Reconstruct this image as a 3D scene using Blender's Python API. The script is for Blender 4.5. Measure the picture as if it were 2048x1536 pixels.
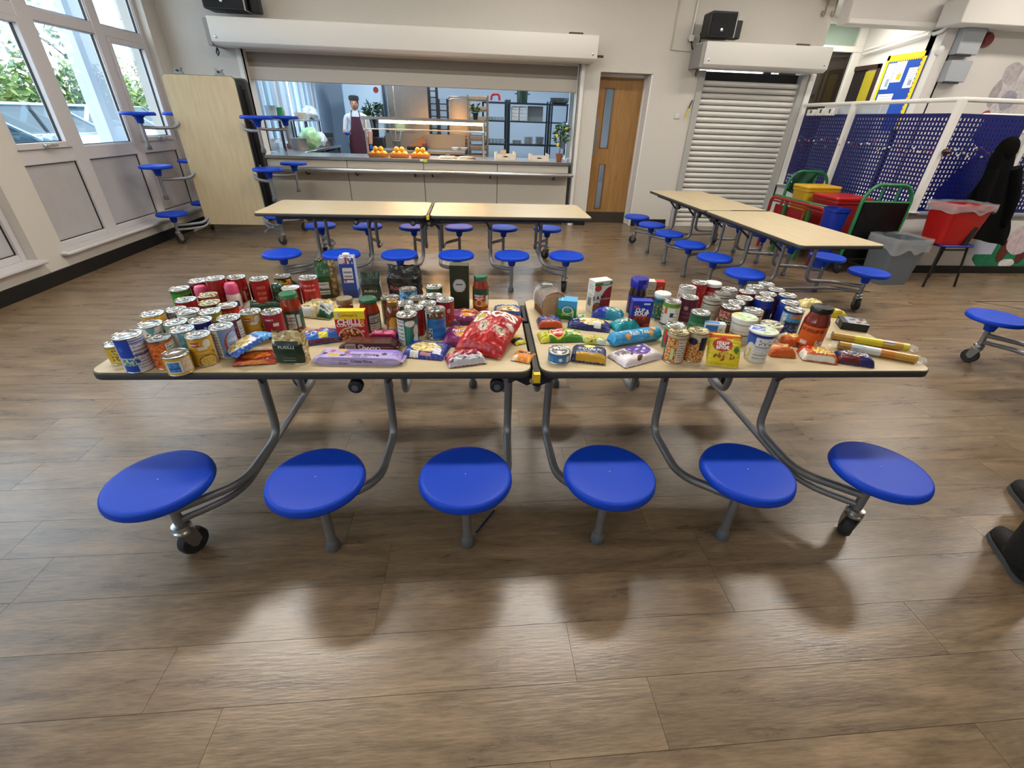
import bpy, bmesh, math, random
from mathutils import Vector, Matrix, noise

for o in list(bpy.data.objects):
    bpy.data.objects.remove(o)
scene = bpy.context.scene
COL = scene.collection
PI = math.pi

# ------------------------------------------------------------------ camera
CAM_H = 1.415
PITCH, ROLL, YAW = math.radians(30.678), math.radians(1.9516), math.radians(5.636)
fw = Vector((math.sin(YAW) * math.cos(PITCH), math.cos(YAW) * math.cos(PITCH), -math.sin(PITCH)))
rt = Vector((math.cos(YAW), -math.sin(YAW), 0))
up = rt.cross(fw)
r2 = rt * math.cos(ROLL) + up * math.sin(ROLL)
u2 = -rt * math.sin(ROLL) + up * math.cos(ROLL)
cam_data = bpy.data.cameras.new('camera')
cam_data.sensor_width = 36
cam_data.lens = 36 * 892.46 / 2048
cam_data.clip_start = .05
cam = bpy.data.objects.new('camera', cam_data)
COL.objects.link(cam)
m = Matrix.Identity(4)
for i in range(3):
    m[i][0], m[i][1], m[i][2] = r2[i], u2[i], -fw[i]
m.translation = (0, 0, CAM_H)
cam.matrix_world = m
scene.camera = cam

# ------------------------------------------------------------------ world and exposure
world = bpy.data.worlds.new('overcast')
scene.world = world
world.use_nodes = True
wn = world.node_tree
bg = wn.nodes['Background']
wtc = wn.nodes.new('ShaderNodeTexCoord')
wsep = wn.nodes.new('ShaderNodeSeparateXYZ')
wramp = wn.nodes.new('ShaderNodeValToRGB')
wramp.color_ramp.elements[0].position = .45
wramp.color_ramp.elements[0].color = (.80, .93, 1, 1)
wramp.color_ramp.elements[1].position = .9
wramp.color_ramp.elements[1].color = (.55, .78, 1, 1)
wmap = wn.nodes.new('ShaderNodeMapRange')
wmap.inputs[1].default_value = -1
wn.links.new(wtc.outputs['Generated'], wsep.inputs[0])
wn.links.new(wsep.outputs[2], wmap.inputs[0])
wn.links.new(wmap.outputs[0], wramp.inputs[0])
wn.links.new(wramp.outputs[0], bg.inputs[0])
bg.inputs[1].default_value = 5.0

vs = scene.view_settings
vs.view_transform = 'Standard'
vs.look = 'None'
vs.exposure = 0.0
vs.gamma = 1.0
vs.use_curve_mapping = False


def area(name, loc, rot, sx, sy, power, col):
    l = bpy.data.lights.new(name, 'AREA')
    l.shape = 'RECTANGLE'
    l.size, l.size_y = sx, sy
    l.energy = power
    l.color = col
    o = bpy.data.objects.new(name, l)
    COL.objects.link(o)
    o.location = loc
    o.rotation_euler = rot
    return o


WARMW = (1, .955, .89)
# ceiling battens of the hall; first two are unseen, added to brighten the stage (lamps inside the ceiling_light fixtures built below)
BATTENS = [(6.9, 5.6), (6.9, 3.0), (-1.9, 3.0), (.9, 3.0), (3.9, 3.0), (-1.9, 5.6), (.9, 5.6), (3.9, 5.6), (-1.9, -.6), (.9, -.6), (3.9, -.6), (-1.9, -3.0), (1.4, -3.0)]
CEIL = 3.45
for bx_, by_ in BATTENS:
    area('batten_lamp', (bx_, by_, CEIL - .125), (0, 0, 0), 1.45, .2, 64 if by_ == 3.0 else (10 if bx_ < 0 else 26) if by_ > 4 else 13 if by_ > -1 else 7, WARMW)
# kitchen and corridor lamps
for kx, ky in ((-2.2, 9.2), (.2, 9.2), (-1.0, 10.9), (1.4, 10.6)):
    area('kitchen_lamp', (kx, ky, 2.82), (0, 0, 0), 1.2, .25, 44, (.82, .92, 1))
area('corridor_lamp', (5.5, 7.6, 2.86), (0, 0, 0), .9, .3, 26, (1, .94, .8))


# ------------------------------------------------------------------ materials
def lin(h):
    if not isinstance(h, str):
        return tuple(h)
    h = h.lstrip('#')
    o = []
    for i in (0, 2, 4):
        c = int(h[i:i + 2], 16) / 255
        o.append(c / 12.92 if c <= .04045 else ((c + .055) / 1.055) ** 2.4)
    return tuple(o)


MATS = {}


def M(name, col='#808080', rough=.5, metal=0, noise_=None, bump=None, coat=0, trans=0, alpha=1, emit=None, ior=1.45, spec=.5, stretch=(1, 1, 1), col2=None):
    if name in MATS:
        return MATS[name]
    mt = bpy.data.materials.new(name)
    mt.use_nodes = True
    nt = mt.node_tree
    b = nt.nodes['Principled BSDF']
    c = lin(col)
    b.inputs['Base Color'].default_value = (*c, 1)
    b.inputs['Roughness'].default_value = rough
    b.inputs['Metallic'].default_value = metal
    b.inputs['Coat Weight'].default_value = coat
    b.inputs['Coat Roughness'].default_value = .08
    b.inputs['Transmission Weight'].default_value = trans
    b.inputs['Alpha'].default_value = alpha
    b.inputs['IOR'].default_value = ior
    b.inputs['Specular IOR Level'].default_value = spec
    if emit:
        b.inputs['Emission Color'].default_value = (*lin(emit[0]), 1)
        b.inputs['Emission Strength'].default_value = emit[1]
    if noise_ or bump:
        tc = nt.nodes.new('ShaderNodeTexCoord')
        mp = nt.nodes.new('ShaderNodeMapping')
        mp.inputs['Scale'].default_value = stretch
        nt.links.new(tc.outputs['Object'], mp.inputs[0])
    if noise_:
        n = nt.nodes.new('ShaderNodeTexNoise')
        n.inputs['Scale'].default_value = noise_[0]
        n.inputs['Detail'].default_value = 5
        n.inputs['Roughness'].default_value = .65
        nt.links.new(mp.outputs[0], n.inputs[0])
        r = nt.nodes.new('ShaderNodeValToRGB')
        k = noise_[1]
        c2 = lin(col2) if col2 else tuple(min(1, x * (1 + k)) for x in c)
        r.color_ramp.elements[0].position = .35
        r.color_ramp.elements[1].position = .68
        r.color_ramp.elements[0].color = (*[x * (1 - k) for x in c], 1)
        r.color_ramp.elements[1].color = (*c2, 1)
        nt.links.new(n.outputs[0], r.inputs[0])
        nt.links.new(r.outputs[0], b.inputs['Base Color'])
    if bump:
        n = nt.nodes.new('ShaderNodeTexNoise')
        n.inputs['Scale'].default_value = bump[0]
        n.inputs['Detail'].default_value = 3
        nt.links.new(mp.outputs[0], n.inputs[0])
        bp = nt.nodes.new('ShaderNodeBump')
        bp.inputs['Strength'].default_value = bump[1]
        bp.inputs['Distance'].default_value = .01
        nt.links.new(n.outputs[0], bp.inputs['Height'])
        nt.links.new(bp.outputs[0], b.inputs['Normal'])
    MATS[name] = mt
    return mt


def print_mat(name, rough, coat, metal=0):
    mt = M(name, '#ffffff', rough, metal, coat=coat)
    nt = mt.node_tree
    a = nt.nodes.new('ShaderNodeAttribute')
    a.attribute_name = 'art'
    nt.links.new(a.outputs['Color'], nt.nodes['Principled BSDF'].inputs['Base Color'])
    return mt


PRINT = print_mat('printed_label', .36, .25)
PRINTF = print_mat('printed_film', .34, .25)
PRINTC = print_mat('printed_card', .55, .1)
FLATC = {}


def flat(col, rough=.42):
    if col not in FLATC:
        FLATC[col] = M('ink_' + col.strip('#'), col, rough)
    return FLATC[col]


def wood_floor(name):
    mt = M(name, '#8b7660', .34)
    nt = mt.node_tree
    b = nt.nodes['Principled BSDF']
    N, L = nt.nodes.new, nt.links.new
    tc = N('ShaderNodeTexCoord')
    oi = N('ShaderNodeObjectInfo')
    off = N('ShaderNodeVectorMath')
    off.operation = 'SCALE'
    off.inputs[0].default_value = (17, 31, 7)
    L(oi.outputs['Random'], off.inputs['Scale'])
    add = N('ShaderNodeVectorMath')
    L(tc.outputs['Object'], add.inputs[0])
    L(off.outputs[0], add.inputs[1])
    mp = N('ShaderNodeMapping')
    mp.inputs['Scale'].default_value = (1.4, 9, 1)
    L(add.outputs[0], mp.inputs[0])
    n1 = N('ShaderNodeTexNoise')
    n1.inputs['Scale'].default_value = 1.5
    n1.inputs['Detail'].default_value = 8
    n1.inputs['Roughness'].default_value = .68
    n1.inputs['Distortion'].default_value = .7
    L(mp.outputs[0], n1.inputs[0])
    mp2 = N('ShaderNodeMapping')
    mp2.inputs['Scale'].default_value = (16, 130, 1)
    L(add.outputs[0], mp2.inputs[0])
    n2 = N('ShaderNodeTexNoise')
    n2.inputs['Scale'].default_value = 1.2
    n2.inputs['Detail'].default_value = 4
    L(mp2.outputs[0], n2.inputs[0])
    cr = N('ShaderNodeValToRGB')
    e = cr.color_ramp.elements
    e[0].position, e[0].color = .28, (*lin('#5d4b38'), 1)
    e[1].position, e[1].color = .72, (*lin('#977d5e'), 1)
    k = e.new(.5)
    k.color = (*lin('#7b664c'), 1)
    L(n1.outputs[0], cr.inputs[0])
    mx = N('ShaderNodeMix')
    mx.data_type = 'RGBA'
    mx.blend_type = 'MULTIPLY'
    mx.inputs['Factor'].default_value = .42
    L(cr.outputs[0], mx.inputs[6])
    cr2 = N('ShaderNodeValToRGB')
    cr2.color_ramp.elements[0].position = .32
    cr2.color_ramp.elements[0].color = (.42, .37, .32, 1)
    cr2.color_ramp.elements[1].position = .58
    L(n2.outputs[0], cr2.inputs[0])
    L(cr2.outputs[0], mx.inputs[7])
    hsv = N('ShaderNodeHueSaturation')
    mr = N('ShaderNodeMapRange')
    mr.inputs[3].default_value = .93
    mr.inputs[4].default_value = 1.06
    L(oi.outputs['Random'], mr.inputs[0])
    L(mr.outputs[0], hsv.inputs['Value'])
    hsv.inputs['Saturation'].default_value = .94
    L(mx.outputs[2], hsv.inputs['Color'])
    L(hsv.outputs[0], b.inputs['Base Color'])
    rr = N('ShaderNodeMapRange')
    b.inputs['Specular IOR Level'].default_value = .75
    rr.inputs[3].default_value = .22
    rr.inputs[4].default_value = .36
    L(n1.outputs[0], rr.inputs[0])
    L(rr.outputs[0], b.inputs['Roughness'])
    bp = N('ShaderNodeBump')
    bp.inputs['Strength'].default_value = .12
    bp.inputs['Distance'].default_value = .004
    L(n2.outputs[0], bp.inputs['Height'])
    L(bp.outputs[0], b.inputs['Normal'])
    return mt


WALLM = M('painted_plaster', '#c6c1b8', .75, noise_=(90, .035), bump=(160, .18))
WALLW = M('white_plaster', '#cfcac4', .75, noise_=(90, .03), bump=(160, .15))
UPVC = M('white_upvc', '#c4c1c2', .42, noise_=(30, .02))
GREYP = M('window_panel', '#aeacae', .5, noise_=(3, .05))
BLACKSK = M('black_skirting', '#0b0b0c', .55)
FLOORM = wood_floor('wood_effect_vinyl')
STEEL = M('painted_steel_tube', '#85868a', .42, .55, noise_=(12, .06))
DSTEEL = M('dark_steel', '#3a3a3c', .5, .5)
CHROME = M('chrome', '#c8c8c8', .18, 1)
SS = M('stainless_steel', '#b4b4b4', .28, 1, noise_=(6, .06))
SSD = M('dull_stainless', '#8b8a88', .4, .85)
BLACKP = M('black_plastic', '#0d0d0e', .45)
RUBBER = M('rubber', '#232425', .7)
GREYPL = M('grey_plastic', '#55585c', .55)
BLUE = M('blue_plastic', '#083cb4', .44, noise_=(60, .05), coat=.0, bump=(300, .04), spec=.28)
WHITEM = M('white_powder_coat', '#d9d6d0', .4)
TABLETOP = M('beech_laminate', '#bfac88', .36, noise_=(2.6, .055), stretch=(1.2, 9, 1), bump=(220, .03), col2='#c6b592')
EDGE = M('black_edge_trim', '#3b3a37', .5)
UNDERS = M('dark_backing', '#141414', .65)
YELLOWP = M('yellow_plastic', '#d9b81c', .4)
GLASS = M('clear_glass', '#ffffff', .02, trans=1, alpha=.25, ior=1.1)
CANM = M('tin', '#c9c9c6', .22, 1)
CANG = M('gold_tin', '#b9ab86', .25, 1)
CLEARF = M('clear_film', '#e9e9e4', .12, alpha=.22, coat=.6)
PLUM = M('foil', '#d5d5d8', .2, 1)


# ------------------------------------------------------------------ mesh builder
class MB:
    def __init__(s):
        s.v, s.f, s.mi, s.mats, s.col = [], [], [], [], {}

    def mid(s, mat):
        if mat not in s.mats:
            s.mats.append(mat)
        return s.mats.index(mat)

    def add(s, vs_, fs, mat, xf=None):
        b = len(s.v)
        for p in vs_:
            p = Vector(p)
            s.v.append(tuple(xf @ p) if xf else tuple(p))
        k = s.mid(mat)
        for f in fs:
            s.f.append(tuple(b + i for i in f))
            s.mi.append(k)
        return b

    def box(s, x0, x1, y0, y1, z0, z1, mat, xf=None):
        vs_ = [(x0, y0, z0), (x1, y0, z0), (x1, y1, z0), (x0, y1, z0), (x0, y0, z1), (x1, y0, z1), (x1, y1, z1), (x0, y1, z1)]
        s.add(vs_, [(0, 3, 2, 1), (4, 5, 6, 7), (0, 1, 5, 4), (1, 2, 6, 5), (2, 3, 7, 6), (3, 0, 4, 7)], mat, xf)
        return s

    def lathe(s, prof, mat, n=24, at=(0, 0, 0), xf=None, cap=True):
        vs_, fs = [], []
        for r, z in prof:
            for i in range(n):
                a = 2 * PI * i / n
                vs_.append((at[0] + r * math.cos(a), at[1] + r * math.sin(a), at[2] + z))
        for j in range(len(prof) - 1):
            for i in range(n):
                k = (i + 1) % n
                fs.append((j * n + i, j * n + k, (j + 1) * n + k, (j + 1) * n + i))
        if cap:
            if prof[0][0] > 1e-5:
                fs.append(tuple(range(n - 1, -1, -1)))
            if prof[-1][0] > 1e-5:
                fs.append(tuple((len(prof) - 1) * n + i for i in range(n)))
        s.add(vs_, fs, mat, xf)
        return s

    def tube(s, pts, r, mat, n=10, closed=False, xf=None):
        P = [Vector(p) for p in pts]
        m_ = len(P)
        vs_, fs = [], []
        T = []
        for i in range(m_):
            if closed:
                t = P[(i + 1) % m_] - P[i - 1]
            else:
                t = P[min(i + 1, m_ - 1)] - P[max(i - 1, 0)]
            T.append(t.normalized())
        ref = Vector((0, 0, 1)) if abs(T[0].z) < .9 else Vector((1, 0, 0))
        nrm = T[0].cross(ref).normalized()
        for i in range(m_):
            nrm = (nrm - T[i] * nrm.dot(T[i]))
            nrm = nrm.normalized() if nrm.length > 1e-6 else T[i].orthogonal().normalized()
            bn = T[i].cross(nrm)
            rr = r[i] if isinstance(r, (list, tuple)) else r
            for k in range(n):
                a = 2 * PI * k / n
                vs_.append(P[i] + (nrm * math.cos(a) + bn * math.sin(a)) * rr)
        for i in range(m_ if closed else m_ - 1):
            j = (i + 1) % m_
            for k in range(n):
                l = (k + 1) % n
                fs.append((i * n + k, i * n + l, j * n + l, j * n + k))
        if not closed:
            fs.append(tuple(range(n - 1, -1, -1)))
            fs.append(tuple((m_ - 1) * n + k for k in range(n)))
        s.add(vs_, fs, mat, xf)
        return s

    def prism(s, poly, z0, z1, mat, xf=None):
        n = len(poly)
        vs_ = [(x, y, z0) for x, y in poly] + [(x, y, z1) for x, y in poly]
        fs = [tuple(range(n - 1, -1, -1)), tuple(range(n, 2 * n))]
        fs += [(i, (i + 1) % n, n + (i + 1) % n, n + i) for i in range(n)]
        s.add(vs_, fs, mat, xf)
        return s

    def grid(s, fn, nu, nv, mat, colfn=None, u0=0, u1=1, v0=0, v1=1, flip=False):
        b = len(s.v)
        k = s.mid(mat)
        for j in range(nv + 1):
            for i in range(nu + 1):
                u = u0 + (u1 - u0) * i / nu
                v = v0 + (v1 - v0) * j / nv
                s.v.append(tuple(fn(u, v)))
                if colfn:
                    s.col[len(s.v) - 1] = colfn(u, v)
        for j in range(nv):
            for i in range(nu):
                q = (b + j * (nu + 1) + i, b + j * (nu + 1) + i + 1, b + (j + 1) * (nu + 1) + i + 1, b + (j + 1) * (nu + 1) + i)
                s.f.append(q[::-1] if flip else q)
                s.mi.append(k)
        return s

    def mesh(s, name, bevel=0, smooth=40, seg=1):
        me = bpy.data.meshes.new(name)
        me.from_pydata(s.v, [], s.f)
        for mt in s.mats:
            me.materials.append(mt)
        me.polygons.foreach_set('material_index', s.mi)
        if s.col:
            ca = me.color_attributes.new('art', 'FLOAT_COLOR', 'POINT')
            buf = [1.0] * (4 * len(s.v))
            for i, c in s.col.items():
                buf[4 * i:4 * i + 3] = c[:3]
            ca.data.foreach_set('color', buf)
        if bevel:
            bm = bmesh.new()
            bm.from_mesh(me)
            ed = [e for e in bm.edges if len(e.link_faces) == 2 and e.calc_face_angle(0) > .5]
            bmesh.ops.bevel(bm, geom=ed, offset=bevel, segments=seg, affect='EDGES', profile=.5, clamp_overlap=True)
            bm.to_mesh(me)
            bm.free()
        if smooth:
            me.polygons.foreach_set('use_smooth', [True] * len(me.polygons))
            me.set_sharp_from_angle(angle=math.radians(smooth))
        me.update()
        return me

    def build(s, name, parent=None, loc=(0, 0, 0), rot=(0, 0, 0), bevel=0, smooth=40, seg=1):
        return inst(name, s.mesh(name, bevel, smooth, seg), parent, loc, rot)


def inst(name, me, parent=None, loc=(0, 0, 0), rot=(0, 0, 0), scale=(1, 1, 1)):
    o = bpy.data.objects.new(name, me)
    COL.objects.link(o)
    o.parent = parent
    o.location, o.rotation_euler, o.scale = loc, rot, scale
    return o


def tag(o, label, cat, group=None):
    o['label'], o['category'] = label, cat
    if group:
        o['group'] = group
    return o


def thing(name, label, cat, loc=(0, 0, 0), rz=0, group=None):
    o = bpy.data.objects.new(name, None)
    o.empty_display_size = .05
    COL.objects.link(o)
    o.location = loc
    o.rotation_euler = (0, 0, rz)
    return tag(o, label, cat, group)


def struct(o):
    o['kind'] = 'structure'
    return o


def fillet(pts, rad, n=5):
    P = [Vector(p) for p in pts]
    out = [P[0]]
    for i in range(1, len(P) - 1):
        a, b, c = P[i - 1], P[i], P[i + 1]
        d1, d2 = (a - b), (c - b)
        r = min(rad, d1.length * .48, d2.length * .48)
        p1, p2 = b + d1.normalized() * r, b + d2.normalized() * r
        for k in range(n + 1):
            t = k / n
            out.append(p1 * (1 - t) ** 2 + b * 2 * t * (1 - t) + p2 * t * t)
    out.append(P[-1])
    return out


def rrect(x0, x1, y0, y1, r, n=5):
    out = []
    for cx, cy, a0 in ((x1 - r, y1 - r, 0), (x0 + r, y1 - r, 90), (x0 + r, y0 + r, 180), (x1 - r, y0 + r, 270)):
        for k in range(n + 1):
            a = math.radians(a0 + 90 * k / n)
            out.append((cx + r * math.cos(a), cy + r * math.sin(a)))
    return out


# lettering: flat glyph meshes, later bent onto the surface they are printed on
TXT = {}


def glyphs(txt, size, bold=0.0, cut=0.0):
    key = (txt, size, bold, cut)
    if key in TXT:
        return TXT[key]
    cu = bpy.data.curves.new('t', 'FONT')
    cu.body = txt
    cu.size = size
    cu.align_x = 'CENTER'
    cu.align_y = 'CENTER'
    cu.offset = bold * size
    cu.resolution_u = 2
    o = bpy.data.objects.new('t', cu)
    COL.objects.link(o)
    dg = bpy.context.evaluated_depsgraph_get()
    me = bpy.data.meshes.new_from_object(o.evaluated_get(dg))
    bpy.data.objects.remove(o)
    bpy.data.curves.remove(cu)
    bm = bmesh.new()
    bm.from_mesh(me)
    bpy.data.meshes.remove(me)
    if cut and bm.verts:
        for ax in (0, 1):
            lo = min(v.co[ax] for v in bm.verts)
            hi = max(v.co[ax] for v in bm.verts)
            x = lo + cut
            while x < hi:
                co, no = [0, 0, 0], [0, 0, 0]
                co[ax], no[ax] = x, 1
                bmesh.ops.bisect_plane(bm, geom=bm.verts[:] + bm.edges[:] + bm.faces[:], plane_co=co, plane_no=no)
                x += cut
    bm.verts.index_update()
    r = ([tuple(v.co) for v in bm.verts], [tuple(v.index for v in f.verts) for f in bm.faces])
    bm.free()
    TXT[key] = r
    return r


def text_on(mb, txt, size, col, fn, bold=.0, cut=0, mat=None):
    """fn maps flat text coordinates (metres) to a point on the surface"""
    vs_, fs = glyphs(txt, size, bold, cut)
    mb.add([fn(x, y) for x, y, _ in vs_], fs, mat or flat(col))


# printed artwork: layered shapes evaluated per vertex
def art(layers, u, v, vk=1):
    c = (1, 1, 1)
    for l in layers:
        k = l[0]
        if k == 'b':
            c = l[1]
        elif k == 'r':
            if l[1] <= u <= l[2] and l[3] <= v <= l[4]:
                c = l[5]
        elif k == 'e':
            if ((u - l[1]) / l[3]) ** 2 + ((v - l[2]) / l[4]) ** 2 <= 1:
                c = l[5]
        elif k == 'o':
            q = ((u - l[1]) / l[3]) ** 2 + ((v - l[2]) / l[4]) ** 2
            if l[6] <= q <= 1:
                c = l[5]
        elif k == 'n':
            if l[1] <= u <= l[2] and l[3] <= v <= l[4]:
                if noise.noise(Vector((u * l[6], v * vk * l[6], l[8] if len(l) > 8 else 0))) > l[7]:
                    c = l[5]
        elif k == 'N':
            if ((u - l[1]) / l[3]) ** 2 + ((v - l[2]) / l[4]) ** 2 <= 1:
                if noise.noise(Vector((u * l[6], v * vk * l[6], l[8] if len(l) > 8 else 0))) > l[7]:
                    c = l[5]
        elif k == 's':
            if l[1] <= u <= l[2] and l[3] <= v <= l[4]:
                if math.sin(v * l[6]) > .1 and noise.noise(Vector((u * .9, v * l[6] * .2, 3))) > -.25:
                    c = l[5]
        elif k == 'd':
            if l[1] * u + l[2] * v > l[3]:
                c = l[4]
    return c


def lay(layers):
    out = []
    for l in layers:
        out.append(tuple(lin(x) if isinstance(x, str) and x.startswith('#') else x for x in l))
    return out

# ------------------------------------------------------------------ the hall: floor, walls, ceiling
XL, YB = -3.755, 7.275
rng = random.Random(7)
fl = MB()
fl.box(XL - .2, 9.2, -5.2, 12.2, -.08, -.0016, M('floor_bed', '#3d3022', .6))
floor = struct(fl.build('floor', smooth=0))
# planks: 180 mm wide, 1.2 m long, laid along x
PW, PL = .18, 1.2
pm = MB().box(0, PL - .0012, 0, PW - .0012, -.0015, 0, FLOORM).mesh('plank', smooth=0)
cand = []
row = 0
y = -5.1
while y < 7.5:
    x = XL - .1 - rng.random() * PL
    while x < 9.1:
        x0, x1 = max(x, XL - .12), min(x + PL, 9.1)
        if x1 - x0 > .05:
            c = Vector(((x0 + x1) / 2, y + PW / 2, 0)) - Vector((0, 0, CAM_H))
            zc = c.dot(fw)
            vis = zc > .2 and abs(c.dot(r2) / zc) < 1.35 and abs(c.dot(u2) / zc) < .98
            cand.append((0 if vis else 1, c.length, x0, x1, y))
        x += PL
    y += PW
cand.sort()
rest = MB()
for i, (vis, d, x0, x1, y) in enumerate(cand):
    if i < 298:
        inst('plank', pm, floor, (x0, y, 0), scale=((x1 - x0) / PL, 1, 1))
    else:
        rest.box(x0, x1 - .0012, y, y + PW - .0012, -.0015, 0, FLOORM)
o = rest.build('plank_field', floor, smooth=0)
o['kind'] = 'stuff'


def holed(name, axis, pos, thick, a0, a1, z1, holes, mat, z0=0, parent=None):
    """wall slab with rectangular openings; axis 'x' = plane y=pos running along x"""
    mb = MB()
    cuts = sorted({a0, a1, *[h[0] for h in holes], *[h[1] for h in holes]})
    for p, q in zip(cuts, cuts[1:]):
        zs = [z0]
        blocked = sorted([(h[2], h[3]) for h in holes if h[0] <= p + 1e-6 and h[1] >= q - 1e-6])
        z = z0
        for lo, hi in blocked + [(z1, z1)]:
            if lo > z + 1e-4:
                if axis == 'x':
                    mb.box(p, q, pos, pos + thick, z, lo, mat)
                else:
                    mb.box(pos - thick, pos, p, q, z, lo, mat)
            z = hi
    return mb.build(name, parent, smooth=0)


OPN = (-2.93, 1.56)
struct(holed('wall_back', 'x', YB, .3, XL - .3, 4.86, CEIL, [(OPN[0], OPN[1], 0, 2.06), (1.79, 2.53, 0, 2.005), (3.17, 4.77, 0, 2.12)], WALLM))
WK = XL - .12     # plane of the window frames
struct(holed('wall_left', 'y', XL, .3, -5.2, 7.27, CEIL, [(4.5, 7.0, .24, 3.05), (1.75, 4.2, .24, 3.05), (-1.0, 1.45, .24, 3.05), (-3.75, -1.3, .24, 3.05)], WALLM))
struct(MB().box(XL - .3, 9.2, -5.3, -5.1, 0, CEIL, WALLM).build('wall_front', smooth=0))
struct(MB().box(9.1, 9.3, -5.2, 6.9, 0, CEIL, WALLM).build('wall_right', smooth=0))
struct(MB().box(XL - .35, 9.3, -5.3, 7.6, CEIL, CEIL + .1, M('ceiling_paint', '#dcd8d0', .8)).build('ceiling', smooth=0))
struct(MB().box(XL, XL + .018, -5.1, 7.27, 0, .115, BLACKSK).build('baseboard_left', bevel=.003))
bb = MB()
for a, b in ((-3.735, -2.98), (1.60, 1.785), (2.535, 3.10)):
    bb.box(a, b, YB - .018, YB, 0, .105, BLACKSK)
struct(bb.build('baseboard_back', bevel=.003))

# windows: frame, transom, mullions, opening sashes, panels, panes
LITE = M('window_gasket', '#1c1c1e', .6)
WG = M('window_glass', '#eef6fa', .01, trans=1, alpha=.08, ior=1.05)


def window(n, y0, y1):
    root = struct(bpy.data.objects.new('window_%d' % n, None))
    COL.objects.link(root)
    root.location = (WK, y0, 0)
    w = y1 - y0
    zt, zm0, zm1, zb0, zb1, zp = 3.05, 2.045, 2.14, .98, 1.08, .30
    my = [.67, .87, 1.635, 1.775]        # mullion edges
    fr = MB()

    def bar(a, b, c, d, t=.04):
        fr.box(-.07 + t, t, a, b, c, d, UPVC)
    bar(0, .05, .24, zt)
    bar(w - .06, w, .24, zt)
    bar(.01, w - .01, zt - .06, zt - .002, .038)
    bar(.01, w - .01, .242, zp, .037)
    bar(my[0] + .03, my[1], .24, zt)
    bar(my[2], my[3], .24, zt)
    bar(.05, w - .06, zm0, zm1, .036)
    bar(.05, w - .06, zb0 - .04, zb1 - .02, .036)
    fr.build('window_frame', root, bevel=.006)
    bays = [(.05, my[0] + .03, True), (my[1], my[2], False), (my[3], w - .06, True)]
    for a, b, sash in bays:
        # panel below
        MB().box(-.012, .012, a, b, zp, zb0 - .04, GREYP).build('panel', root, smooth=0)
        g = MB()
        for c, d, e, f in ((a, a + .006, zp, zb0 - .04), (b - .006, b, zp, zb0 - .04), (a, b, zp, zp + .006), (a, b, zb0 - .046, zb0 - .04)):
            g.box(.010, .022, c, d, e, f, LITE)
        g.build('gasket', root, smooth=0)
        for z0, z1, sh in ((zb1 - .02, zm0, sash), (zm1, zt - .06, False)):
            k = .05 if sh else .008
            s = MB()
            for c, d, e, f in ((a, a + k, z0, z1), (b - k, b, z0, z1), (a + k, b - k, z0, z0 + k), (a + k, b - k, z1 - k, z1)):
                s.box(-.02, .055 if sh else .03, c, d, e, f, UPVC)
            s.build('sash' if sh else 'bead', root, bevel=.004)
            g = MB()
            for c, d, e, f in ((a + k, a + k + .007, z0 + k, z1 - k), (b - k - .007, b - k, z0 + k, z1 - k), (a + k, b - k, z0 + k, z0 + k + .007)):
                g.box(-.006, .012, c, d, e, f, LITE)
            g.build('gasket', root, smooth=0)
            MB().box(-.008, -.003, a + k, b - k, z0 + k, z1 - k, WG).build('pane', root, smooth=0)
            if sh:
                h = MB()
                c = (a + b) / 2
                h.box(.055, .085, c - .02, c + .02, z0 + .008, z0 + .04, CHROME)
                h.box(.075, .092, c - .01, c + .12, z0 + .02, z0 + .038, CHROME)
                h.build('handle', root, bevel=.004)
    MB().box(0, .19, -.06, w + .02, .215, .245, UPVC).build('window_sill', root, bevel=.008)
    return root


window(1, 4.5, 7.0)
window(2, 1.75, 4.2)
window(3, -1.0, 1.45)
window(4, -3.75, -1.3)

# ceiling lights (housings for the batten lamps, the added stage pair included)
HOUS = M('light_housing', '#e6e4de', .4)
for i, (bx_, by_) in enumerate(BATTENS):
    t = thing('ceiling_light', 'unseen white batten ceiling light above the hall', 'ceiling light', (bx_, by_, CEIL), 0, 'batten lights on the hall ceiling')
    MB().box(-.75, .75, -.11, .11, -.08, 0, HOUS).build('housing', t, bevel=.006)
    MB().box(-.73, .73, -.10, .10, -.11, -.08, M('light_diffuser', '#ffffff', .5, trans=.6, emit=('#fff4e0', 3))).build('diffuser', t, bevel=.01)

# roller shutter hoods
def hood(x0, x1, label):
    t = thing('shutter_hood', label, 'shutter hood', (x0, YB, 2.08))
    w = x1 - x0
    b = MB()
    b.add([(0, 0, .28), (0, -.35, .27), (0, -.35, .03), (0, -.30, -.005), (0, 0, 0), (w, 0, .28), (w, -.35, .27), (w, -.35, .03), (w, -.30, -.005), (w, 0, 0)],
          [(0, 1, 2, 3, 4), (9, 8, 7, 6, 5), (0, 5, 6, 1), (1, 6, 7, 2), (2, 7, 8, 3), (3, 8, 9, 4), (4, 9, 5, 0)], WHITEM)
    b.build('casing', t, bevel=.004)
    for sx in (.06, w - .06):
        MB().lathe([(.012, 0), (.014, .004), (.006, .008)], CHROME, 12, xf=Matrix.Translation((sx, -.35, .075)) @ Matrix.Rotation(PI / 2, 4, 'X')).build('fixing_screw', t)
    e = MB()
    e.box(-.05, -.002, -.34, 0, -.01, .25, M('bracket_grey', '#8d8b88', .5))
    e.build('end_bracket', t, bevel=.004)
    l = MB()
    l.tube([(-.015, -.22, -.02), (-.03, -.23, -.07), (-.015, -.23, -.1), (0, -.23, -.07), (-.012, -.22, -.02)], .008, BLACKP, 6)
    l.build('pull_loop', t)
    return t


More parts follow.
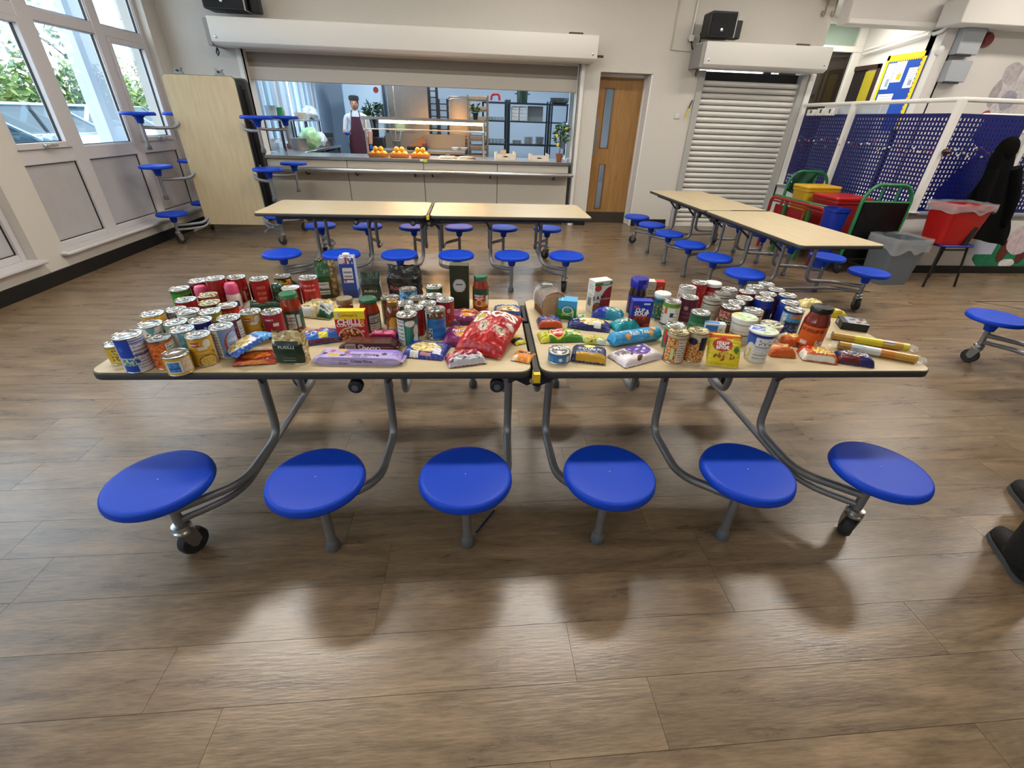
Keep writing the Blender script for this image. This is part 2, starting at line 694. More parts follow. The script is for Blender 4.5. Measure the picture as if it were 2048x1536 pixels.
h1 = hood(-3.05, 1.635, 'long white roller shutter hood over the serving hatch')
hk = MB()
hk.tube([(4.685, -.12, .10), (4.72, -.12, .08)], .004, SSD, 6)
hk.tube([(4.72, -.12, .08), (4.82, -.12, .08)], .014, M('dark_grip', '#4a4642', .6), 8)
hk.build('winding_handle', h1)
hood(3.05, 4.78, 'shorter white roller shutter hood over the closed shutter')
for nm, x, y, z, L in (('door_closer_bar', 1.36, 7.05, 2.372, .09), ('door_closer_bar', 4.42, 7.05, 2.372, .09)):
    tag(MB().box(x - L, x + L, y - .02, y + .02, z - .012, z + .012, M('dark_grip', '#4a4642', .6)).build('hood_grip', bevel=.004),
        'short dark grip lying on top of the ' + ('long' if x < 2 else 'shorter') + ' shutter hood', 'grip')

# serving hatch: raised shutter edge, guides, reveal
t = thing('hatch_shutter', 'raised shutter with taupe and pale bands at top of serving hatch', 'shutter', (OPN[0], YB, 1.76))
W = OPN[1] - OPN[0]
MB().box(.06, W - .06, .10, .16, .15, .32, M('taupe_metal', '#8f857a', .45)).build('shutter_curtain', t, bevel=.004)
MB().box(.06, W - .06, .07, .19, 0, .15, M('pale_metal', '#c6c0b4', .45)).build('bottom_rail', t, bevel=.006)
MB().box(.0, W, .02, .2, .318, .34, M('dark_grip', '#4a4642', .6)).build('slot_trim', t, bevel=.002)
for n, x0, x1 in ((1, OPN[0], OPN[0] + .07), (2, OPN[1] - .07, OPN[1])):
    g = MB().box(x0, x1, YB - .045, YB + .2, 0, 2.08, WHITEM)
    g.box(x0 + (.05 if n == 1 else -.0), x1 - (0 if n == 1 else .05), YB - .05, YB + .01, 0, 2.08, SSD)
    struct(g.build('trim_%d' % n, bevel=.003))

# closed roller shutter with separate slats
t = thing('roller_shutter', 'closed white slatted roller shutter beside the oak door', 'roller shutter', (3.19, YB, 0))
SW = 1.56
prof = [(0, 0), (-.010, .006), (-.026, .016), (-.030, .034), (-.026, .052), (-.010, .062), (0, .066), (.008, .066), (.008, 0)]
sl = MB()
vs_ = [(0, y_, z_) for y_, z_ in prof] + [(SW - .1, y_, z_) for y_, z_ in prof]
n = len(prof)
sl.add(vs_, [tuple(range(n)), tuple(range(2 * n - 1, n - 1, -1))] + [(i, i + n, (i + 1) % n + n, (i + 1) % n) for i in range(n)], M('shutter_slat', '#d3d0c9', .38, .1))
sm = sl.mesh('slat', smooth=50)
for k in range(26):
    inst('slat', sm, t, (.05, .05, .06 + k * .0735))
MB().box(.05, SW - .05, .02, .09, 0, .06, WHITEM).build('bottom_bar', t, bevel=.004)
for sx in (0, SW - .05):
    MB().box(sx - .02, sx + .07, -.03, .10, 0, 2.07, M('guide_grey', '#a5a39e', .45)).build('guide_rail', t, bevel=.004)
MB().box(0, SW, .085, .10, 0, 2.07, DSTEEL).build('backing', t, smooth=0)
struct(MB().box(4.78, 4.86, YB - .05, YB, 0, 2.08, WHITEM).build('trim_3', bevel=.004))

# oak door set back in its opening
OAK = M('oak_veneer', '#966d3b', .45, noise_=(2.2, .13), stretch=(9, 9, .9), col2='#a27a47')
d = struct(bpy.data.objects.new('door_1', None))
COL.objects.link(d)
d.location = (1.79, YB + .24, 0)
dm = MB()
V1, V2 = (.155, .295, 1.07, 1.84), (.185, .295, .21, .86)
cut = sorted({.0, .70, V1[0], V1[1], V2[0], V2[1]})
for p, q in zip(cut, cut[1:]):
    z = .0
    for v in sorted([v for v in (V1, V2) if v[0] <= p + 1e-6 and v[1] >= q - 1e-6], key=lambda a: a[2]):
        dm.box(p, q, 0, .045, z, v[2], OAK)
        z = v[3]
    dm.box(p, q, 0, .045, z, 1.965, OAK)
dm.build('door_leaf', d, smooth=0)
for v in (V1, V2):
    b = MB()
    for a, c, e, f in ((v[0], v[0] + .012, v[2], v[3]), (v[1] - .012, v[1], v[2], v[3]), (v[0], v[1], v[2], v[2] + .012), (v[0], v[1], v[3] - .012, v[3])):
        b.box(a, c, -.008, .05, e, f, M('oak_bead', '#7d5a33', .5))
    b.build('glazing_bead', d, bevel=.002)
    MB().box(v[0] + .012, v[1] - .012, .018, .026, v[2] + .012, v[3] - .012, M('door_glass', '#e8f1f6', .03, trans=1, alpha=.25, ior=1.1)).build('pane', d, smooth=0)
MB().box(.012, .105, -.004, 0, .98, 1.48, SSD).build('push_plate', d, bevel=.001)
MB().box(0, .70, -.004, 0, .0, .165, M('kick_plate', '#55504a', .4, .7)).build('kick_plate', d, bevel=.001)
fr = MB()
fr.box(-.0, .74, -.02, .06, 1.97, 2.005, WHITEM)
fr.box(.70, .74, -.05, .06, 0, 1.97, WHITEM)
fr.box(.715, .74, -.24, -.05, 0, 2.0, WHITEM)
fr.build('door_frame', d, bevel=.004)
# light behind the door panes: back corridor
struct(MB().box(1.72, 2.6, 9.0, 9.05, 0, 2.4, M('corridor_wall', '#cfdbe4', .8)).build('wall_lobby', smooth=0))

# wall mounted speakers, conduit, switch
def speaker(loc, label, w=.36, h=.26, dd=.22):
    t = thing('wall_speaker', label, 'speaker', loc)
    MB().prism(rrect(0, w, 0, h, .03), 0, dd, BLACKP, Matrix.Rotation(PI / 2, 4, 'X')).build('cabinet', t, bevel=.006)
    MB().prism(rrect(.02, w - .02, .02, h - .02, .02), dd, dd + .008, M('speaker_grille', '#17171a', .7, bump=(900, .5)), Matrix.Rotation(PI / 2, 4, 'X')).build('grille', t)
    MB().box(w - .025, w - .012, -dd - .012, 0, .0, h, M('speaker_strap', '#a8a6a0', .5)).build('bracket_strap', t, bevel=.002)
    MB().box(w + .005, w + .10, -.16, -.02, .0, h * .72, BLACKP).build('amplifier_box', t, bevel=.008)
    MB().lathe([(.018, 0), (.018, .01), (0, .012)], M('silver_badge', '#b9b9b9', .3, 1), 14, xf=Matrix.Translation((w * .45, -dd - .008, h * .28)) @ Matrix.Rotation(PI / 2, 4, 'X')).build('badge', t)
    b = MB()
    b.box(w * .35, w * .6, -.02, 0.17, h * .3, h * .6, DSTEEL)
    b.build('wall_bracket', t)
    return t


s1 = speaker((3.01, 7.10, 2.385), 'black wall speaker above the shorter shutter hood')
s2 = speaker((-3.02, 7.10, 2.40), 'black wall speaker above the long serving hatch hood', .48, .30, .24)
c = MB()
c.tube(fillet([(2.98, YB - .02, 3.4), (2.955, YB - .02, 2.45)], .02), .011, WHITEM, 8)
tag(c.build('conduit_pipe'), 'thin white conduit running up the wall beside the shutter speaker', 'conduit')
c = MB()
c.tube([(2.735, YB - .008, 3.4), (2.71, YB - .008, 2.28), (3.02, YB - .008, 2.27)], .008, M('cable_cream', '#b9b2a3', .6), 6)
tag(c.build('wall_cable'), 'cream trunking bent along the wall above the oak door', 'cable')
t = thing('wall_socket', 'small silver wall socket with black lead below the white conduit', 'socket', (2.955, YB, 2.41))
MB().lathe([(.04, 0), (.04, .03), (.03, .035)], SS, 16, xf=Matrix.Rotation(PI / 2, 4, 'X')).build('socket_box', t)
MB().box(-.03, .03, -.06, -.034, -.035, .035, WHITEM).build('plug', t, bevel=.005)
MB().tube(fillet([(0, -.05, -.03), (.03, -.05, -.12), (.10, -.04, -.12), (.13, -.04, -.02), (.11, -.04, .06)], .05), .008, BLACKP, 6).build('lead', t)
t = thing('light_switch', 'square pale light switch on wall between door and shutter', 'switch', (2.97, YB, 1.53))
MB().box(-.043, .043, -.012, 0, -.043, .043, M('switch_grey', '#c9c6c2', .4)).build('face_plate', t, bevel=.004)
MB().box(-.012, .012, -.018, -.012, -.02, .02, WHITEM).build('rocker', t, bevel=.002)
hh = MB()
hh.tube([(3.14, YB - .03, 1.72), (3.11, YB - .03, 1.62)], .009, DSTEEL, 6)
hh.tube([(3.11, YB - .03, 1.62), (3.09, YB - .03, 1.50)], .010, M('hazard_yellow', '#c9c229', .5), 6)
tag(hh.build('shutter_rod'), 'black and yellow rod hanging beside the closed shutter', 'rod')

# ------------------------------------------------------------------ mobile folding tables with stools
TZ = .639          # table top height
SX = [.253, .758, 1.265]
SY = .59
SZ = .358


def seat_mesh():
    mb = MB()
    mb.lathe([(0, -.001), (.08, -.0008), (.140, 0), (.149, -.0008), (.1545, -.003), (.158, -.0075), (.1605, -.016), (.1615, -.026), (.158, -.032), (.148, -.034), (.10, -.035), (.06, -.039),
              (.040, -.055), (.034, -.085), (.029, -.108), (.0, -.108)], BLUE, 48)
    return mb.mesh('seat', smooth=60)


SEATM = seat_mesh()
PIPM = MB().lathe([(.0025, 0), (.0025, .0006), (0, .0009)], M('seat_pip', '#8fa3d8', .4), 8).mesh('centre_pin')
R_T = .0165


def leg_mesh(k, sx, sy):
    """tube from the stool post to the table underside"""
    px, lx = SX[k], (.085, .58, 1.075)[k]
    pts = [(lx, .16, TZ - .03), (lx, .16, .215), (lx + (.01 if k < 2 else .02), .445, .205), (px, SY, .215)]
    pts = [(x * sx, y * sy, z) for x, y, z in pts]
    mb = MB()
    mb.tube(fillet(pts, .075, 6), R_T, STEEL, 12)
    mb.tube([(lx * sx, .165 * sy, TZ - .16), ((lx - .06) * sx, .30 * sy, TZ - .045)], .009, DSTEEL, 8)
    return mb.mesh('leg', smooth=50)


LEGM = {(k, a, b): leg_mesh(k, a, b) for k in range(3) for a in (-1, 1) for b in (-1, 1)}
POSTM = MB().lathe([(R_T, .035), (R_T, SZ - .1)], STEEL, 12).mesh('post')
POSTC = MB().lathe([(R_T, .135), (R_T, SZ - .1)], STEEL, 12).mesh('post')
FOOTM = MB().lathe([(.024, 0), (.026, .004), (.025, .03), (.019, .045), (R_T, .047)], GREYPL, 14).mesh('foot')


def caster_meshes():
    f = MB()
    f.lathe([(.012, .15), (.03, .145), (.032, .132), (.025, .126), (.032, .120), (.032, .112)], SS, 16)
    for s in (-1, 1):
        f.prism([(-.028, .115), (.028, .115), (.034, .055), (.012, .035), (-.004, .045)], s * .023 - .0025, s * .023 + .0025, SSD, Matrix.Translation((0, 0, 0)) @ Matrix.Rotation(PI / 2, 4, 'X'))
    w = MB()
    R = Matrix.Translation((.014, 0, .05)) @ Matrix.Rotation(PI / 2, 4, 'X')
    w.lathe([(.036, -.019), (.046, -.018), (.05, -.011), (.05, .011), (.046, .018), (.036, .019)], RUBBER, 24, xf=R)
    w.lathe([(.010, -.0175), (.030, -.0165), (.033, -.010)], GREYPL, 20, xf=R)
    w.lathe([(.033, .010), (.030, .0165), (.010, .0175)], GREYPL, 20, xf=R)
    w.lathe([(.006, -.024), (.006, .024)], CHROME, 10, xf=R)
    return f.mesh('caster_fork'), w.mesh('wheel')


CFORK, CWHEEL = caster_meshes()


def stool(root, k, sx, sy, caster_rot=None, off=(0, 0, 0), z=0):
    """seat, post and foot (or caster) at stool position k"""
    x, y = SX[k] * sx + off[0], SY * sy + off[1]
    s = inst('seat', SEATM, root, (x, y, SZ + z))
    inst('centre_pin', PIPM, s, (0, 0, .0003))
    if k == 2:
        inst('post', POSTC, root, (x, y, z))
        c = inst('caster', CFORK, root, (x, y, z), (0, 0, caster_rot or 0))
        inst('wheel', CWHEEL, c)
    else:
        inst('post', POSTM, root, (x, y, z))
        inst('foot', FOOTM, root, (x, y, z))


def leaf_meshes():
    L, Wd = 1.505, .74
    top = MB()
    top.prism(rrect(0, L, -Wd / 2, Wd / 2, .045, 6), -.0022, 0, TABLETOP)
    ed = MB()
    ed.prism(rrect(-.004, L + .004, -Wd / 2 - .004, Wd / 2 + .004, .048, 6), -.028, -.0025, EDGE)
    ed.prism(rrect(.01, L - .01, -Wd / 2 + .01, Wd / 2 - .01, .04, 6), -.031, -.027, UNDERS)
    return top.mesh('table_top', smooth=30), ed.mesh('edge_band', bevel=.005, smooth=50)


LEAFT, LEAFE = leaf_meshes()


def under_mesh(sx):
    mb = MB()
    for y in (-.30, .30):
        mb.box(min(.05 * sx, 1.36 * sx), max(.05 * sx, 1.36 * sx), y - .015, y + .015, TZ - .058, TZ - .03, DSTEEL)
    for x in (.3, .74, 1.18):
        mb.box(x * sx - .012, x * sx + .012, -.30, .30, TZ - .055, TZ - .035, DSTEEL)
    return mb.mesh('under_frame', bevel=.002)


UND = {s: under_mesh(s) for s in (-1, 1)}


def cross_mesh(sx):
    mb = MB()
    pts = [(1.265 * sx, -SY, .165), (1.115 * sx, -.45, .155), (1.115 * sx, .45, .155), (1.265 * sx, SY, .165)]
    mb.tube(fillet(pts, .1, 5), .0145, STEEL, 10)
    return mb.mesh('cross_bar', smooth=50)


CROSS = {s: cross_mesh(s) for s in (-1, 1)}


def hinge_mesh():
    mb = MB()
    for y in (-.27, .27):
        for s in (-1, 1):
            mb.prism([(0, TZ - .03), (s * .13, TZ - .03), (s * .10, TZ - .075), (s * .02, TZ - .12), (0, TZ - .11)][::s], y - .004 + s * .006, y + .004 + s * .006, DSTEEL,
                     Matrix.Rotation(PI / 2, 4, 'X'))
        mb.tube([(0, -y - .02, TZ - .085), (0, -y + .02, TZ - .085)], .014, CHROME, 10)
    mb.tube([(0, -.27, TZ - .1), (0, .27, TZ - .1)], .012, DSTEEL, 8)
    return mb.mesh('hinge_bracket')


HINGE = hinge_mesh()
# torsion strut linkage under each leaf
def strut_mesh(sx):
    mb = MB()
    for y in (-.22, .22):
        mb.tube([(.05 * sx, y, TZ - .10), (.5 * sx, y, TZ - .07), (.9 * sx, y, TZ - .06)], .011, STEEL, 8)
    return mb.mesh('strut')


STRUT = {s: strut_mesh(s) for s in (-1, 1)}
BUMP = MB().lathe([(.022, -.016), (.026, -.012), (.026, .012), (.022, .016)], RUBBER, 18, xf=Matrix.Rotation(PI / 2, 4, 'X')).lathe([(.012, -.02), (.012, .02)], GREYPL, 12, xf=Matrix.Rotation(PI / 2, 4, 'X')).mesh('bumper')
LATCHM = MB().box(-.011, .011, -.375, .06, -.032, .006, BLACKP).box(-.013, .013, -.40, -.355, -.03, .004, YELLOWP).box(-.006, -.003, -.36, .05, .0055, .008, YELLOWP).mesh('latch_bar', bevel=.003)
LATCHS = MB().box(-.010, .010, .10, .30, -.04, .002, BLACKP).mesh('latch_lever', bevel=.003)


def folding_table(loc, yaw, label, rots, skip=()):
    t = thing('folding_table', label, 'table', (loc[0], loc[1], 0), yaw, 'twelve seat folding dining tables')
    for i, sx in enumerate((-1, 1)):
        lf = inst('table_top', LEAFT, t, (sx * .018, 0, TZ), (0, 0, 0 if sx == 1 else PI))
        inst('edge_band', LEAFE, lf)
        inst('under_frame', UND[sx], t)
        inst('cross_bar', CROSS[sx], t)
        inst('strut', STRUT[sx], t)
        for k in range(3):
            for sy in (-1, 1):
                inst('leg', LEGM[(k, sx, sy)], t)
                stool(t, k, sx, sy, rots[(i * 2 + (sy > 0)) % 4])
    inst('hinge_bracket', HINGE, t)
    inst('latch_bar', LATCHM, t, (0, 0, TZ - .002))
    inst('latch_lever', LATCHS, t, (0, 0, TZ - .004))
    for x, y in ((-.65, -.345), (-.14, -.345), (.65, .345), (.14, .345)):
        inst('bumper', BUMP, t, (x, y, TZ - .07))
    return t


TABA = (.232, 1.756)
YAWA = math.radians(-1.35)
folding_table(TABA, YAWA, 'folding dining table covered with donated tins and packets', (1.1, 2.6, .9, -.5))
folding_table((-.395, 4.685), 0, 'bare folding dining table in front of the serving counter', (.4, 2.2, 1.2, 2.4))
folding_table((2.846, 4.86), math.radians(92.5), 'bare folding dining table beside the trolleys and the closed shutter', (2.8, .3, 1.6, 1.2))
folding_table((4.83, 1.985), 0, 'folding dining table of which one blue end stool shows by the grey bin', (.8, 2.0, -.4, 1.0))

# folded table parked by the window: leaves upright, stools still level
t = thing('folded_table', 'dining table folded upright on its casters beside the window', 'table', (-2.9, 6.22, 0), 0, 'twelve seat folding dining tables')
for i, (yl, face) in enumerate(((-.17, 1), (.17, -1))):
    # leaf stands on its short end, laminate face outward
    lf = inst('table_top', LEAFT, t, (0, yl, .185), (0, 0, 0))
    lf.rotation_euler = Matrix(((0, -face, 0), (0, 0, -face), (1, 0, 0))).to_euler()
    lf.scale = (1.02, 1, 1)
    e = inst('edge_band', LEAFE, lf)
    u = MB().box(-.33, .33, -.012, .012, .25, 1.62, UNDERS).box(-.30, -.27, .0, .04 * face, .2, 1.66, DSTEEL).box(.27, .30, 0, .04 * face, .2, 1.66, DSTEEL)
    u.build('under_frame', t, (0, yl + .035 * face, 0), bevel=.002)
    for k, zz in ((0, 1.01), (1, .50), (2, 0)):
        for sx in (-1, 1):
            x, y = sx * (.60 if i == 0 else .62), yl - .23 * face
            s = inst('seat', SEATM, t, (x, y, SZ + zz))
            inst('centre_pin', PIPM, s, (0, 0, .0003))
            if k == 2:
                inst('post', POSTC, t, (x, y, zz))
                c = inst('caster', CFORK, t, (x, y, zz), (0, 0, 1.9 + i + sx))
                inst('wheel', CWHEEL, c)
            else:
                inst('post', POSTM, t, (x, y, zz))
                inst('foot', FOOTM, t, (x, y, zz))
            a = MB()
            for dz in ((.215, .165) if k == 2 else (.215,)):
                a.tube(fillet([(x, y, zz + dz), (x - sx * .10, y + .10 * face, zz + dz - .008), (sx * .36, yl - .03 * face, zz + dz), (sx * .30, yl + .06 * face, zz + dz + .12)], .06), R_T if dz > .2 else .0145, STEEL, 10)
            a.build('leg', t)
for sx in (-.45, .45):
    MB().tube([(sx * .9, -.40, .155), (sx * .9, .40, .155)], .0145, STEEL, 8).build('cross_bar', t)
for sx in (-.22, .2):
    b = MB().prism([(-.05, 0), (.05, 0), (.03, .035), (.045, .055), (.0, .045), (-.04, .06), (-.03, .03)], -.01, .01, SSD, Matrix.Rotation(PI / 2, 4, 'X'))
    b.tube([(-.0, -.03, .03), (0, .03, .03)], .01, DSTEEL, 8)
    b.build('hinge_bracket', t, (sx, -.10, 1.73))
MB().tube([(.345, -.15, 1.69), (.365, -.15, 1.70), (.37, -.15, 1.685), (.35, -.15, 1.675)], .004, YELLOWP, 6, closed=True).build('latch_ring', t)

# ------------------------------------------------------------------ kitchen behind the serving hatch
KW = M('kitchen_wall', '#b9cbdc', .7)
KX = -3.25
struct(MB().box(XL - .3, 2.9, 12.6, 12.8, 0, 3.0, KW).build('wall_kitchen_back', smooth=0))
struct(MB().box(2.7, 2.9, 7.575, 12.6, 0, 3.0, KW).build('wall_kitchen_right', smooth=0))
struct(holed('wall_kitchen_left', 'y', KX, .3, 7.575, 12.6, 3.0, [(7.8, 9.5, .95, 2.7), (9.7, 11.6, .95, 2.7)], KW))
struct(MB().box(XL - .3, 2.9, 7.575, 12.8, 3.0, 3.1, WALLW).build('ceiling_kitchen', smooth=0))
struct(MB().box(KX, 2.7, 7.575, 12.6, 0, .002, M('kitchen_vinyl', '#6d7378', .5, noise_=(20, .1))).build('floor_kitchen', smooth=0))
for n, y0, y1 in ((5, 7.8, 9.5), (6, 9.7, 11.6)):
    root = struct(bpy.data.objects.new('window_%d' % n, None))
    COL.objects.link(root)
    root.location = (KX - .1, y0, 0)
    f = MB()
    w = y1 - y0
    for a in (0, w * .33, w * .66, w - .07):
        f.box(-.03, .04, a, a + .07, .95, 2.7, UPVC)
    for z in (.95, 1.95, 2.63):
        f.box(-.03, .036, 0, w, z, z + .07, UPVC)
    f.build('window_frame', root, bevel=.004)
    for i in range(3):
        MB().box(-.008, -.003, w * .33 * i + .03, w * .33 * (i + 1) + .03, 1.0, 2.65, WG).build('pane', root, smooth=0)
    for i in range(5):
        bl = MB()
        bl.grid(lambda u, v, i=i: (.06 + .02 * math.sin(u * 14 + i), w * (.05 + .19 * i) + u * .13, 1.0 + v * 1.7), 10, 1, M('strip_blind', '#a9c3da', .6))
        bl.build('blind_strip', root)

# serving counter
t = thing('serving_counter', 'serving counter with pale front panels and steel worktop in the hatch', 'counter', (0, 7.25, 0))
seams = [-2.86, -1.76, -.68, .39, 1.45]
PANEL = M('counter_panel', '#bdb5a6', .5, noise_=(60, .03))
for a, b in zip(seams, seams[1:]):
    MB().box(a + .004, b - .004, 0, .02, .09, .70, PANEL).build('front_panel', t, bevel=.002)
    MB().box(a + .004, b - .004, .0, .02, .715, .84, PANEL).build('upper_panel', t, bevel=.002)
MB().box(-2.86, 1.45, .02, .66, .09, .84, M('carcass', '#4d4a46', .6)).build('carcass', t, smooth=0)
MB().box(-2.84, 1.43, .04, .6, 0, .09, M('plinth', '#2b2a29', .6)).build('plinth', t, smooth=0)
MB().box(-2.90, 1.47, -.03, .70, .845, .885, SS).build('worktop', t, bevel=.004)
r = MB()
for yy in (-.05, -.12, -.19):
    r.tube([(-2.9, yy, .735), (1.49, yy, .735)], .014, SS, 8)
r.box(-2.9, 1.49, -.215, -.02, .71, .724, SS)
r.build('tray_rail', t)
for x in (-2.3, -1.62, -.80, -.55, .28, 1.22):
    MB().tube(fillet([(x, 0, .66), (x, -.10, .66), (x, -.16, .71)], .04), .011, DSTEEL, 8).build('rail_bracket', t)
pr = MB().box(-.72, -.68, -.035, -.03, .855, .885, flat('#e8e6df')).box(-.675, -.62, -.035, -.03, .845, .88, flat('#b8cf2e'))
pr.build('price_card', t, bevel=.001)

# heated gantry
t = thing('heated_gantry', 'steel heated display gantry with glowing warm lamps over the counter', 'gantry', (0, 7.55, .885))
for x in (-1.5, .2):
    p = MB().tube([(x, 0, 0), (x, 0, .46)], .016, SS, 10)
    p.lathe([(.035, 0), (.035, .01), (.016, .014)], SS, 14, at=(x, 0, 0))
    p.build('gantry_post', t)
MB().box(-1.52, .22, -.14, .18, .47, .505, SS).build('top_shelf', t, bevel=.004)
for x in (-1.05, -.55, -.05):
    l = MB().tube([(x - .245, .02, .448), (x + .245, .02, .448)], .017, M('heat_lamp', '#ffd9a0', .5, emit=('#ffb968', 55)), 8)
    l.build('heat_lamp', t)
MB().box(-1.5, .2, -.15, -.144, .36, .47, M('gantry_glass', '#f2ede4', .03, trans=1, alpha=.2, ior=1.1)).build('glass_screen', t, smooth=0)
MB().tube([(-1.5, -.147, .355), (.2, -.147, .355)], .008, SS, 8).build('glass_edge', t)
for x in (-.95, -.35):
    lp = area('gantry_lamp', (x, 7.57, 1.318), (0, 0, 0), .55, .05, 14, (1, .66, .32))

# trays of oranges
ORM = M('orange_peel', '#e6a423', .45, bump=(220, .2), noise_=(8, .08))
orange_mesh = MB().lathe([(.0001, -.036), (.02, -.031), (.034, -.014), (.037, .0), (.034, .015), (.02, .031), (.0001, .0345)], ORM, 14).mesh('orange', smooth=80)
STALK = MB().lathe([(.004, .0335), (.004, .0365), (0, .037)], M('stalk', '#5f6a2c', .7), 6).mesh('stalk')
TRAYM = M('tray_card', '#a97f5c', .5)
rg = random.Random(3)
for i, (x, nm) in enumerate(((-1.33, 'beside the left gantry post'), (-1.03, 'in the middle of the three trays'), (-.73, 'next to the price card'))):
    t = thing('serving_tray', 'shallow brown tray holding oranges ' + nm, 'tray', (x, 7.42, .886), 0, 'trays of oranges on the counter')
    b = MB()
    b.box(-.12, .12, -.085, .085, 0, .006, TRAYM)
    for a in range(4):
        q = Matrix.Rotation(a * PI / 2, 4, 'Z')
        w, d = ((.12, .085) if a % 2 == 0 else (.085, .12))
        b.add([(-w, -d, 0), (w, -d, 0), (w + .02, -d - .02, .05), (-w - .02, -d - .02, .05)], [(0, 1, 2, 3), (3, 2, 1, 0)], TRAYM, q)
    b.build('tray_body', t)
    k = 0
    for ox, oy, oz in ((-.075, -.04, 0), (0, -.045, 0), (.075, -.04, 0), (-.075, .04, 0), (0, .042, 0), (.078, .042, 0), (-.038, 0, .058), (.038, 0, .058)):
        o = inst('orange', orange_mesh, None, (x + ox, 7.42 + oy, .886 + .044 + oz), (rg.random() * 3, rg.random() * 3, 0))
        tag(o, ('orange on top of the pile in the tray ' if oz else 'orange in the bottom layer of the tray ') + nm, 'orange', 'oranges in the serving trays')
        inst('stalk', STALK, o)
# pans in the hot cupboard
for i, x in enumerate((-.34, -.05)):
    t = thing('gastro_pan', 'low steel serving pan with lid let into the counter ' + ('beside the oranges' if i == 0 else 'beside the right gantry post'), 'pan', (x, 7.5, .886))
    MB().box(-.13, .13, -.10, .10, 0, .012, SS).build('pan_rim', t, bevel=.004)
    MB().box(-.115, .115, -.085, .085, .012, .03, SS).build('pan_lid', t, bevel=.01)
    MB().tube(fillet([(-.03, 0, .03), (-.03, 0, .045), (.03, 0, .045), (.03, 0, .03)], .01), .004, SSD, 6).build('lid_handle', t)


def crate(x, y, w, d, h, label, cards):
    t = thing('wooden_crate', label, 'crate', (x, y, .886))
    WD = M('pale_crate_wood', '#d6cbba', .65, noise_=(14, .1))
    MB().box(-w, w, -d, d, 0, .008, WD).build('base_board', t, smooth=0)
    for s in (-1, 1):
        MB().box(-w, w, s * d - .004, s * d + .004, .012, h * .75, WD).build('side_board', t, smooth=0)
        e = MB()
        e.box(s * w - .005, s * w + .005, -d, d, .008, h, WD)
        e.build('end_board', t, smooth=0)
        for q in (-1, 1):
            MB().prism([(0, 0), (.022, 0), (0, .022)], 0, h + .01, WD, Matrix.Translation((s * (w - .006), q * (d - .006), 0)) @ Matrix.Rotation({(1, 1): PI, (-1, 1): -PI / 2, (-1, -1): 0, (1, -1): PI / 2}[(s, q)], 4, 'Z')).build('corner_post', t, smooth=0)
    MB().prism(rrect(-.035, .035, h * .38, h * .55, .012), -d - .0045, -d - .0035, flat('#6d5b49'), Matrix.Rotation(PI / 2, 4, 'X') @ Matrix.Scale(-1, 4, (0, 0, 1))).build('hand_hole', t)
    if cards:
        MB().box(-.07, .01, -d * .3, -d * .28, .012, h + .03, flat('#d9b48a')).build('card_insert', t)
        for cx in (-.04, .0):
            MB().lathe([(.012, .0), (.012, .09), (.006, .11), (.006, .13)], SS, 10, at=(cx, d * .4, .009)).build('sauce_bottle', t)
    return t


crate(.52, 7.52, .15, .11, .10, 'pale wooden crate with card inserts on the counter by the gantry', True)
crate(1.02, 7.45, .14, .10, .09, 'pale wooden crate with slatted base near the lemon tree', False)


def foliage_mesh(name, n, rx, rz, size, cols, seed, cz=0, flatten=1):
    r_ = random.Random(seed)
    mb = MB()
    for i in range(n):
        a, b = r_.random() * 2 * PI, math.acos(2 * r_.random() - 1)
        q = r_.random() ** .45
        p = Vector((rx * q * math.sin(b) * math.cos(a), rx * flatten * q * math.sin(b) * math.sin(a), cz + rz * q * math.cos(b)))
        xf = Matrix.Translation(p) @ Matrix.Rotation(a, 4, 'Z') @ Matrix.Rotation(r_.uniform(-.9, .9), 4, 'Y') @ Matrix.Rotation(r_.random() * 3, 4, 'X')
        s = size * r_.uniform(.6, 1.2)
        mb.add([(-s * .2, 0, 0), (s * .3, -s * .24, s * .05), (s, 0, -s * .08), (s * .3, s * .24, s * .05)], [(0, 1, 2, 3)], M('leaf_' + cols[i % len(cols)].strip('#'), cols[i % len(cols)], .5), xf)
    return mb.build(name, smooth=0)


t = thing('lemon_tree', 'small lemon tree in a terracotta pot on the counter end', 'plant', (1.34, 7.5, .886))
MB().lathe([(.035, 0), (.05, .085), (.055, .088), (.055, .105), (.045, .105), (.04, .09)], M('terracotta', '#94512f', .7), 18).build('pot', t)
MB().tube([(0, 0, .09), (.01, 0, .22), (.0, .01, .38)], .006, M('stem_brown', '#4d3a24', .7), 6).build('stem', t)
f = foliage_mesh('foliage', 130, .11, .17, .07, ['#2f5426', '#3e6a2b', '#24441f'], 5)
f.parent, f.location = t, (0.01, 0, .36)
for p in ((-.07, -.09, .34), (-.05, -.10, .22), (.06, -.07, .42)):
    MB().lathe([(.001, -.03), (.014, -.022), (.021, 0), (.014, .022), (.001, .03)], M('lemon', '#e3c52f', .45), 12, at=p).build('lemon', t)
t = thing('potted_plant', 'bushy green plant in a black pot on the gantry shelf', 'plant', (.08, 7.57, 1.391))
MB().lathe([(.03, 0), (.04, .08), (.043, .085)], BLACKP, 14).build('pot', t)
f = foliage_mesh('foliage', 90, .06, .075, .05, ['#33552a', '#47702f', '#24401e'], 9)
f.parent, f.location = t, (0, 0, .14)
t = thing('potted_plant', 'dark leafy plant in a tall black pot behind the kitchen worker', 'plant', (-1.93, 10.65, 1.02))
MB().lathe([(.07, 0), (.085, .30), (.09, .31)], BLACKP, 14).build('pot', t)
f = foliage_mesh('foliage', 120, .17, .15, .11, ['#1d3a22', '#2c5230', '#15291a'], 11)
f.parent, f.location = t, (0, 0, .46)
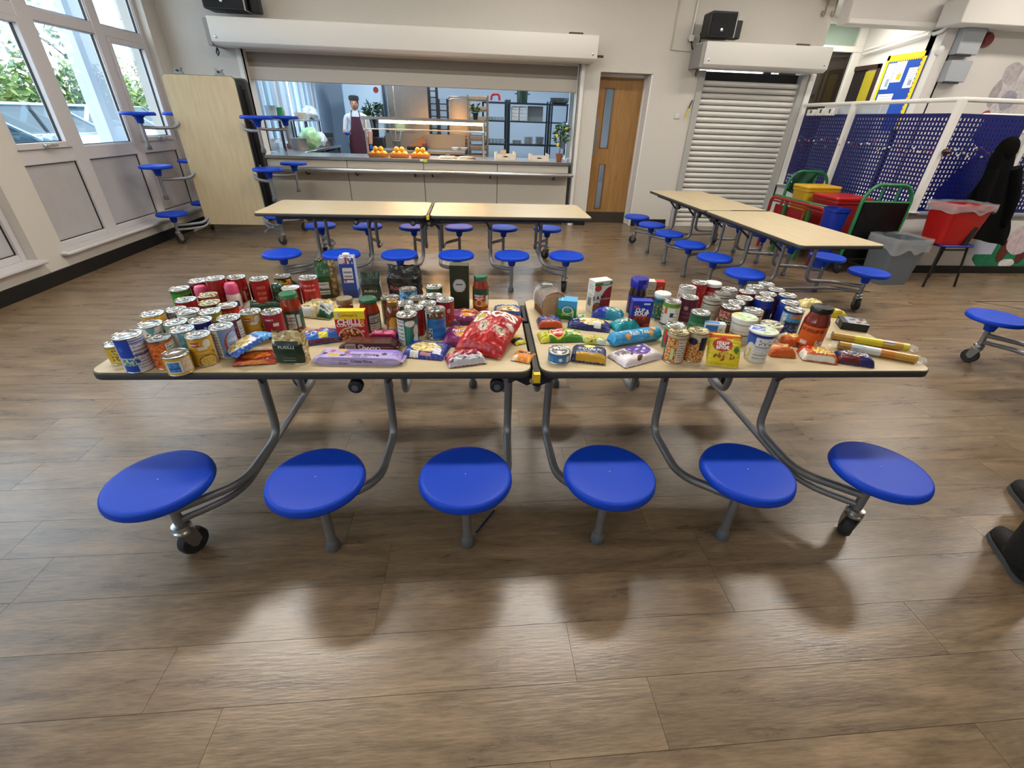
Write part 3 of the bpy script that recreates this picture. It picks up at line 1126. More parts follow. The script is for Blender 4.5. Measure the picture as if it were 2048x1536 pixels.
tag(MB().box(-2.12, -1.75, 10.5, 10.85, 0, 1.018, M('dark_cabinet', '#26272b', .5)).build('low_cabinet', bevel=.008), 'dark low cabinet under the tall potted plant', 'cabinet')

# prep bench along the kitchen window
t = thing('prep_bench', 'long steel prep bench under the kitchen windows', 'bench', (-2.85, 9.2, 0))
MB().box(-.38, .25, -1.1, 1.3, .83, .87, SS).build('bench_top', t, bevel=.004)
for x in (-.35, .22):
    for y in (-1.0, .1, 1.2):
        MB().box(x - .02, x + .02, y - .02, y + .02, 0, .83, SSD).build('leg', t)
MB().box(-.36, .22, -1.05, 1.25, .25, .27, SSD).build('under_shelf', t)
MB().box(-.36, .22, -1.05, 1.25, .45, .80, M('dark_cabinet', '#26272b', .5)).build('cupboard', t)


def overshelf(x, y0, y1, z, label):
    t = thing('over_shelf', label, 'shelf', (x, y0, .871))
    MB().box(-.14, .14, 0, y1 - y0, z, z + .025, SS).build('shelf_board', t, bevel=.003)
    for a in (-.12, .12):
        for b in (.04, y1 - y0 - .04):
            MB().tube([(a, b, 0), (a, b, z)], .013, DSTEEL, 8).build('leg', t)


overshelf(-3.05, 8.25, 8.95, .42, 'steel over-shelf on prep bench holding a green tub')
overshelf(-3.05, 9.45, 10.4, .40, 'steel over-shelf on prep bench holding white bowls')
sz = 1.317
for nm, x, y, z, prof, col, lab, cat in (
        ('storage_tub', -3.06, 8.36, sz, [(.07, 0), (.085, .16), (.088, .17)], '#b8c9d2', 'pale plastic tub standing on the over-shelf by the green tub', 'tub'),
        ('storage_tub', -3.03, 8.58, sz, [(.06, 0), (.07, .14), (.072, .15)], '#2f9a63', 'green plastic tub on the kitchen over-shelf', 'tub'),
        ('storage_jar', -3.06, 8.80, sz, [(.05, 0), (.05, .11), (.035, .13), (.035, .15)], '#8f7c6a', 'brown storage jar on the over-shelf beside green tub', 'jar'),
        ('mixing_bowl', -3.03, 9.62, 1.297, [(.05, 0), (.09, .06), (.105, .11), (.10, .11)], '#d9c9b4', 'cream mixing bowl upturned on the second over-shelf', 'bowl'),
        ('mixing_bowl', -3.02, 9.86, 1.297, [(.05, 0), (.09, .07), (.10, .09), (.095, .09)], '#d5dfe6', 'wide white mixing bowl on the second over-shelf', 'bowl'),
        ('stock_pot', -2.85, 8.72, .871, [(.12, 0), (.13, .16), (.135, .17), (.125, .17)], '#9a9a9a', 'steel stock pot on the prep bench beside the pale green bag', 'pot'),
        ('stock_pot', -2.76, 9.98, .871, [(.13, 0), (.14, .12), (.145, .13), (.135, .13)], '#77787a', 'wide steel pan on the prep bench near the over-shelf leg', 'pan'),
        ('stock_pot', -2.80, 10.30, .871, [(.11, 0), (.12, .20), (.125, .21), (.115, .21)], '#5f6266', 'tall dark steel pan on the far end of the prep bench', 'pan')):
    tag(MB().lathe(prof, M('tub_' + col.strip('#'), col, .4, .7 if cat in ('pot', 'pan') else 0), 22).build(nm, None, (x, y, z)), lab, cat)


def blob(name, loc, rx, ry, rz, col, seed, label, cat, mat=None, amp=.25):
    def fn(u, v):
        a, b = u * 2 * PI, v * PI
        d = Vector((math.sin(b) * math.cos(a), math.sin(b) * math.sin(a), -math.cos(b)))
        k = 1 + amp * noise.noise(d * 2.3 + Vector((seed, 0, 0))) + amp * .4 * noise.noise(d * 6 + Vector((seed, 4, 0)))
        return (d.x * rx * k, d.y * ry * k, max(0, rz * (1 + d.z * k) * .5))
    o = MB().grid(fn, 28, 16, mat or M('film_' + col.strip('#'), col, .3, coat=.4)).build(name, None, loc, smooth=60)
    return tag(o, label, cat)


blob('plastic_bag', (-2.78, 9.16, .871), .16, .22, .32, '#a9d8a2', 1, 'pale green plastic bag bulging on the prep bench', 'bag')
blob('plastic_bag', (-2.74, 9.60, .871), .10, .13, .24, '#c3ccd6', 4, 'clear crumpled bag behind the pale green bag', 'bag')
blob('plastic_bag', (-3.02, 10.2, 1.297), .13, .16, .22, '#d6e2ea', 6, 'white puffy bag on the second over-shelf', 'bag')
tag(MB().box(-3.15, -3.0, 8.98, 9.02, .871, .94, M('red_edge', '#c4363a', .5)).build('chopping_board', None, bevel=.004), 'red chopping board edge on the prep bench', 'board')

# cold store door, steel cabinets
t = thing('fridge', 'tall pale blue-white fridge door behind the kitchen worker', 'fridge', (-2.2, 11.45, 0))
MB().box(-.46, .36, 0, .4, .05, 2.15, M('fridge_white', '#b7cfe2', .35)).build('body', t, bevel=.01)
MB().box(-.44, .34, -.03, 0, .08, 2.12, M('fridge_white', '#b7cfe2', .35)).build('door', t, bevel=.01)
for z in (1.35, .80):
    MB().box(.32, .36, -.07, -.03, z, z + .22, DSTEEL).build('handle', t, bevel=.006)
MB().lathe([(.055, 0), (.05, .01)], M('fire_red', '#8a2c2e', .5), 16, xf=Matrix.Translation((.24, -.03, 1.86)) @ Matrix.Rotation(PI / 2, 4, 'X')).build('round_sticker', t)
t = thing('steel_cabinet', 'tall stainless cabinet with paired doors beside the fridge', 'cabinet', (-1.30, 11.35, 0))
MB().box(-.44, .44, 0, .5, .05, 2.25, SSD).build('body', t, bevel=.008)
for x0, x1 in ((-.43, -.28), (-.27, .43)):
    MB().box(x0, x1, -.03, 0, .10, 2.2, SS).build('door', t, bevel=.006)
MB().box(-.43, .43, -.04, -.03, .9, .94, SSD).build('trim_bar', t)
MB().box(-.30, -.10, -.036, -.031, 1.12, 1.27, flat('#b9c39a')).build('notice', t)
t = thing('cook_bench', 'stainless cooking bench with utensils behind the gantry', 'bench', (-.72, 9.6, 0))
MB().box(-.9, .62, -.35, .35, .82, .87, SSD).build('bench_top', t, bevel=.004)
MB().box(-.86, .58, -.3, .3, .0, .82, M('dark_cabinet', '#26272b', .5)).build('cupboard', t)
MB().box(-.9, .62, .33, .36, .87, 1.12, SSD).build('splash_back', t)
for i, (x, y, col, lab) in enumerate(((-1.35, 9.45, '#77777a', 'steel tub of ladles on the cooking bench'), (-.98, 9.5, '#3a2b2a', 'dark roasting tin on the cooking bench beside the ladles'),
                                      (-.28, 9.5, '#dfe3e6', 'white bowl on the cooking bench'), (-.12, 9.5, '#dfe3e6', 'second white bowl beside the rack of loaves'))):
    if i == 0:
        t2 = thing('utensil_tub', lab, 'tub', (x, y, .871))
        MB().lathe([(.06, 0), (.07, .13), (.072, .14)], SSD, 16).build('tub', t2)
        for a in (-.03, .0, .035):
            MB().tube([(a, 0, .02), (a * 3, .01, .3)], .007, CHROME, 6).build('ladle', t2)
    elif i == 1:
        t2 = thing('roasting_tin', lab, 'tin', (x, y, .871))
        MB().box(-.18, .18, -.12, .12, 0, .06, M('dark_tin', '#2f2527', .4, .6)).build('tin_body', t2, bevel=.01)
        MB().prism([(-.15, .06), (.14, .06), (.14, .24)], -.05, .05, M('wood_block', '#b07a4c', .6), Matrix.Rotation(PI / 2, 4, 'X')).build('wooden_wedge', t2)
        MB().box(.10, .17, -.1, .1, .06, .12, M('fire_red', '#8a2c2e', .5)).build('red_cloth', t2, bevel=.01)
    else:
        tag(MB().lathe([(.03, 0), (.055, .03), (.075, .06), (.07, .06), (.05, .032)], M('tub_dfe3e6', '#dfe3e6', .4), 20).build('bowl', None, (x, y, .871)), lab, 'bowl')


def ladder_rack(loc, w, d, h, n, mat, label, trays=0):
    t = thing('tray_rack', label, 'rack', loc)
    for x in (-w, w):
        for y in (-d, d):
            MB().box(x - .014, x + .014, y - .014, y + .014, .0, h, mat).build('upright', t)
    for k in range(n):
        z = .2 + (h - .3) * k / (n - 1)
        b = MB()
        for x in (-w, w):
            b.box(x - .012, x + .012, -d, d, z, z + .02, mat)
        b.box(-w, w, -d - .008, -d + .008, z, z + .018, mat)
        b.build('runner', t)
        if trays and k % trays == 0:
            tr = MB().box(-w + .02, w - .02, -d, d, z + .02, z + .09, M('bread_tray', '#8a7863', .6, noise_=(20, .2)))
            tr.build('tray', t, bevel=.01)
    return t


ladder_rack((-.76, 11.15, 0), .08, .2, 1.95, 16, M('black_steel', '#22252a', .5), 'black ladder rack beside the stainless cabinet')
ladder_rack((-.53, 10.6, 0), .09, .2, 1.72, 14, M('black_steel', '#22252a', .5), 'shorter black ladder rack beside the steel fridge')
ladder_rack((.155, 10.2, 0), .19, .25, 1.78, 10, SSD, 'steel rack loaded with brown bread trays', 1)
t = thing('steel_fridge', 'stainless fridge with arched door between the racks', 'fridge', (-.22, 11.2, 0))
MB().box(-.24, .24, 0, .5, .05, 1.80, SSD).build('body', t, bevel=.01)
MB().prism(rrect(-.22, .22, .1, 1.76, .09), 0, .035, SS, Matrix.Rotation(PI / 2, 4, 'X')).build('door', t, bevel=.006)
for z in (.93, 1.05):
    MB().box(-.2, .2, -.05, -.036, z, z + .03, M('copper_tint', '#a9714a', .35, .8)).build('handle', t, bevel=.004)

# dark wire shelving with crockery
SHM = M('shelf_teal', '#22323c', .5)
for nm, x0, x1, lab in (('a', .27, .74, 'dark shelving bay holding glasses behind the bread rack'), ('b', .80, 1.62, 'dark shelving bay holding plates and a green pot'), ('c', 1.66, 2.05, 'dark shelving bay next to the dishwasher')):
    t = thing('shelving', lab, 'shelving', (x0, 10.5, 0))
    w = x1 - x0
    for x in (0, w):
        for y in (0, .4):
            MB().box(x - .014, x + .014, y - .014, y + .014, 0, 1.75 if nm != 'c' else 1.72, SHM).build('upright', t)
    for z in (.45, .94, 1.36, 1.68):
        MB().box(0, w, -.01, .41, z, z + .025, SHM).build('shelf_board', t)


def stackp(x, y, z, n, r, dz, col, lab, grp):
    for i in range(n):
        tag(MB().lathe([(r * .55, 0), (r * .6, .004), (r, .016), (r, .019), (r * .58, .008)], M('ware_' + col.strip('#'), col, .35), 20).build('plate', None, (x, y, z + i * dz)), lab, 'plate', grp)


stackp(.98, 10.65, .966, 5, .10, .014, '#c9d2d8', 'pale plate in the low stack on the plate shelf', 'plates on the kitchen shelving')
stackp(1.22, 10.65, .966, 8, .10, .017, '#d7dde0', 'white plate in the middle stack on the plate shelf', 'plates on the kitchen shelving')
stackp(1.46, 10.65, .966, 8, .10, .018, '#b9c3c9', 'grey plate in the stack at the end of the plate shelf', 'plates on the kitchen shelving')
for i in range(6):
    tag(MB().lathe([(.028, 0), (.034, .09), (.031, .09), (.026, .008)], M('glass_ware', '#b5c7d0', .1, alpha=.55), 14).build('tumbler', None, (.33 + i * .072, 10.6, .966)), 'clear tumbler upright on the lower bay shelf', 'glass', 'tumblers on the kitchen shelving')
for i in range(7):
    tag(MB().lathe([(.024, 0), (.028, .06), (.026, .06)], M('ware_9fb0ba', '#9fb0ba', .3), 12).build('cup', None, (.33 + i * .06, 10.6, 1.386)), 'small grey cup lined up on the upper bay shelf', 'cup', 'cups on the kitchen shelving')
t = thing('green_pot', 'dark green cooking pot on top of the dark shelving', 'pot', (1.06, 10.65, 1.706))
MB().lathe([(.105, 0), (.11, .20), (.118, .205), (.118, .215), (.1, .215)], M('dark_green_enamel', '#16372b', .3, coat=.4), 24).build('pot_body', t)
for s in (-1, 1):
    MB().tube(fillet([(s * .105, -.03, .15), (s * .15, -.03, .15), (s * .15, .03, .15), (s * .105, .03, .15)], .02), .008, BLACKP, 6).build('handle', t)
o = tag(MB().tube(fillet([(-.09, 0, 0), (-.08, 0, .10), (.07, 0, .11), (.08, 0, 0)], .05), .022, M('red_enamel', '#b3202a', .4), 10).build('red_pan_stand', None, (.52, 10.6, 1.73)), 'red arched rack on top of the dark shelving', 'rack')
o.location.z = 1.706 + .022
for i, z in enumerate((0, .065, .13, .195)):
    for j, x in enumerate((.92, 1.08)):
        tag(MB().box(-.07, .07, -.09, .09, 0, .06, M('food_box', '#cdd1d2', .6, noise_=(9, .1))).build('takeaway_box', None, (x, 10.65, 1.386 + z), bevel=.006), 'white food box stacked on the upper dark shelf', 'box', 'food boxes on the kitchen shelving')
tag(MB().box(-.16, .16, -.01, .01, 0, .27, M('brushed_tray', '#9ba1a4', .35, .6)).build('baking_tray', None, (1.35, 10.72, 1.388), (-.12, 0, 0)), 'grey baking tray leaning on the upper dark shelf', 'tray')
tag(MB().lathe([(.13, 0), (.17, .03), (.20, .1), (.19, .1)], SSD, 22).build('colander', None, (1.82, 10.6, 1.706)), 'steel colander on top of the shelving beside dishwasher', 'colander')
t = thing('dishwasher', 'stainless hood dishwasher with blue tray on top at the kitchen end', 'dishwasher', (2.05, 9.6, 0))
MB().box(-.3, .42, -.3, .3, .1, .85, SSD).build('base_unit', t, bevel=.01)
MB().box(-.3, .42, -.3, .3, .95, 1.38, SS).build('hood', t, bevel=.03)
MB().tube([(-.33, -.33, .80), (.42, -.33, 1.12)], .012, CHROME, 8).build('lift_handle', t)
MB().box(-.25, .35, -.25, .25, 1.381, 1.41, M('blue_rack', '#1f3f96', .5)).build('rack_tray', t, bevel=.006)
MB().box(-.32, .44, -.62, -.34, .45, .84, M('white_drawer', '#c5cdd4', .5)).build('sink_bowl', t, bevel=.02)
MB().tube(fillet([(-.2, -.5, .84), (-.2, -.5, 1.05), (-.2, -.62, 1.08), (-.2, -.66, .98)], .05), .012, CHROME, 8).build('tap', t)
tag(MB().tube(fillet([(2.1, 11.3, 3.0), (2.1, 11.3, 2.3), (1.9, 11.2, 2.2), (1.55, 11.0, 2.05)], .1), .02, DSTEEL, 8).build('duct_pipe'), 'dark pipe dropping from the kitchen ceiling above the dishwasher', 'pipe')


# ------------------------------------------------------------------ people
def skinned(name, parent, verts, edges, mat, sub=2):
    me = bpy.data.meshes.new(name)
    me.from_pydata([v[:3] for v in verts], edges, [])
    me.materials.append(mat)
    o = bpy.data.objects.new(name, me)
    COL.objects.link(o)
    o.parent = parent
    md = o.modifiers.new('skin', 'SKIN')
    md.use_smooth_shade = True
    for i, v in enumerate(verts):
        sv = me.skin_vertices[0].data[i]
        r = v[3]
        sv.radius = r if isinstance(r, tuple) else (r, r)
        sv.use_root = i == 0
    s = o.modifiers.new('sub', 'SUBSURF')
    s.levels = s.render_levels = sub
    return o


SKIN = M('skin', '#b98a72', .55)


def head(parent, loc, yaw, hair, hat=None):
    def fn(u, v):
        a, b = u * 2 * PI, v * PI
        d = Vector((math.sin(b) * math.cos(a), math.sin(b) * math.sin(a), -math.cos(b)))
        x, y, z = d.x * .073, d.y * .093, d.z * .115
        if d.y < 0:
            if d.z < -.15:
                x *= 1 + .35 * (d.z + .15)
            f = max(0, 1 - abs(d.x) * 3.2)
            y -= .020 * f * max(0, 1 - abs(d.z + .1) * 4.5) * (-d.y)
            y += .010 * max(0, 1 - abs(abs(d.x) - .38) * 6) * max(0, 1 - abs(d.z - .08) * 7)
        return (x, y, z)
    h = MB().grid(fn, 40, 30, SKIN).build('head', parent, loc, (0, 0, yaw), smooth=80)
    for s in (-1, 1):
        MB().lathe([(.0, -.008), (.009, -.003), (.010, .002), (.0, .007)], M('eye_dark', '#2a1f1c', .3), 10, xf=Matrix.Translation((s * .030, -.083, .010)) @ Matrix.Rotation(PI / 2, 4, 'X')).build('eye', h)
        MB().lathe([(.0, -.012), (.014, -.008), (.02, 0), (.012, .008), (0, .01)], SKIN, 10, xf=Matrix.Translation((s * .074, .01, -.005)) @ Matrix.Rotation(PI / 2, 4, 'Y')).build('ear', h)
    MB().tube([(-.022, -.086, -.052), (0, -.091, -.050), (.022, -.086, -.052)], .005, M('lips', '#8e5148', .5), 6).build('mouth', h)
    hm = MB().grid(lambda u, v: (lambda d: (d.x * .080, d.y * .100 + .008, d.z * .122 + .004))(Vector((math.sin(v * PI * .52) * math.cos(u * 2 * PI), math.sin(v * PI * .52) * math.sin(u * 2 * PI), math.cos(v * PI * .52)))), 30, 12, M('hair_' + hair.strip('#'), hair, .6), flip=True)
    hm.build('hair', h, rot=(-.35, 0, 0), smooth=80)
    if hat:
        MB().lathe([(.092, .055), (.095, .09), (.09, .125), (.05, .14), (0, .142)], M('hat_' + hat.strip('#'), hat, .7), 24).build('cap', h, smooth=60)
    return h


def hand_mesh(parent, name, loc, rot, mat, side=1, curl=.5):
    h = MB()
    h.tube([(0, 0, 0), (0, 0, -.03), (0, 0, -.065), (0, 0, -.085)], [.022, .03, .036, .03], mat, 10)
    for i, (x, L) in enumerate(((-.027, .062), (-.009, .072), (.009, .068), (.026, .052))):
        p = [(x, 0, -.075), (x * 1.05, -.010 * curl, -.075 - L * .45), (x * 1.05, -.03 * curl, -.075 - L * .8), (x, -.05 * curl, -.075 - L)]
        h.tube(p, [.010, .009, .008, .006], mat, 8)
    h.tube([(.028 * side, 0, -.03), (.05 * side, -.012, -.055), (.052 * side, -.025, -.085)], [.012, .010, .007], mat, 8)
    return h.build(name, parent, loc, rot, smooth=70)


def person(loc, yaw, label, top, legs, sleeve, arm='down', stride=0, apron=None, hat=None, hair='#2a1d16', gloves=None, H=1.66):
    p = thing('person', label, 'person', loc, yaw)
    k = H / 1.70
    TOP, LEG = M('cloth_' + top.strip('#'), top, .8, bump=(60, .3)), M('cloth_' + legs.strip('#'), legs, .8, bump=(60, .3))
    # trunk, neck, arms and legs grow from one pelvis-rooted skeleton
    V = [(0, 0, .95, (.155, .105)), (0, .0, 1.10, (.140, .10)), (0, .01, 1.27, (.165, .115)), (0, .01, 1.40, (.15, .095)), (0, 0, 1.47, .06), (0, -.005, 1.53, .052)]
    E_ = [(0, 1), (1, 2), (2, 3), (3, 4), (4, 5)]
    arms = {-1: [(-.19, 0, 1.40, .058), (-.235, .01, 1.14, .046), (-.225, -.05, .92, .034)], 1: [(.19, 0, 1.40, .058), (.235, .01, 1.14, .046), (.225, -.05, .92, .034)]}
    if arm == 'hold':
        arms[-1] = [(-.19, 0, 1.40, .058), (-.24, -.03, 1.14, .046), (-.15, -.24, 1.12, .034)]
    tips = {}
    for s in (-1, 1):
        b = len(V)
        V += arms[s]
        E_ += [(3, b), (b, b + 1), (b + 1, b + 2)]
        tips[s] = arms[s][2]
    for s in (-1, 1):
        b = len(V)
        st = -stride if s < 0 else 0
        V += [(s * .095, 0, .86, .092), (s * .10, -.01 + st * .55, .50, .064), (s * .105, .02 + st, .10, .050), (s * .105, .02 + st, .06, .05)]
        E_ += [(0, b), (b, b + 1), (b + 1, b + 2), (b + 2, b + 3)]
    V = [(a * k, b * k, c * k, (r[0] * k, r[1] * k) if isinstance(r, tuple) else r * k) for a, b, c, r in V]
    body = skinned('body', p, V, E_, TOP)
    body.data.materials.append(LEG)
    head(p, (0, -.02 * k, 1.615 * k), 0, hair, hat)
    for s in (-1, 1):
        x, y, z, _ = tips[s]
        e = arms[s][1]
        # forearm in skin below a short sleeve
        if sleeve == 'short':
            MB().tube([((e[0]) * k, e[1] * k, e[2] * k), ((e[0] * .3 + x * .7) * k, (e[1] * .3 + y * .7) * k, (e[2] * .3 + z * .7) * k), (x * k, y * k, z * k)], [.050 * k, .043 * k, .036 * k], SKIN, 12).build('forearm', p, smooth=70)
        rot = (0, 0, 0) if not (arm == 'hold' and s == -1) else (-1.45, 0, -.4)
        hand_mesh(p, 'hand', (x * k, y * k, z * k), rot, M('glove_blue', '#2d62b8', .4) if gloves else SKIN, -s)
        # trouser leg over the shin, and a shoe
        st = -stride if s < 0 else 0
        MB().tube([(s * .095 * k, 0, .93 * k), (s * .10 * k, -.01 + st * .55 * k, .5 * k), (s * .105 * k, .02 + st * k, .07 * k)], [.108 * k, .085 * k, .082 * k], LEG, 16).build('trouser_leg', p, smooth=70)
        sh = shoe(p, s, k)
        sh.location.y = st * k
    if apron:
        A = M('cloth_' + apron.strip('#'), apron, .75)
        a = MB()

        def af(u, v):
            w = (.115 + .085 * min(1, v * 2.4)) * k
            x = (u - .5) * 2 * w
            th = (u - .5) * 2 * (.9 if v > .25 else .7)
            return (math.sin(th) * w * 1.12, -(math.cos(th) * .125 + .03 + .015 * math.sin(u * 9) * v) * k, (1.40 - v * .88) * k)
        a.grid(af, 16, 20, A)
        a.grid(lambda u, v: tuple(Vector(af(u, v)) + Vector((0, .006, 0))), 16, 20, A, flip=True)
        a.build('apron', p, smooth=80)
        for s in (-1, 1):
            MB().tube([(s * .085 * k, -.125 * k, 1.39 * k), (s * .07 * k, -.06 * k, 1.50 * k), (s * .03 * k, .07 * k, 1.50 * k)], .009, A, 6).build('apron_strap', p)
    return p


def shoe(p, s, k, x=None):
    SH = M('black_shoe', '#121214', .6, bump=(300, .3))
    x = s * .105 * k if x is None else x
    secs = [(.075, .030, .060), (.05, .037, .080), (0, .039, .095), (-.06, .042, .075), (-.12, .046, .055), (-.165, .040, .045), (-.19, .022, .032)]
    mb = MB()
    vs_, fs = [], []
    n = 12
    for y, w, h in secs:
        for i in range(n):
            a = 2 * PI * i / n
            zz = math.sin(a)
            vs_.append((x + math.cos(a) * w, y, .018 + (h if zz > 0 else .012) * zz * (.9 if zz > 0 else 1) + 0.004))
    for j in range(len(secs) - 1):
        for i in range(n):
            q = (i + 1) % n
            fs.append((j * n + i, j * n + q, (j + 1) * n + q, (j + 1) * n + i))
    fs += [tuple(range(n))[::-1], tuple((len(secs) - 1) * n + i for i in range(n))]
    mb.add(vs_, fs, SH)
    o = mb.build('shoe', p, smooth=70)
    so = MB()
    pts = [(x + w * 1.06 * sg, y) for sg, rng_ in ((1, secs), (-1, secs[::-1])) for y, w, h in rng_]
    so.prism(pts[::-1], 0, .02, M('grey_sole', '#4b4d50', .7))
    so.build('sole', o, smooth=30)
    return o


person((-2.2, 10.3, 0), .12, 'kitchen worker in burgundy apron, dark cap and blue gloves holding a bowl', '#cfd6df', '#1b1b20', 'short', arm='hold', apron='#4a2436', hat='#22292c', gloves=True)

# ------------------------------------------------------------------ raised area with pegboard barrier, right-hand side
PX, PY, PZ = 4.78, 4.79, .64
LOWW = M('low_wall_white', '#cfccc8', .7, noise_=(40, .03))
w = MB()
w.box(PX, 9.1, PY, 6.9, 0, PZ, LOWW)
w.box(PX, 6.3, 6.9, 8.45, 0, PZ, LOWW)
struct(w.build('wall_stage', smooth=0))
struct(MB().box(PX - .018, 9.1, PY - .018, PY, 0, .085, BLACKSK).box(PX - .018, PX, PY, 7.2, 0, .085, BLACKSK).build('baseboard_stage', bevel=.003))
struct(MB().box(PX - .03, 9.1, PY - .03, PY + .07, PZ, PZ + .025, M('ledge_grey', '#7f8286', .5)).box(PX - .03, PX + .07, PY, 7.22, PZ, PZ + .025, M('ledge_grey', '#7f8286', .5)).build('trim_4', bevel=.004))
# walls of the corridor behind
WR = 6.22
struct(MB().box(WR, WR + .2, 6.9, 8.5, 0, CEIL, WALLW).box(WR - .02, WR + .14, 6.86, 6.98, PZ, CEIL, WALLW).build('wall_corridor', smooth=0))
struct(MB().box(WR, 9.3, 6.9, 7.1, 0, CEIL, WALLW).build('wall_stage_back', smooth=0))
struct(MB().box(4.86, WR, 6.95, 7.15, 2.60, CEIL, WALLW).box(4.86, WR, 6.92, 6.95, 2.60, 2.66, WHITEM).build('trim_5', bevel=.006))
struct(MB().box(6.05, 9.1, 6.55, 6.9, 2.60, 2.86, WALLW).build('trim_6', bevel=.01))
struct(MB().box(4.6, WR + .2, 7.0, 8.6, 2.9, 3.0, WALLW).build('ceiling_corridor', smooth=0))
# glazed screen at the corridor end
root = struct(bpy.data.objects.new('window_7', None))
COL.objects.link(root)
root.location = (4.86, 8.35, 0)
f = MB()
for a, b in ((.0, .08), (.55, .65), (1.22, 1.36)):
    f.box(a, b, -.05, .05, PZ, 2.9, WHITEM)
for a, b in ((2.48, 2.56), (2.82, 2.9), (PZ, PZ + .1)):
    f.box(0, 1.36, -.055, .05, a, b, WHITEM)
f.build('window_frame', root, bevel=.006)
for a, b in ((.08, .55), (.65, 1.22)):
    MB().box(a, b, -.004, .004, 2.56, 2.82, M('green_glass', '#9fb3a8', .05, alpha=.7)).build('pane', root, smooth=0)
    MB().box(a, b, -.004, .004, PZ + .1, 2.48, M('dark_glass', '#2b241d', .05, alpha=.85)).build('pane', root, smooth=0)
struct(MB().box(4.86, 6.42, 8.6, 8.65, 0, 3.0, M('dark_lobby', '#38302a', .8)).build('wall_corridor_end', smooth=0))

# pegboard panels
PEG = M('blue_pegboard', '#0b1358', .45)
PEGB = M('royal_board', '#0f1e8a', .5)


def peg_mesh(w, h, pitch=.043, hs=.0105):
    mb = MB()
    nx, nz = int((w - .05) / pitch), int((h - .06) / pitch)
    ox, oz = (w - nx * pitch) / 2, (h - nz * pitch) / 2
    b = MB()
    T = .006
    for i in range(nx):
        for j in range(nz):
            x0, z0 = ox + i * pitch, oz + j * pitch
            x1, z1 = x0 + pitch, z0 + pitch
            cx, cz = (x0 + x1) / 2, (z0 + z1) / 2
            O = [(x0, z0), (x1, z0), (x1, z1), (x0, z1)]
            I = [(cx - hs, cz - hs * 1.15), (cx + hs, cz - hs * 1.15), (cx + hs, cz + hs * 1.15), (cx - hs, cz + hs * 1.15)]
            vs_ = [(x, 0, z) for x, z in O] + [(x, 0, z) for x, z in I] + [(x, T, z) for x, z in O] + [(x, T, z) for x, z in I]
            fs = []
            for k in range(4):
                l = (k + 1) % 4
                fs += [(k, l, 4 + l, 4 + k), (8 + l, 8 + k, 12 + k, 12 + l), (4 + k, 4 + l, 12 + l, 12 + k)]
            mb.add(vs_, fs, PEG)
    for a, c, d, e in ((0, ox, 0, h), (w - ox, w, 0, h), (ox, w - ox, 0, oz), (ox, w - ox, h - oz, h)):
        mb.box(a, c, 0, T, d, e, PEG)
    return mb.mesh('pegboard_panel', smooth=0)


bar = thing('stage_barrier', 'white tubular barrier frame with perforated blue panels on the low wall', 'barrier', (PX, PY, PZ + .025))
TOPZ = 1.045
for nm, pts in (('top_rail', [(.02, 2.42, TOPZ), (.02, 0, TOPZ), (4.2, 0, TOPZ)]),):
    MB().tube(pts if nm == 'top_rail' else pts, .022 if nm == 'top_rail' else .014, WHITEM, 10).build(nm, bar)
for (x, y) in ((.02, 2.42), (.02, 1.42), (.02, 0), (.92, 0), (1.82, 0)):
    p = MB().box(x - .028, x + .028, y - .028, y + .028, 0, TOPZ - .01, WHITEM)
    p.box(x - .05, x + .05, y - .05, y + .05, 0, .008, WHITEM)
    p.build('post', bar)
for y0, y1 in ((1.46, 2.38), (.05, 1.38)):
    inst('pegboard_panel', peg_mesh(y1 - y0, .92), bar, (.05, y0, .0 + .01), (0, 0, PI / 2))
pm3 = peg_mesh(.80, .92)
inst('pegboard_panel', pm3, bar, (.07, .03, .01))
inst('pegboard_panel', pm3, bar, (.98, .03, .01))
inst('pegboard_panel', pm3, bar, (1.9, .03, .01))
MB().prism([(.32, .90), (.78, .90), (.78, .05), (.16, .05), (.16, .22), (.30, .42), (.44, .58), (.30, .70)], -.034, -.036, PEGB, Matrix.Rotation(PI / 2, 4, 'X')).build('solid_backing', bar, (.07, 0, .01))
# inner hand rail beyond the barrier
tag(MB().tube(fillet([(5.45, 5.15, PZ), (5.45, 5.15, 1.60), (8.6, 5.15, 1.60)], .06), .022, WHITEM, 10).tube(fillet([(5.6, 5.15, PZ), (5.6, 5.15, 1.45), (8.6, 5.15, 1.45)], .05), .016, WHITEM, 8).build('hand_rail'), 'bent white hand rail behind the blue panels', 'hand rail')
# string lights / decorations on the pegboard
rg = random.Random(12)
g = thing('garland', 'string of small red, cream and gold baubles wired along the pegboards', 'garland', (PX, PY, 1.2))
wire = []
for i in range(40):
    tt = i / 39
    z = .10 + .03 * math.sin(i * 1.3)
    wire.append((-.004 + .045 * 0, 2.3 - tt * 2.25, z))
MB().tube(wire, .0012, flat('#6f7aa8'), 5).build('wire', g)
wire2 = [(.1 + i * .05, -.012, .07 + .03 * math.sin(i * 1.1)) for i in range(20)]
MB().tube(wire2, .0012, flat('#6f7aa8'), 5).build('wire', g)
bm_ = {c: MB().lathe([(0, -.012), (.009, -.008), (.012, 0), (.009, .008), (0, .012)], M('bauble_' + c.strip('#'), c, .3, .3), 8).mesh('bauble') for c in ('#8e2436', '#cfc7a2', '#b08a3c', '#d7dbe6')}
for i in range(30):
    c = ('#8e2436', '#cfc7a2', '#8e2436', '#b08a3c', '#d7dbe6')[rg.randrange(5)]
    inst('bauble', bm_[c], g, (-.006, 2.25 - i * .075 + rg.uniform(-.02, .02), .06 + rg.uniform(-.05, .06)))
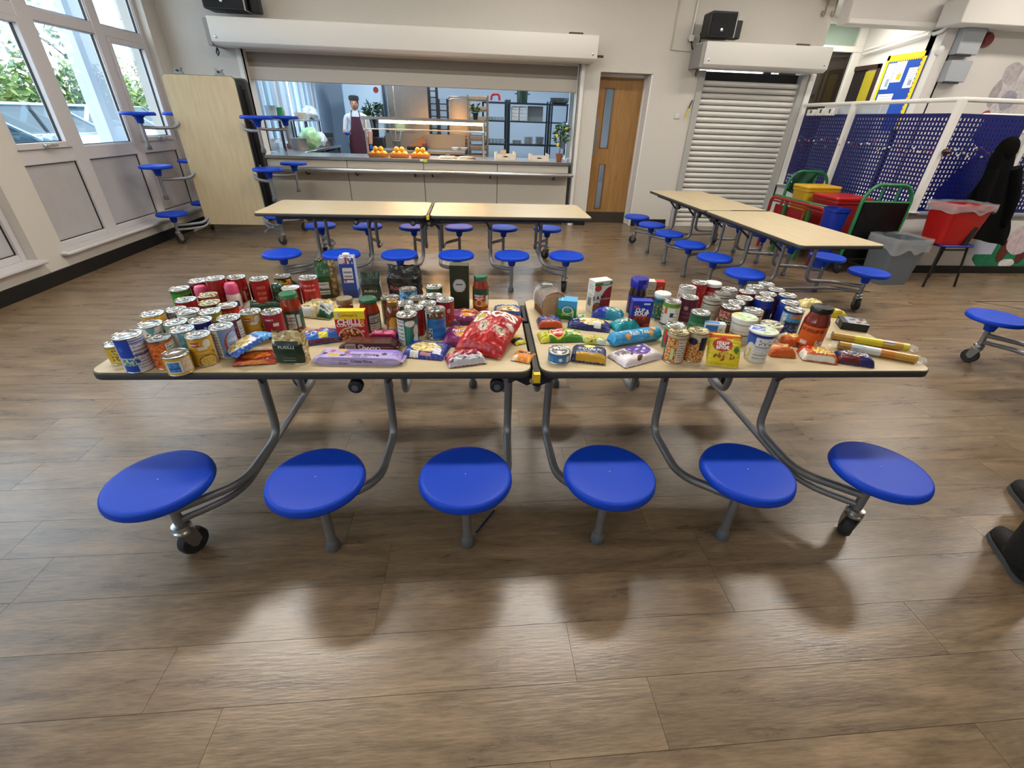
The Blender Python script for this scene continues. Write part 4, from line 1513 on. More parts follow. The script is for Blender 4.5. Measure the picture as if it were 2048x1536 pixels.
for i in range(16):
    c = ('#8e2436', '#cfc7a2', '#cfc7a2', '#d7dbe6')[rg.randrange(4)]
    inst('bauble', bm_[c], g, (.12 + i * .055, -.016, .05 + rg.uniform(-.05, .06)))
MB().lathe([(0, -.03), (.03, -.02), (.04, 0), (.03, .02), (0, .03)], flat('#3a0d16'), 10).build('dark_bauble', g, (.05, -.05, .06))

# papers on top of the stage rail, storage boxes behind it
tag(MB().box(4.90, 5.0, 5.9, 6.9, PZ, 1.72, M('pale_screen', '#bfc6c9', .6)).build('display_screen', bevel=.004), 'pale grey display screen standing behind the first pegboard', 'screen')
for i, (y, z, h) in enumerate(((7.0, 1.60, .09), (6.80, 1.60, .11), (6.62, 1.60, .11))):
    t = thing('switch_box', 'small white box on the stage rail ' + ('at the wall end', 'with a dark slot next to the end box', 'with a dark slot by the screen')[i], 'box', (4.80, y, z))
    MB().box(-.02, .06, -.07, .07, -.02, h * .6, WHITEM).build('box_body', t, bevel=.004)
    MB().box(-.021, -.019, -.03, .0, .01, h * .5, flat('#2b2d33')).build('slot', t)

# notice board on the corridor wall
nb = thing('notice_board', 'blue notice board with yellow scalloped border and pinned papers', 'notice board', (WR - .003, 7.31, 1.98))
nb.scale = (1, .78, 1)
MB().box(-.03, 0, -.42, .46, -.55, .40, M('board_blue', '#1748a8', .7)).build('board', nb, smooth=0)
bd = MB()
for a, b, c, d in ((-.42, .46, .34, .40), (-.42, -.36, -.55, .40), (.40, .46, -.55, .40)):
    bd.box(-.036, -.03, a, b, c, d, M('border_yellow', '#e3c820', .6))
for i in range(17):
    bd.lathe([(.022, 0), (.022, .004)], M('border_yellow', '#e3c820', .6), 10, xf=Matrix.Translation((-.031, -.38 + i * .048, .335)) @ Matrix.Rotation(-PI / 2, 4, 'Y'))
    bd.lathe([(.022, 0), (.022, .004)], M('border_yellow', '#e3c820', .6), 10, xf=Matrix.Translation((-.031, -.355, .32 - i * .052)) @ Matrix.Rotation(-PI / 2, 4, 'Y'))
bd.build('border', nb, smooth=0)
for i, (y0, y1, z0, z1, ac) in enumerate(((.20, .38, -.02, .30, '#8fa3b0'), (-.04, .19, .06, .31, '#c2b628'), (-.33, -.14, -.02, .22, '#9aa0b5'), (.0, .36, -.40, -.08, '#a8906e'), (.02, .38, -.50, -.41, '#9aa0b5'))):
    pp = MB().box(-.0335, -.032, y0, y1, z0, z1, M('paper', '#dfe6ea', .7))
    pp.box(-.0342, -.0336, y0 + .03, y0 + (y1 - y0) * .55, z0 + .03, z0 + (z1 - z0) * .4, flat(ac))
    for k in range(5):
        zz = z1 - .025 - k * (z1 - z0) * .11
        pp.box(-.0342, -.0336, y0 + .02, y1 - .02 - .02 * (k % 2), zz - .004, zz, flat('#7d838c'))
    pp.build('paper', nb, smooth=0)
# dark door frame with yellow door on the corridor wall
d = struct(bpy.data.objects.new('door_2', None))
COL.objects.link(d)
d.location = (WR, 7.77, PZ)
d.scale = (1, .92, 1)
f = MB().box(-.03, 0, 0, .06, 0, 1.66, M('dark_frame', '#33201c', .6)).box(-.03, 0, .58, .64, 0, 1.66, M('dark_frame', '#33201c', .6)).box(-.03, 0, 0, .64, 1.60, 1.66, M('dark_frame', '#33201c', .6))
f.build('door_frame', d, bevel=.003)
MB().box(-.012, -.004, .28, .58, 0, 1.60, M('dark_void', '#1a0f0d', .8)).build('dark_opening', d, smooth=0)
MB().box(-.02, -.005, .06, .29, 0, 1.58, M('yellow_door', '#a99a26', .5)).build('door_leaf', d, bevel=.003)
# pipes under the beam, bell, sensor boxes
tag(MB().tube([(WR - .05, 8.2, 2.50), (WR - .05, 6.98, 2.62)], .014, WHITEM, 8).tube([(WR - .05, 8.2, 2.45), (WR - .05, 6.98, 2.57)], .014, WHITEM, 8).build('pipe_pair'), 'pair of white pipes sloping along the corridor wall', 'pipe')
tag(MB().tube(fillet([(WR - .06, 7.0, 2.55), (WR - .06, 6.83, 2.58), (WR - .03, 6.83, 3.4)], .08), .022, WHITEM, 10).build('stand_pipe'), 'white pipe bending up the pillar beside the beam', 'pipe')
t = thing('fire_bell', 'round dark red fire bell on the stage wall', 'fire bell', (6.84, 6.9, 2.50))
MB().lathe([(.085, .0), (.085, .03), (.06, .06), (.0, .07)], M('bell_red', '#6e1418', .35, coat=.4), 24, xf=Matrix.Rotation(PI / 2, 4, 'X')).build('bell_gong', t)
MB().box(-.03, .03, -.03, 0, .06, .13, WHITEM).build('bell_mount', t, bevel=.004)
for i, (z0, z1, lab) in enumerate(((2.32, 2.60, 'upper grey box speaker fixed by the pillar'), (2.02, 2.26, 'lower grey box speaker fixed by the pillar'))):
    t = thing('grey_box', lab, 'box', (6.42, 6.88, z0))
    MB().box(-.05, .26, -.12, 0, 0, z1 - z0, M('box_grey', '#a2a6ab', .55)).build('housing', t, bevel=.008)
    MB().box(-.05, .16, -.14, -.10, -.02, 0, DSTEEL).build('lower_bracket', t)
t = thing('round_sensor', 'small round white sensor on the pillar below the pipe', 'sensor', (6.19, 6.85, 2.36))
MB().lathe([(.06, 0), (.055, .03), (.02, .05)], M('sensor_white', '#d5d5d2', .4), 18, xf=Matrix.Rotation(PI / 2, 4, 'X')).build('sensor_body', t)
t = thing('door_hook', 'pair of bent hooks high on wall above the shorter hood', 'hook', (4.72, YB, 2.72))
for dx in (0, .13):
    MB().tube(fillet([(dx, -.01, .3), (dx, -.03, .0), (dx - .04, -.03, .0), (dx - .04, -.03, .05)], .02), .010, M('hook_tan', '#8d8270', .6), 6).build('hook', t)

# mural cut-outs on the walls (painted paper figures)
def mural(loc, label, shapes, rz=0):
    t = thing('paper_mural', label, 'artwork', loc, rz)
    for i, (nm, cx, cz, rx, rz_, col, sd) in enumerate(shapes):
        pts = []
        for k in range(26):
            a = 2 * PI * k / 26
            q = 1 + .16 * noise.noise(Vector((math.cos(a) * 1.5 + sd, math.sin(a) * 1.5, sd)))
            pts.append((cx + rx * q * math.cos(a), cz + rz_ * q * math.sin(a)))
        MB().prism(pts, .001 + i * .0006, .0016 + i * .0006, M('paint_' + col.strip('#'), col, .8, noise_=(18, .22)), Matrix.Rotation(PI / 2, 4, 'X')).build(nm, t, smooth=0)
    return t


mural((6.28, PY, 0), 'painted paper figure with green coat and round face on the low wall',
      [('green_coat', -.18, .20, .26, .15, '#1f7a54', 1), ('green_coat', .22, .18, .26, .14, '#1f7a54', 2), ('brown_scarf', -.10, .26, .07, .13, '#5b2a1e', 3), ('brown_scarf', .16, .24, .07, .12, '#5b2a1e', 5),
       ('pale_face', .06, .40, .19, .17, '#c9b6bb', 4), ('snow', 0.02, .12, .10, .05, '#d8d5d2', 8)])
tag(MB().box(5.75, 6.05, PY - .003, PY - .0005, .22, .56, M('letter_paper', '#c3cbe0', .7)).build('letter_sheet', smooth=0), 'pale blue written sheet pinned to the low wall beside the mural', 'paper')
mural((7.55, 6.9, 1.80), 'painted paper bear figure on the stage wall',
      [('bear_body', .05, .0, .22, .3, '#c2bcbd', 1), ('bear_head', -.08, .36, .14, .13, '#b0a9aa', 3), ('bear_arm', -.2, .12, .07, .16, '#a39c9d', 6), ('red_nose', -.18, -.14, .07, .06, '#a8484a', 4), ('grey_patch', .05, .05, .12, .12, '#9a97a3', 9)])

# ------------------------------------------------------------------ trolleys, bins, coat
GRN = M('green_enamel', '#1f6b3c', .4, coat=.2)
REDM = M('dark_red_enamel', '#8c1a1c', .4, coat=.2)


def trolley(loc, rz, label, L, W_, hh, board=None):
    t = thing('trolley', label, 'trolley', loc, rz)
    R = .018
    for s in (-1, 1):
        pts = [(s * L, -W_, .12), (s * L, -W_, hh - .12), (s * L, -W_ + .09, hh), (s * L, W_ - .09, hh), (s * L, W_, hh - .12), (s * L, W_, .12)]
        MB().tube(fillet(pts, .08), R, GRN, 10).build('end_hoop', t)
        for y in (-.33 * W_, .33 * W_):
            MB().tube([(s * L, y, hh * .82), (s * L, y, hh - .005)], .011, GRN, 8).build('end_bar', t)
        MB().tube([(s * L, -W_, hh * .82), (s * L, W_, hh * .82)], .014, GRN, 8).build('end_rail', t)
    for y in (-W_, W_):
        for z in (.16, hh * .42):
            MB().tube([(-L, y, z), (L, y, z)], .014, GRN, 8).build('side_rail', t)
    MB().box(-L, L, -W_, W_, .15, .17, M('trolley_deck', '#1d2a22', .6)).build('deck', t)
    for sx in (-1, 1):
        for sy in (-1, 1):
            c = inst('caster', CFORK, t, (sx * (L - .05), sy * (W_ - .05), .0), (0, 0, sx + sy))
            inst('wheel', CWHEEL, c)
    if board:
        MB().box(L - .0, L + .02, -W_ + .02, W_ - .02, .18, hh * .82, M(board, '#0c0c0e', .3, bump=(9, .9))).build('end_panel', t)
    return t


ta = trolley((4.41, 5.40, 0), math.radians(-91.5), 'green tubular trolley with a black sheeted end beside the grey bin', .68, .27, .94, 'black_bin_film')
# the red framed rack standing between the trolley and the shutter
t = thing('bed_rack', 'dark red tubular rack with green posts standing against the low wall', 'rack', (3.98, 5.53, 0), math.radians(-88))
for z in (.30, .45, .60):
    MB().tube([(-.48, 0, z), (.48, 0, z)], .012, REDM, 8).build('rail', t)
MB().tube(fillet([(-.5, 0, .0), (-.5, 0, .64), (.5, 0, .64), (.5, 0, .0)], .07), .019, REDM, 10).build('hoop', t)
for x in (-.22, .22):
    MB().tube([(x, .025, .0), (x, .025, .66)], .022, GRN, 8).build('post', t)
MB().tube([(-.5, .03, .66), (.5, .03, .66)], .014, GRN, 8).build('green_rail', t)
MB().box(-.46, .1, .045, .06, .20, .56, M('red_bin', '#8f1518', .45)).build('red_panel', t, bevel=.01)
cl = MB()
cl.grid(lambda u, v: (-.16 + .30 * u - .05 * v, -.02 - .015 * math.sin(u * 9 + v * 4), .95 - .26 * v * (1 - .45 * abs(u - .35))), 14, 10, M('green_cloth', '#0f3d2b', .8))
cl.grid(lambda u, v: (-.16 + .30 * u - .05 * v, -.016 - .015 * math.sin(u * 9 + v * 4), .95 - .26 * v * (1 - .45 * abs(u - .35))), 14, 10, M('green_cloth', '#0f3d2b', .8), flip=True)
clo = cl.build('hanging_cloth', None, (4.36, 6.06, -.02))
tag(clo, 'dark green cloth hanging from the far trolley hoop', 'cloth')


def tub(loc, rz, w, d, h, mat, label, cat='bin', lidmat=None, name='bin', taper=.86):
    t = thing(name, label, cat, loc, rz)
    a = MB()
    for (W0, D0, z0), (W1, D1, z1) in zip([(w * taper, d * taper, 0), (w, d, h - .03), (w + .012, d + .012, h - .03)], [(w, d, h - .03), (w + .012, d + .012, h - .03), (w + .012, d + .012, h)]):
        c0, c1 = rrect(-W0, W0, -D0, D0, .05), rrect(-W1, W1, -D1, D1, .05)
        n = len(c0)
        a.add([(x, y, z0) for x, y in c0] + [(x, y, z1) for x, y in c1], [(i, (i + 1) % n, n + (i + 1) % n, n + i) for i in range(n)], mat)
    c0 = rrect(-w * taper, w * taper, -d * taper, d * taper, .05)
    a.add([(x, y, 0) for x, y in c0], [tuple(range(len(c0)))[::-1]], mat)
    c0, c1 = rrect(-w - .004, w + .004, -d - .004, d + .004, .05), rrect(-w * taper + .006, w * taper - .006, -d * taper + .006, d * taper - .006, .045)
    n = len(c0)
    a.add([(x, y, h) for x, y in c0] + [(x, y, .01) for x, y in c1], [((i + 1) % n, i, n + i, n + (i + 1) % n) for i in range(n)], mat)
    a.build('bin_body', t, smooth=50)
    if lidmat:
        l = MB().prism(rrect(-w - .015, w + .015, -d - .015, d + .015, .05), h, h + .035, lidmat)
        l.build('bin_lid', t, bevel=.008)
    return t


def liner(t, w, d, h, drop, mat, seed=0, name='bin_liner'):
    def fn(u, v):
        a = u * 2 * PI
        sx, sy = math.cos(a), math.sin(a)
        k = max(abs(sx), abs(sy))
        x, y = sx / k * (w + .018), sy / k * (d + .018)
        wv = .012 * noise.noise(Vector((sx * 3 + seed, sy * 3, v * 2)))
        return (x * (1 + wv), y * (1 + wv) + wv, h + .025 - v * drop * (1 + .5 * noise.noise(Vector((sx * 2, sy * 2, seed)))) + .5 * wv)
    MB().grid(fn, 60, 8, mat).build(name, t, smooth=60)


BAGM = M('clear_bin_liner', '#c9ccce', .25, alpha=.32, coat=.5)
g = tub((4.50, 4.47, 0), .05, .20, .17, .46, M('bin_grey', '#5c6268', .5), 'grey waste bin lined with a clear bag by the table end')
liner(g, .20, .17, .46, .13, BAGM, 2)
tub((4.02, 4.90, 0), 0, .095, .10, .68, M('bin_blue', '#10298a', .4), 'blue bin standing between the red rack and the green trolley', taper=.8)
tub((4.40, 5.84, .172), 0, .22, .15, .60, M('bin_yellow', '#b98f18', .45), 'yellow storage bin with lid at the far end of the green trolley', 'bin', M('lid_yellow', '#cda21e', .4))
tub((4.43, 5.40, .172), 0, .22, .22, .54, M('bin_red', '#8a1516', .45), 'red storage bin with bright lid in the green trolley', 'bin', M('lid_red', '#a81a18', .35))

# stool carrying the red bin
t = thing('stool', 'blue seated stool with black splayed legs carrying the red bin', 'stool', (4.98, 4.42, 0), .03)
MB().prism(rrect(-.20, .20, -.16, .16, .06), .415, .435, M('stool_blue', '#0f1c7a', .4)).build('stool_seat', t, bevel=.006)
for sx in (-1, 1):
    for sy in (-1, 1):
        MB().tube([(sx * .15, sy * .11, .415), (sx * .19, sy * .155, .0)], .011, BLACKP, 8).build('leg', t)
for sy in (-1, 1):
    MB().tube([(-.15, sy * .11, .38), (.15, sy * .11, .38)], .008, BLACKP, 8).build('stretcher', t)
b = tub((4.95, 4.42, .4365), .03, .225, .15, .37, M('bin_scarlet', '#9c110d', .4), 'red bin with a clear liner standing on the blue stool', 'bin', taper=.82)
liner(b, .225, .15, .37, .08, BAGM, 7)
MB().box(.06, .11, -.153, -.13, .01, .31, BLACKP).build('dark_strap', b, rot=(-.08, .25, 0))
# black coat hung on the barrier
t = thing('coat', 'long black hooded coat hanging from the pegboard beside the red bin', 'coat', (5.47, 4.62, .42))


def coat_fn(u, v):
    a = u * 2 * PI
    z = .86 * v
    w = .26 * (1 - v) ** .8 + .085 + .03 * math.sin(v * 7)
    d = .085 * (1 - .3 * v)
    f = 1 + .13 * math.sin(a * 5 + v * 2) * (1 - v) + .1 * noise.noise(Vector((math.cos(a) * 2, math.sin(a) * 2, v * 3)))
    return (.11 - .24 * v + w * math.cos(a) * f, d * math.sin(a) * f, z - .06 * math.cos(a) * (1 - v))


co = MB().grid(coat_fn, 48, 26, M('black_cloth', '#050506', .95, bump=(50, .4), spec=.15))
co.build('coat_body', t, smooth=70)
MB().grid(lambda u, v: (-.12 + .095 * math.sin(v * PI) * math.cos(u * 2 * PI), .08 * math.sin(v * PI) * math.sin(u * 2 * PI), .87 - .125 * math.cos(v * PI)), 24, 14, M('hood_fur', '#0c0a07', .95, bump=(120, .9), spec=.1)).build('hood', t, smooth=70)
MB().tube(fillet([(-.22, -.05, .70), (-.22, -.09, .45), (-.20, -.09, .16)], .1), [.055] * 2 + [.055] * 5 + [.05], M('black_cloth', '#0a0a0b', .8), 12).build('sleeve', t, smooth=70)
MB().tube(fillet([(.02, -.05, .72), (.16, -.07, .45), (.22, -.06, .18)], .1), [.055] * 2 + [.055] * 5 + [.05], M('black_cloth', '#0a0a0b', .8), 12).build('sleeve', t, smooth=70)

# court marking lines on the floor
ln = MB()
LINE = M('court_line', '#221a14', .5)
def fline(a, b, w_=.018):
    a, b = Vector((*a, 0)), Vector((*b, 0))
    n_ = (b - a).normalized().cross(Vector((0, 0, 1))) * w_ / 2
    ln.add([tuple(a - n_ + Vector((0, 0, .0006))), tuple(b - n_ + Vector((0, 0, .0006))), tuple(b + n_ + Vector((0, 0, .0006))), tuple(a + n_ + Vector((0, 0, .0006)))], [(0, 1, 2, 3)], LINE)


fline((4.06, 4.10), (2.9, 4.10))
fline((4.06, 4.10), (3.25, 4.65))
fline((2.9, 4.10), (2.5, 4.75))
fline((4.94, 3.82), (7.4, 3.82))
fline((4.94, 3.82), (5.5, 3.45))
struct(ln.build('floor_markings', smooth=0))

# pencil on the floor
t = thing('pencil', 'dark blue pencil lying on the floor under a stool', 'pencil', (.04, 1.285, .004), math.radians(56))
MB().lathe([(.0038, -.075), (.0038, .062)], M('pencil_blue', '#12205c', .35), 6, xf=Matrix.Rotation(PI / 2, 4, 'Y')).build('barrel', t, smooth=0)
MB().lathe([(.0038, .062), (.0006, .078)], M('pencil_wood', '#c79b6a', .6), 6, xf=Matrix.Rotation(PI / 2, 4, 'Y')).build('tip', t, smooth=0)

# the bystander at the right, only shoes and trouser hem in view
person((2.13, .88, 0), math.radians(150), 'person in black trousers and black trainers standing beside the table', '#1c1c1f', '#08080a', 'long', stride=.42, H=1.68)

# ------------------------------------------------------------------ outside
struct(MB().box(-60, XL - .3, -20, 60, -.12, -.05, M('tarmac', '#6b6f74', .9, noise_=(3, .15))).build('ground_outside', smooth=0))
t = tag(MB().box(-4.55, -4.40, 6.66, 6.93, -.05, 3.4, M('outside_post_paint', '#c9dcef', .7)).build('porch_post', smooth=0), 'white rendered porch post standing outside the window', 'post')


def car(loc, rz, label, col):
    t = thing('car', label, 'car', loc, rz)
    P = M('car_paint_' + col.strip('#'), col, .25, .5, coat=1)
    # lower body lofted along its length (x), nose at +x
    secs = [(-2.1, .62, .35, .72), (-2.0, .80, .22, .90), (-1.4, .86, .18, .97), (0, .88, .17, .96), (.9, .87, .18, .95), (1.6, .84, .20, .86), (2.0, .76, .24, .74), (2.15, .58, .32, .62)]
    vs_, fs = [], []
    for x, hw, z0, z1 in secs:
        for y, z in ((-hw * .92, z0), (-hw, (z0 + z1) / 2), (-hw * .95, z1 - .05), (-hw * .82, z1), (hw * .82, z1), (hw * .95, z1 - .05), (hw, (z0 + z1) / 2), (hw * .92, z0)):
            vs_.append((x, y, z))
    n = 8
    for j in range(len(secs) - 1):
        for i in range(n):
            fs.append((j * n + i, j * n + (i + 1) % n, (j + 1) * n + (i + 1) % n, (j + 1) * n + i))
    fs += [tuple(range(n))[::-1], tuple((len(secs) - 1) * n + i for i in range(n))]
    MB_ = MB()
    MB_.add(vs_, [f[::-1] for f in fs], P)
    MB_.build('car_body', t, smooth=50)
    G = M('car_glass', '#33474f', .08, coat=.5)
    gh = MB()
    lo = [(-1.75, -.74), (.95, -.78), (.95, .78), (-1.75, .74)]
    hi = [(-1.2, -.56), (.05, -.58), (.05, .58), (-1.2, .56)]
    gh.add([(x, y, .93) for x, y in lo] + [(x, y, 1.42) for x, y in hi], [(0, 1, 5, 4), (2, 3, 7, 6), (3, 0, 4, 7)], G)
    gh.add([(.95, -.78, .93), (.95, .78, .93), (.05, .58, 1.42), (.05, -.58, 1.42)], [(0, 1, 2, 3)], M('windscreen', '#9fb9b9', .05, coat=.6))
    gh.build('windows', t, smooth=0)
    MB().prism(rrect(-1.3, .12, -.60, .60, .15), 1.41, 1.47, P).build('roof', t, bevel=.02)
    for s in (-1, 1):
        MB().tube([(.98, s * .78, .92), (.08, s * .585, 1.43)], .03, P, 6).build('front_pillar', t)
        MB().tube([(-.55, s * .765, .93), (-.55, s * .575, 1.43)], .03, BLACKP, 6).build('side_pillar', t)
        MB().tube([(-1.75, s * .75, .93), (-1.2, s * .57, 1.43)], .05, P, 6).build('rear_pillar', t)
        MB().tube([(-1.8, s * .80, .955), (.98, s * .81, .94)], .012, CHROME, 6).build('window_chrome', t)
        MB().lathe([(0, -.09), (.07, -.06), (.085, 0), (.06, .06), (0, .08)], P, 12, xf=Matrix.Translation((.72, s * .98, 1.02)) @ Matrix.Rotation(PI / 2, 4, 'X')).build('mirror', t)
        for x in (-1.35, 1.35):
            w_ = MB().lathe([(.2, -.1), (.31, -.1), (.32, -.06), (.32, .06), (.31, .1), (.2, .1)], RUBBER, 22, xf=Matrix.Translation((x, s * .78, .32)) @ Matrix.Rotation(PI / 2, 4, 'X'))
            w_.lathe([(.03, -.105), (.2, -.09)], SS, 18, xf=Matrix.Translation((x, s * .78, .32)) @ Matrix.Rotation(PI / 2, 4, 'X'), cap=False)
            w_.lathe([(.2, .09), (.03, .105)], SS, 18, xf=Matrix.Translation((x, s * .78, .32)) @ Matrix.Rotation(PI / 2, 4, 'X'), cap=False)
            w_.build('wheel', t)
        MB().prism(rrect(-.14, .14, -.06, .06, .05), 0, .05, M('headlamp', '#cfd8de', .1), Matrix.Translation((2.03, s * .55, .66)) @ Matrix.Rotation(PI / 2, 4, 'Y') @ Matrix.Rotation(PI / 2, 4, 'Z')).build('headlamp', t)
    return t


car((-6.90, 7.0, -.05), math.radians(90), 'slate blue car with chrome window line parked nearest the window', '#8ea6b8')
car((-8.95, 11.3, -.05), math.radians(88), 'pale car with wide windscreen parked behind the porch post', '#a9c3d3')
car((-10.5, 15.9, -.05), math.radians(86), 'white car parked at the far end by the hedge', '#c4d8e2')
car((-13.6, 22.0, -.05), math.radians(85), 'dark blue car parked against the hedge', '#5f7fae')
LEAFC = ['#4f6b33', '#6d8440', '#7f9350', '#3c552a', '#90994f']
for i, (x, y, rx, ry, rz_, lab) in enumerate(((-17.6, 18.6, 2.8, 2.4, 2.2, 'tall green shrub beyond the slate blue car'), (-18.6, 26.2, 3.0, 3.0, 2.1, 'leafy green shrub behind the porch post'),
                                              (-20.5, 35.5, 3.6, 4.4, 1.8, 'low green hedge at the far end of the car park'), (-27, 46, 5.0, 5.0, 3.0, 'russet thin shrub beyond the far hedge'))):
    t = thing('shrub', lab, 'shrub', (x, y, -.05))
    f = foliage_mesh('foliage', 2600, rx, rz_, .36, LEAFC if i < 3 else ['#8a7d55', '#7d6a4c', '#6f8248'], 20 + i, flatten=ry / rx)
    f.parent, f.location = t, (0, 0, rz_ * .62)
    MB().tube([(0, 0, 0), (.1, 0, rz_)], [.12, .05], M('bark', '#4d4034', .8), 8).build('stem', t)
t = thing('overhanging_branch', 'thin leafy branch hanging across the sky above the cars', 'branch', (-9.5, 12.4, 2.75))
MB().tube([(0, -1.2, .8), (0, .0, .25), (.1, 1.0, -.2), (.1, 1.8, -.7)], [.04, .03, .02, .01], M('bark', '#4d4034', .8), 6).build('bough', t)
f = foliage_mesh('foliage', 160, 1.3, .55, .2, ['#4c6340', '#6b8052'], 41)
f.parent, f.location = t, (0, .6, .0)

# ------------------------------------------------------------------ donated food on the front table
FT = TZ + .0006      # resting height


def facing(x, y, extra=0):
    """rotation that turns a label's angle zero (local -y) towards the photographer's side of the table"""
    return math.atan2(y, x) - PI / 2 + math.radians(extra)


GRP = 'tins of food on the table'
RIM = [(0, 0)]
TAB = {}


def tab_mesh(kind):
    if kind in TAB:
        return TAB[kind]
    mb = MB()
    mb.tube([(.011 * math.cos(a), .004 - .012 * math.sin(a), .0022) for a in [2 * PI * i / 14 for i in range(14)]], .0016, CANM, 6, closed=True)
    mb.box(-.004, .004, .010, .024, .001, .0026, CANM)
    TAB[kind] = mb.mesh('pull_tab')
    return TAB[kind]


LIDS = {}


def lid_mesh(r, kind):
    key = (round(r, 4), kind)
    if key in LIDS:
        return LIDS[key]
    mt = {'gold': CANG, 'dark': M('dull_tin', '#8a8680', .3, 1), 'paper': M('foil_lid', '#d9d9d6', .3, .9)}.get(kind, CANM)
    mb = MB()
    if kind == 'white':
        w_ = M('white_cap', '#d9d9d6', .4)
        mb.lathe([(r * 1.02, -.012), (r * 1.04, -.010), (r * 1.04, .001), (r, .004), (r * .9, .0045), (r * .86, .0035), (0, .0035)], w_, 32)
    elif kind == 'plain':
        mb.lathe([(r * 1.005, -.0035), (r * 1.03, -.002), (r * 1.03, .0), (r * 1.0, .0012), (r * .96, .0), (r * .95, -.004), (r * .80, -.0045), (r * .76, -.003), (r * .4, -.0042), (0, -.0048)], mt, 36)
    else:
        mb.lathe([(r * 1.005, -.0035), (r * 1.03, -.002), (r * 1.03, .0), (r * 1.0, .0012), (r * .96, .0), (r * .95, -.004), (r * .86, -.0045), (r * .84, -.0028), (r * .74, -.0028), (r * .72, -.0045),
                  (r * .5, -.0045), (r * .48, -.0032), (0, -.0034)], mt, 36)
    LIDS[key] = mb.mesh('lid', smooth=60)
    return LIDS[key]


def can(x, y, h, r, layers, label, texts=(), lid='ring', turn=0, name='tin_can', cat='tin', z=FT, beads=0, rim=True):
    t = thing(name, label, cat, (x, y, z), facing(x, y, turn), GRP)
    L = lay(layers)
    nA, zs = 72, []
    z0, z1 = .004, h - .004
    mb = MB()

    def fn(u, v):
        a = math.radians(u) - PI / 2
        k = r * (1 + .006 * math.sin(v * beads * 2 * PI) if beads and .2 < v < .85 else 1)
        return (k * math.cos(a), k * math.sin(a), z0 + (z1 - z0) * v)
    mb.grid(fn, 100, 46, PRINT, lambda u, v: art(L, u, v, 160), -105, 105, 0, 1)
    mb.grid(fn, 20, 12, PRINT, lambda u, v: art(L, u if u < 180 else u - 360, v, 160), 105, 255, 0, 1)
    mb.lathe([(r * .9, .002), (r * .97, 0), (r * 1.025, .0008), (r * 1.025, .003), (r * 1.0, .0045)], CANM, 36)
    mb.lathe([(r * 1.0, h - .0045), (r * 1.004, h - .004)], CANM, 36, cap=False)
    mb.build('can_body', t, smooth=50)
    l = inst('lid', lid_mesh(r, lid), t, (0, 0, h))
    if lid in ('ring', 'gold', 'dark'):
        inst('pull_tab', tab_mesh(lid), l, (0, r * .30, -.0035), (0, 0, (x * 37 + y * 91) % 1.2 - .6))
    if texts:
        tm = MB()
        for s, a, v, size, col, *o in texts:
            bold = o[0] if o else .01

            def tf(px, py, a=a, v=v):
                an = math.radians(a) + px / r - PI / 2
                return ((r + .0005) * math.cos(an), (r + .0005) * math.sin(an), z0 + (z1 - z0) * v + py)
            text_on(tm, s, size, col, tf, bold, .004)
        tm.build('lettering', t, smooth=0)
    return t


SMALL = '#6f7276'


def small(u0, u1, v0, v1, bg='#d8d6d0', ink=SMALL, f=60):
    return [('r', u0, u1, v0, v1, bg), ('s', u0 + 4, u1 - 4, v0 + .03, v1 - .03, ink, f)]


# ---- left leaf, tins
can(-1.235, 1.501, 0.07, 0.0325, [('b', '#c9a332'), ('r', -40, 20, .1, .9, '#d9c25b'), ('n', -40, 20, .2, .85, '#5f4a1c', .09, .1), ('r', 25, 60, 0, 1, '#c9c2a4'), ('r', -180, 180, .9, 1, '#b8962e')], 'small yellow tin at the table corner behind the tall blue tin')
can(-1.144, 1.451, 0.125, 0.042, [('b', '#d6d6dc'), ('r', -75, -8, 0, 1, '#1c46b0'), ('s', 0, 110, .1, .85, '#8d93ad', 70), ('r', -8, 120, .86, .9, '#5967a8'), ('r', -8, 120, .93, .96, '#5967a8'), ('r', -8, 120, .50, .54, '#27367f'), ('r', -8, 120, .62, .65, '#27367f'),
     ('r', -70, 8, .2, .44, '#cfd8d2'), ('n', -66, 4, .21, .43, '#2d7d9a', .11, .0), ('n', -66, 4, .21, .43, '#8fae55', .09, .25), ('r', -8, 8, .28, .38, '#1c46b0'), ('e', -50, .72, 11, .07, '#3c66c8')], 'tall blue and white tin at the table corner', lid='plain')
can(-1.063, 1.469, 0.105, 0.037, [('b', '#c45a1e'), ('n', -90, 12, 0, .93, '#e27a30', .07, -.05), ('n', -90, 12, 0, .9, '#8f2e12', .08, .28), *small(16, 100, .35, .9, '#cfcdc6'), ('r', -180, 180, .93, 1, '#9a5a2a')], 'orange fruit picture tin with a dull lid in the front row', lid='dark')
can(-0.997, 1.424, 0.068, 0.04, [('b', '#c7a53a'), ('r', -62, 8, .12, .85, '#d9d6cc'), ('r', -54, -2, .18, .78, '#2f6fb8'), ('n', -54, -2, .2, .75, '#5aa0d4', .12, .05), ('r', -54, -2, .36, .44, '#184a8c'), ('r', 10, 60, .15, .95, '#cfc7b2'), ('n', 10, 60, .15, .9, '#c9a7a0', .1, .1), ('n', 10, 60, .3, .95, '#b8a23a', .12, .2), ('r', 62, 110, 0, 1, '#8d7326')], 'squat fish tin with blue picture and plain domed lid at the front', lid='plain')
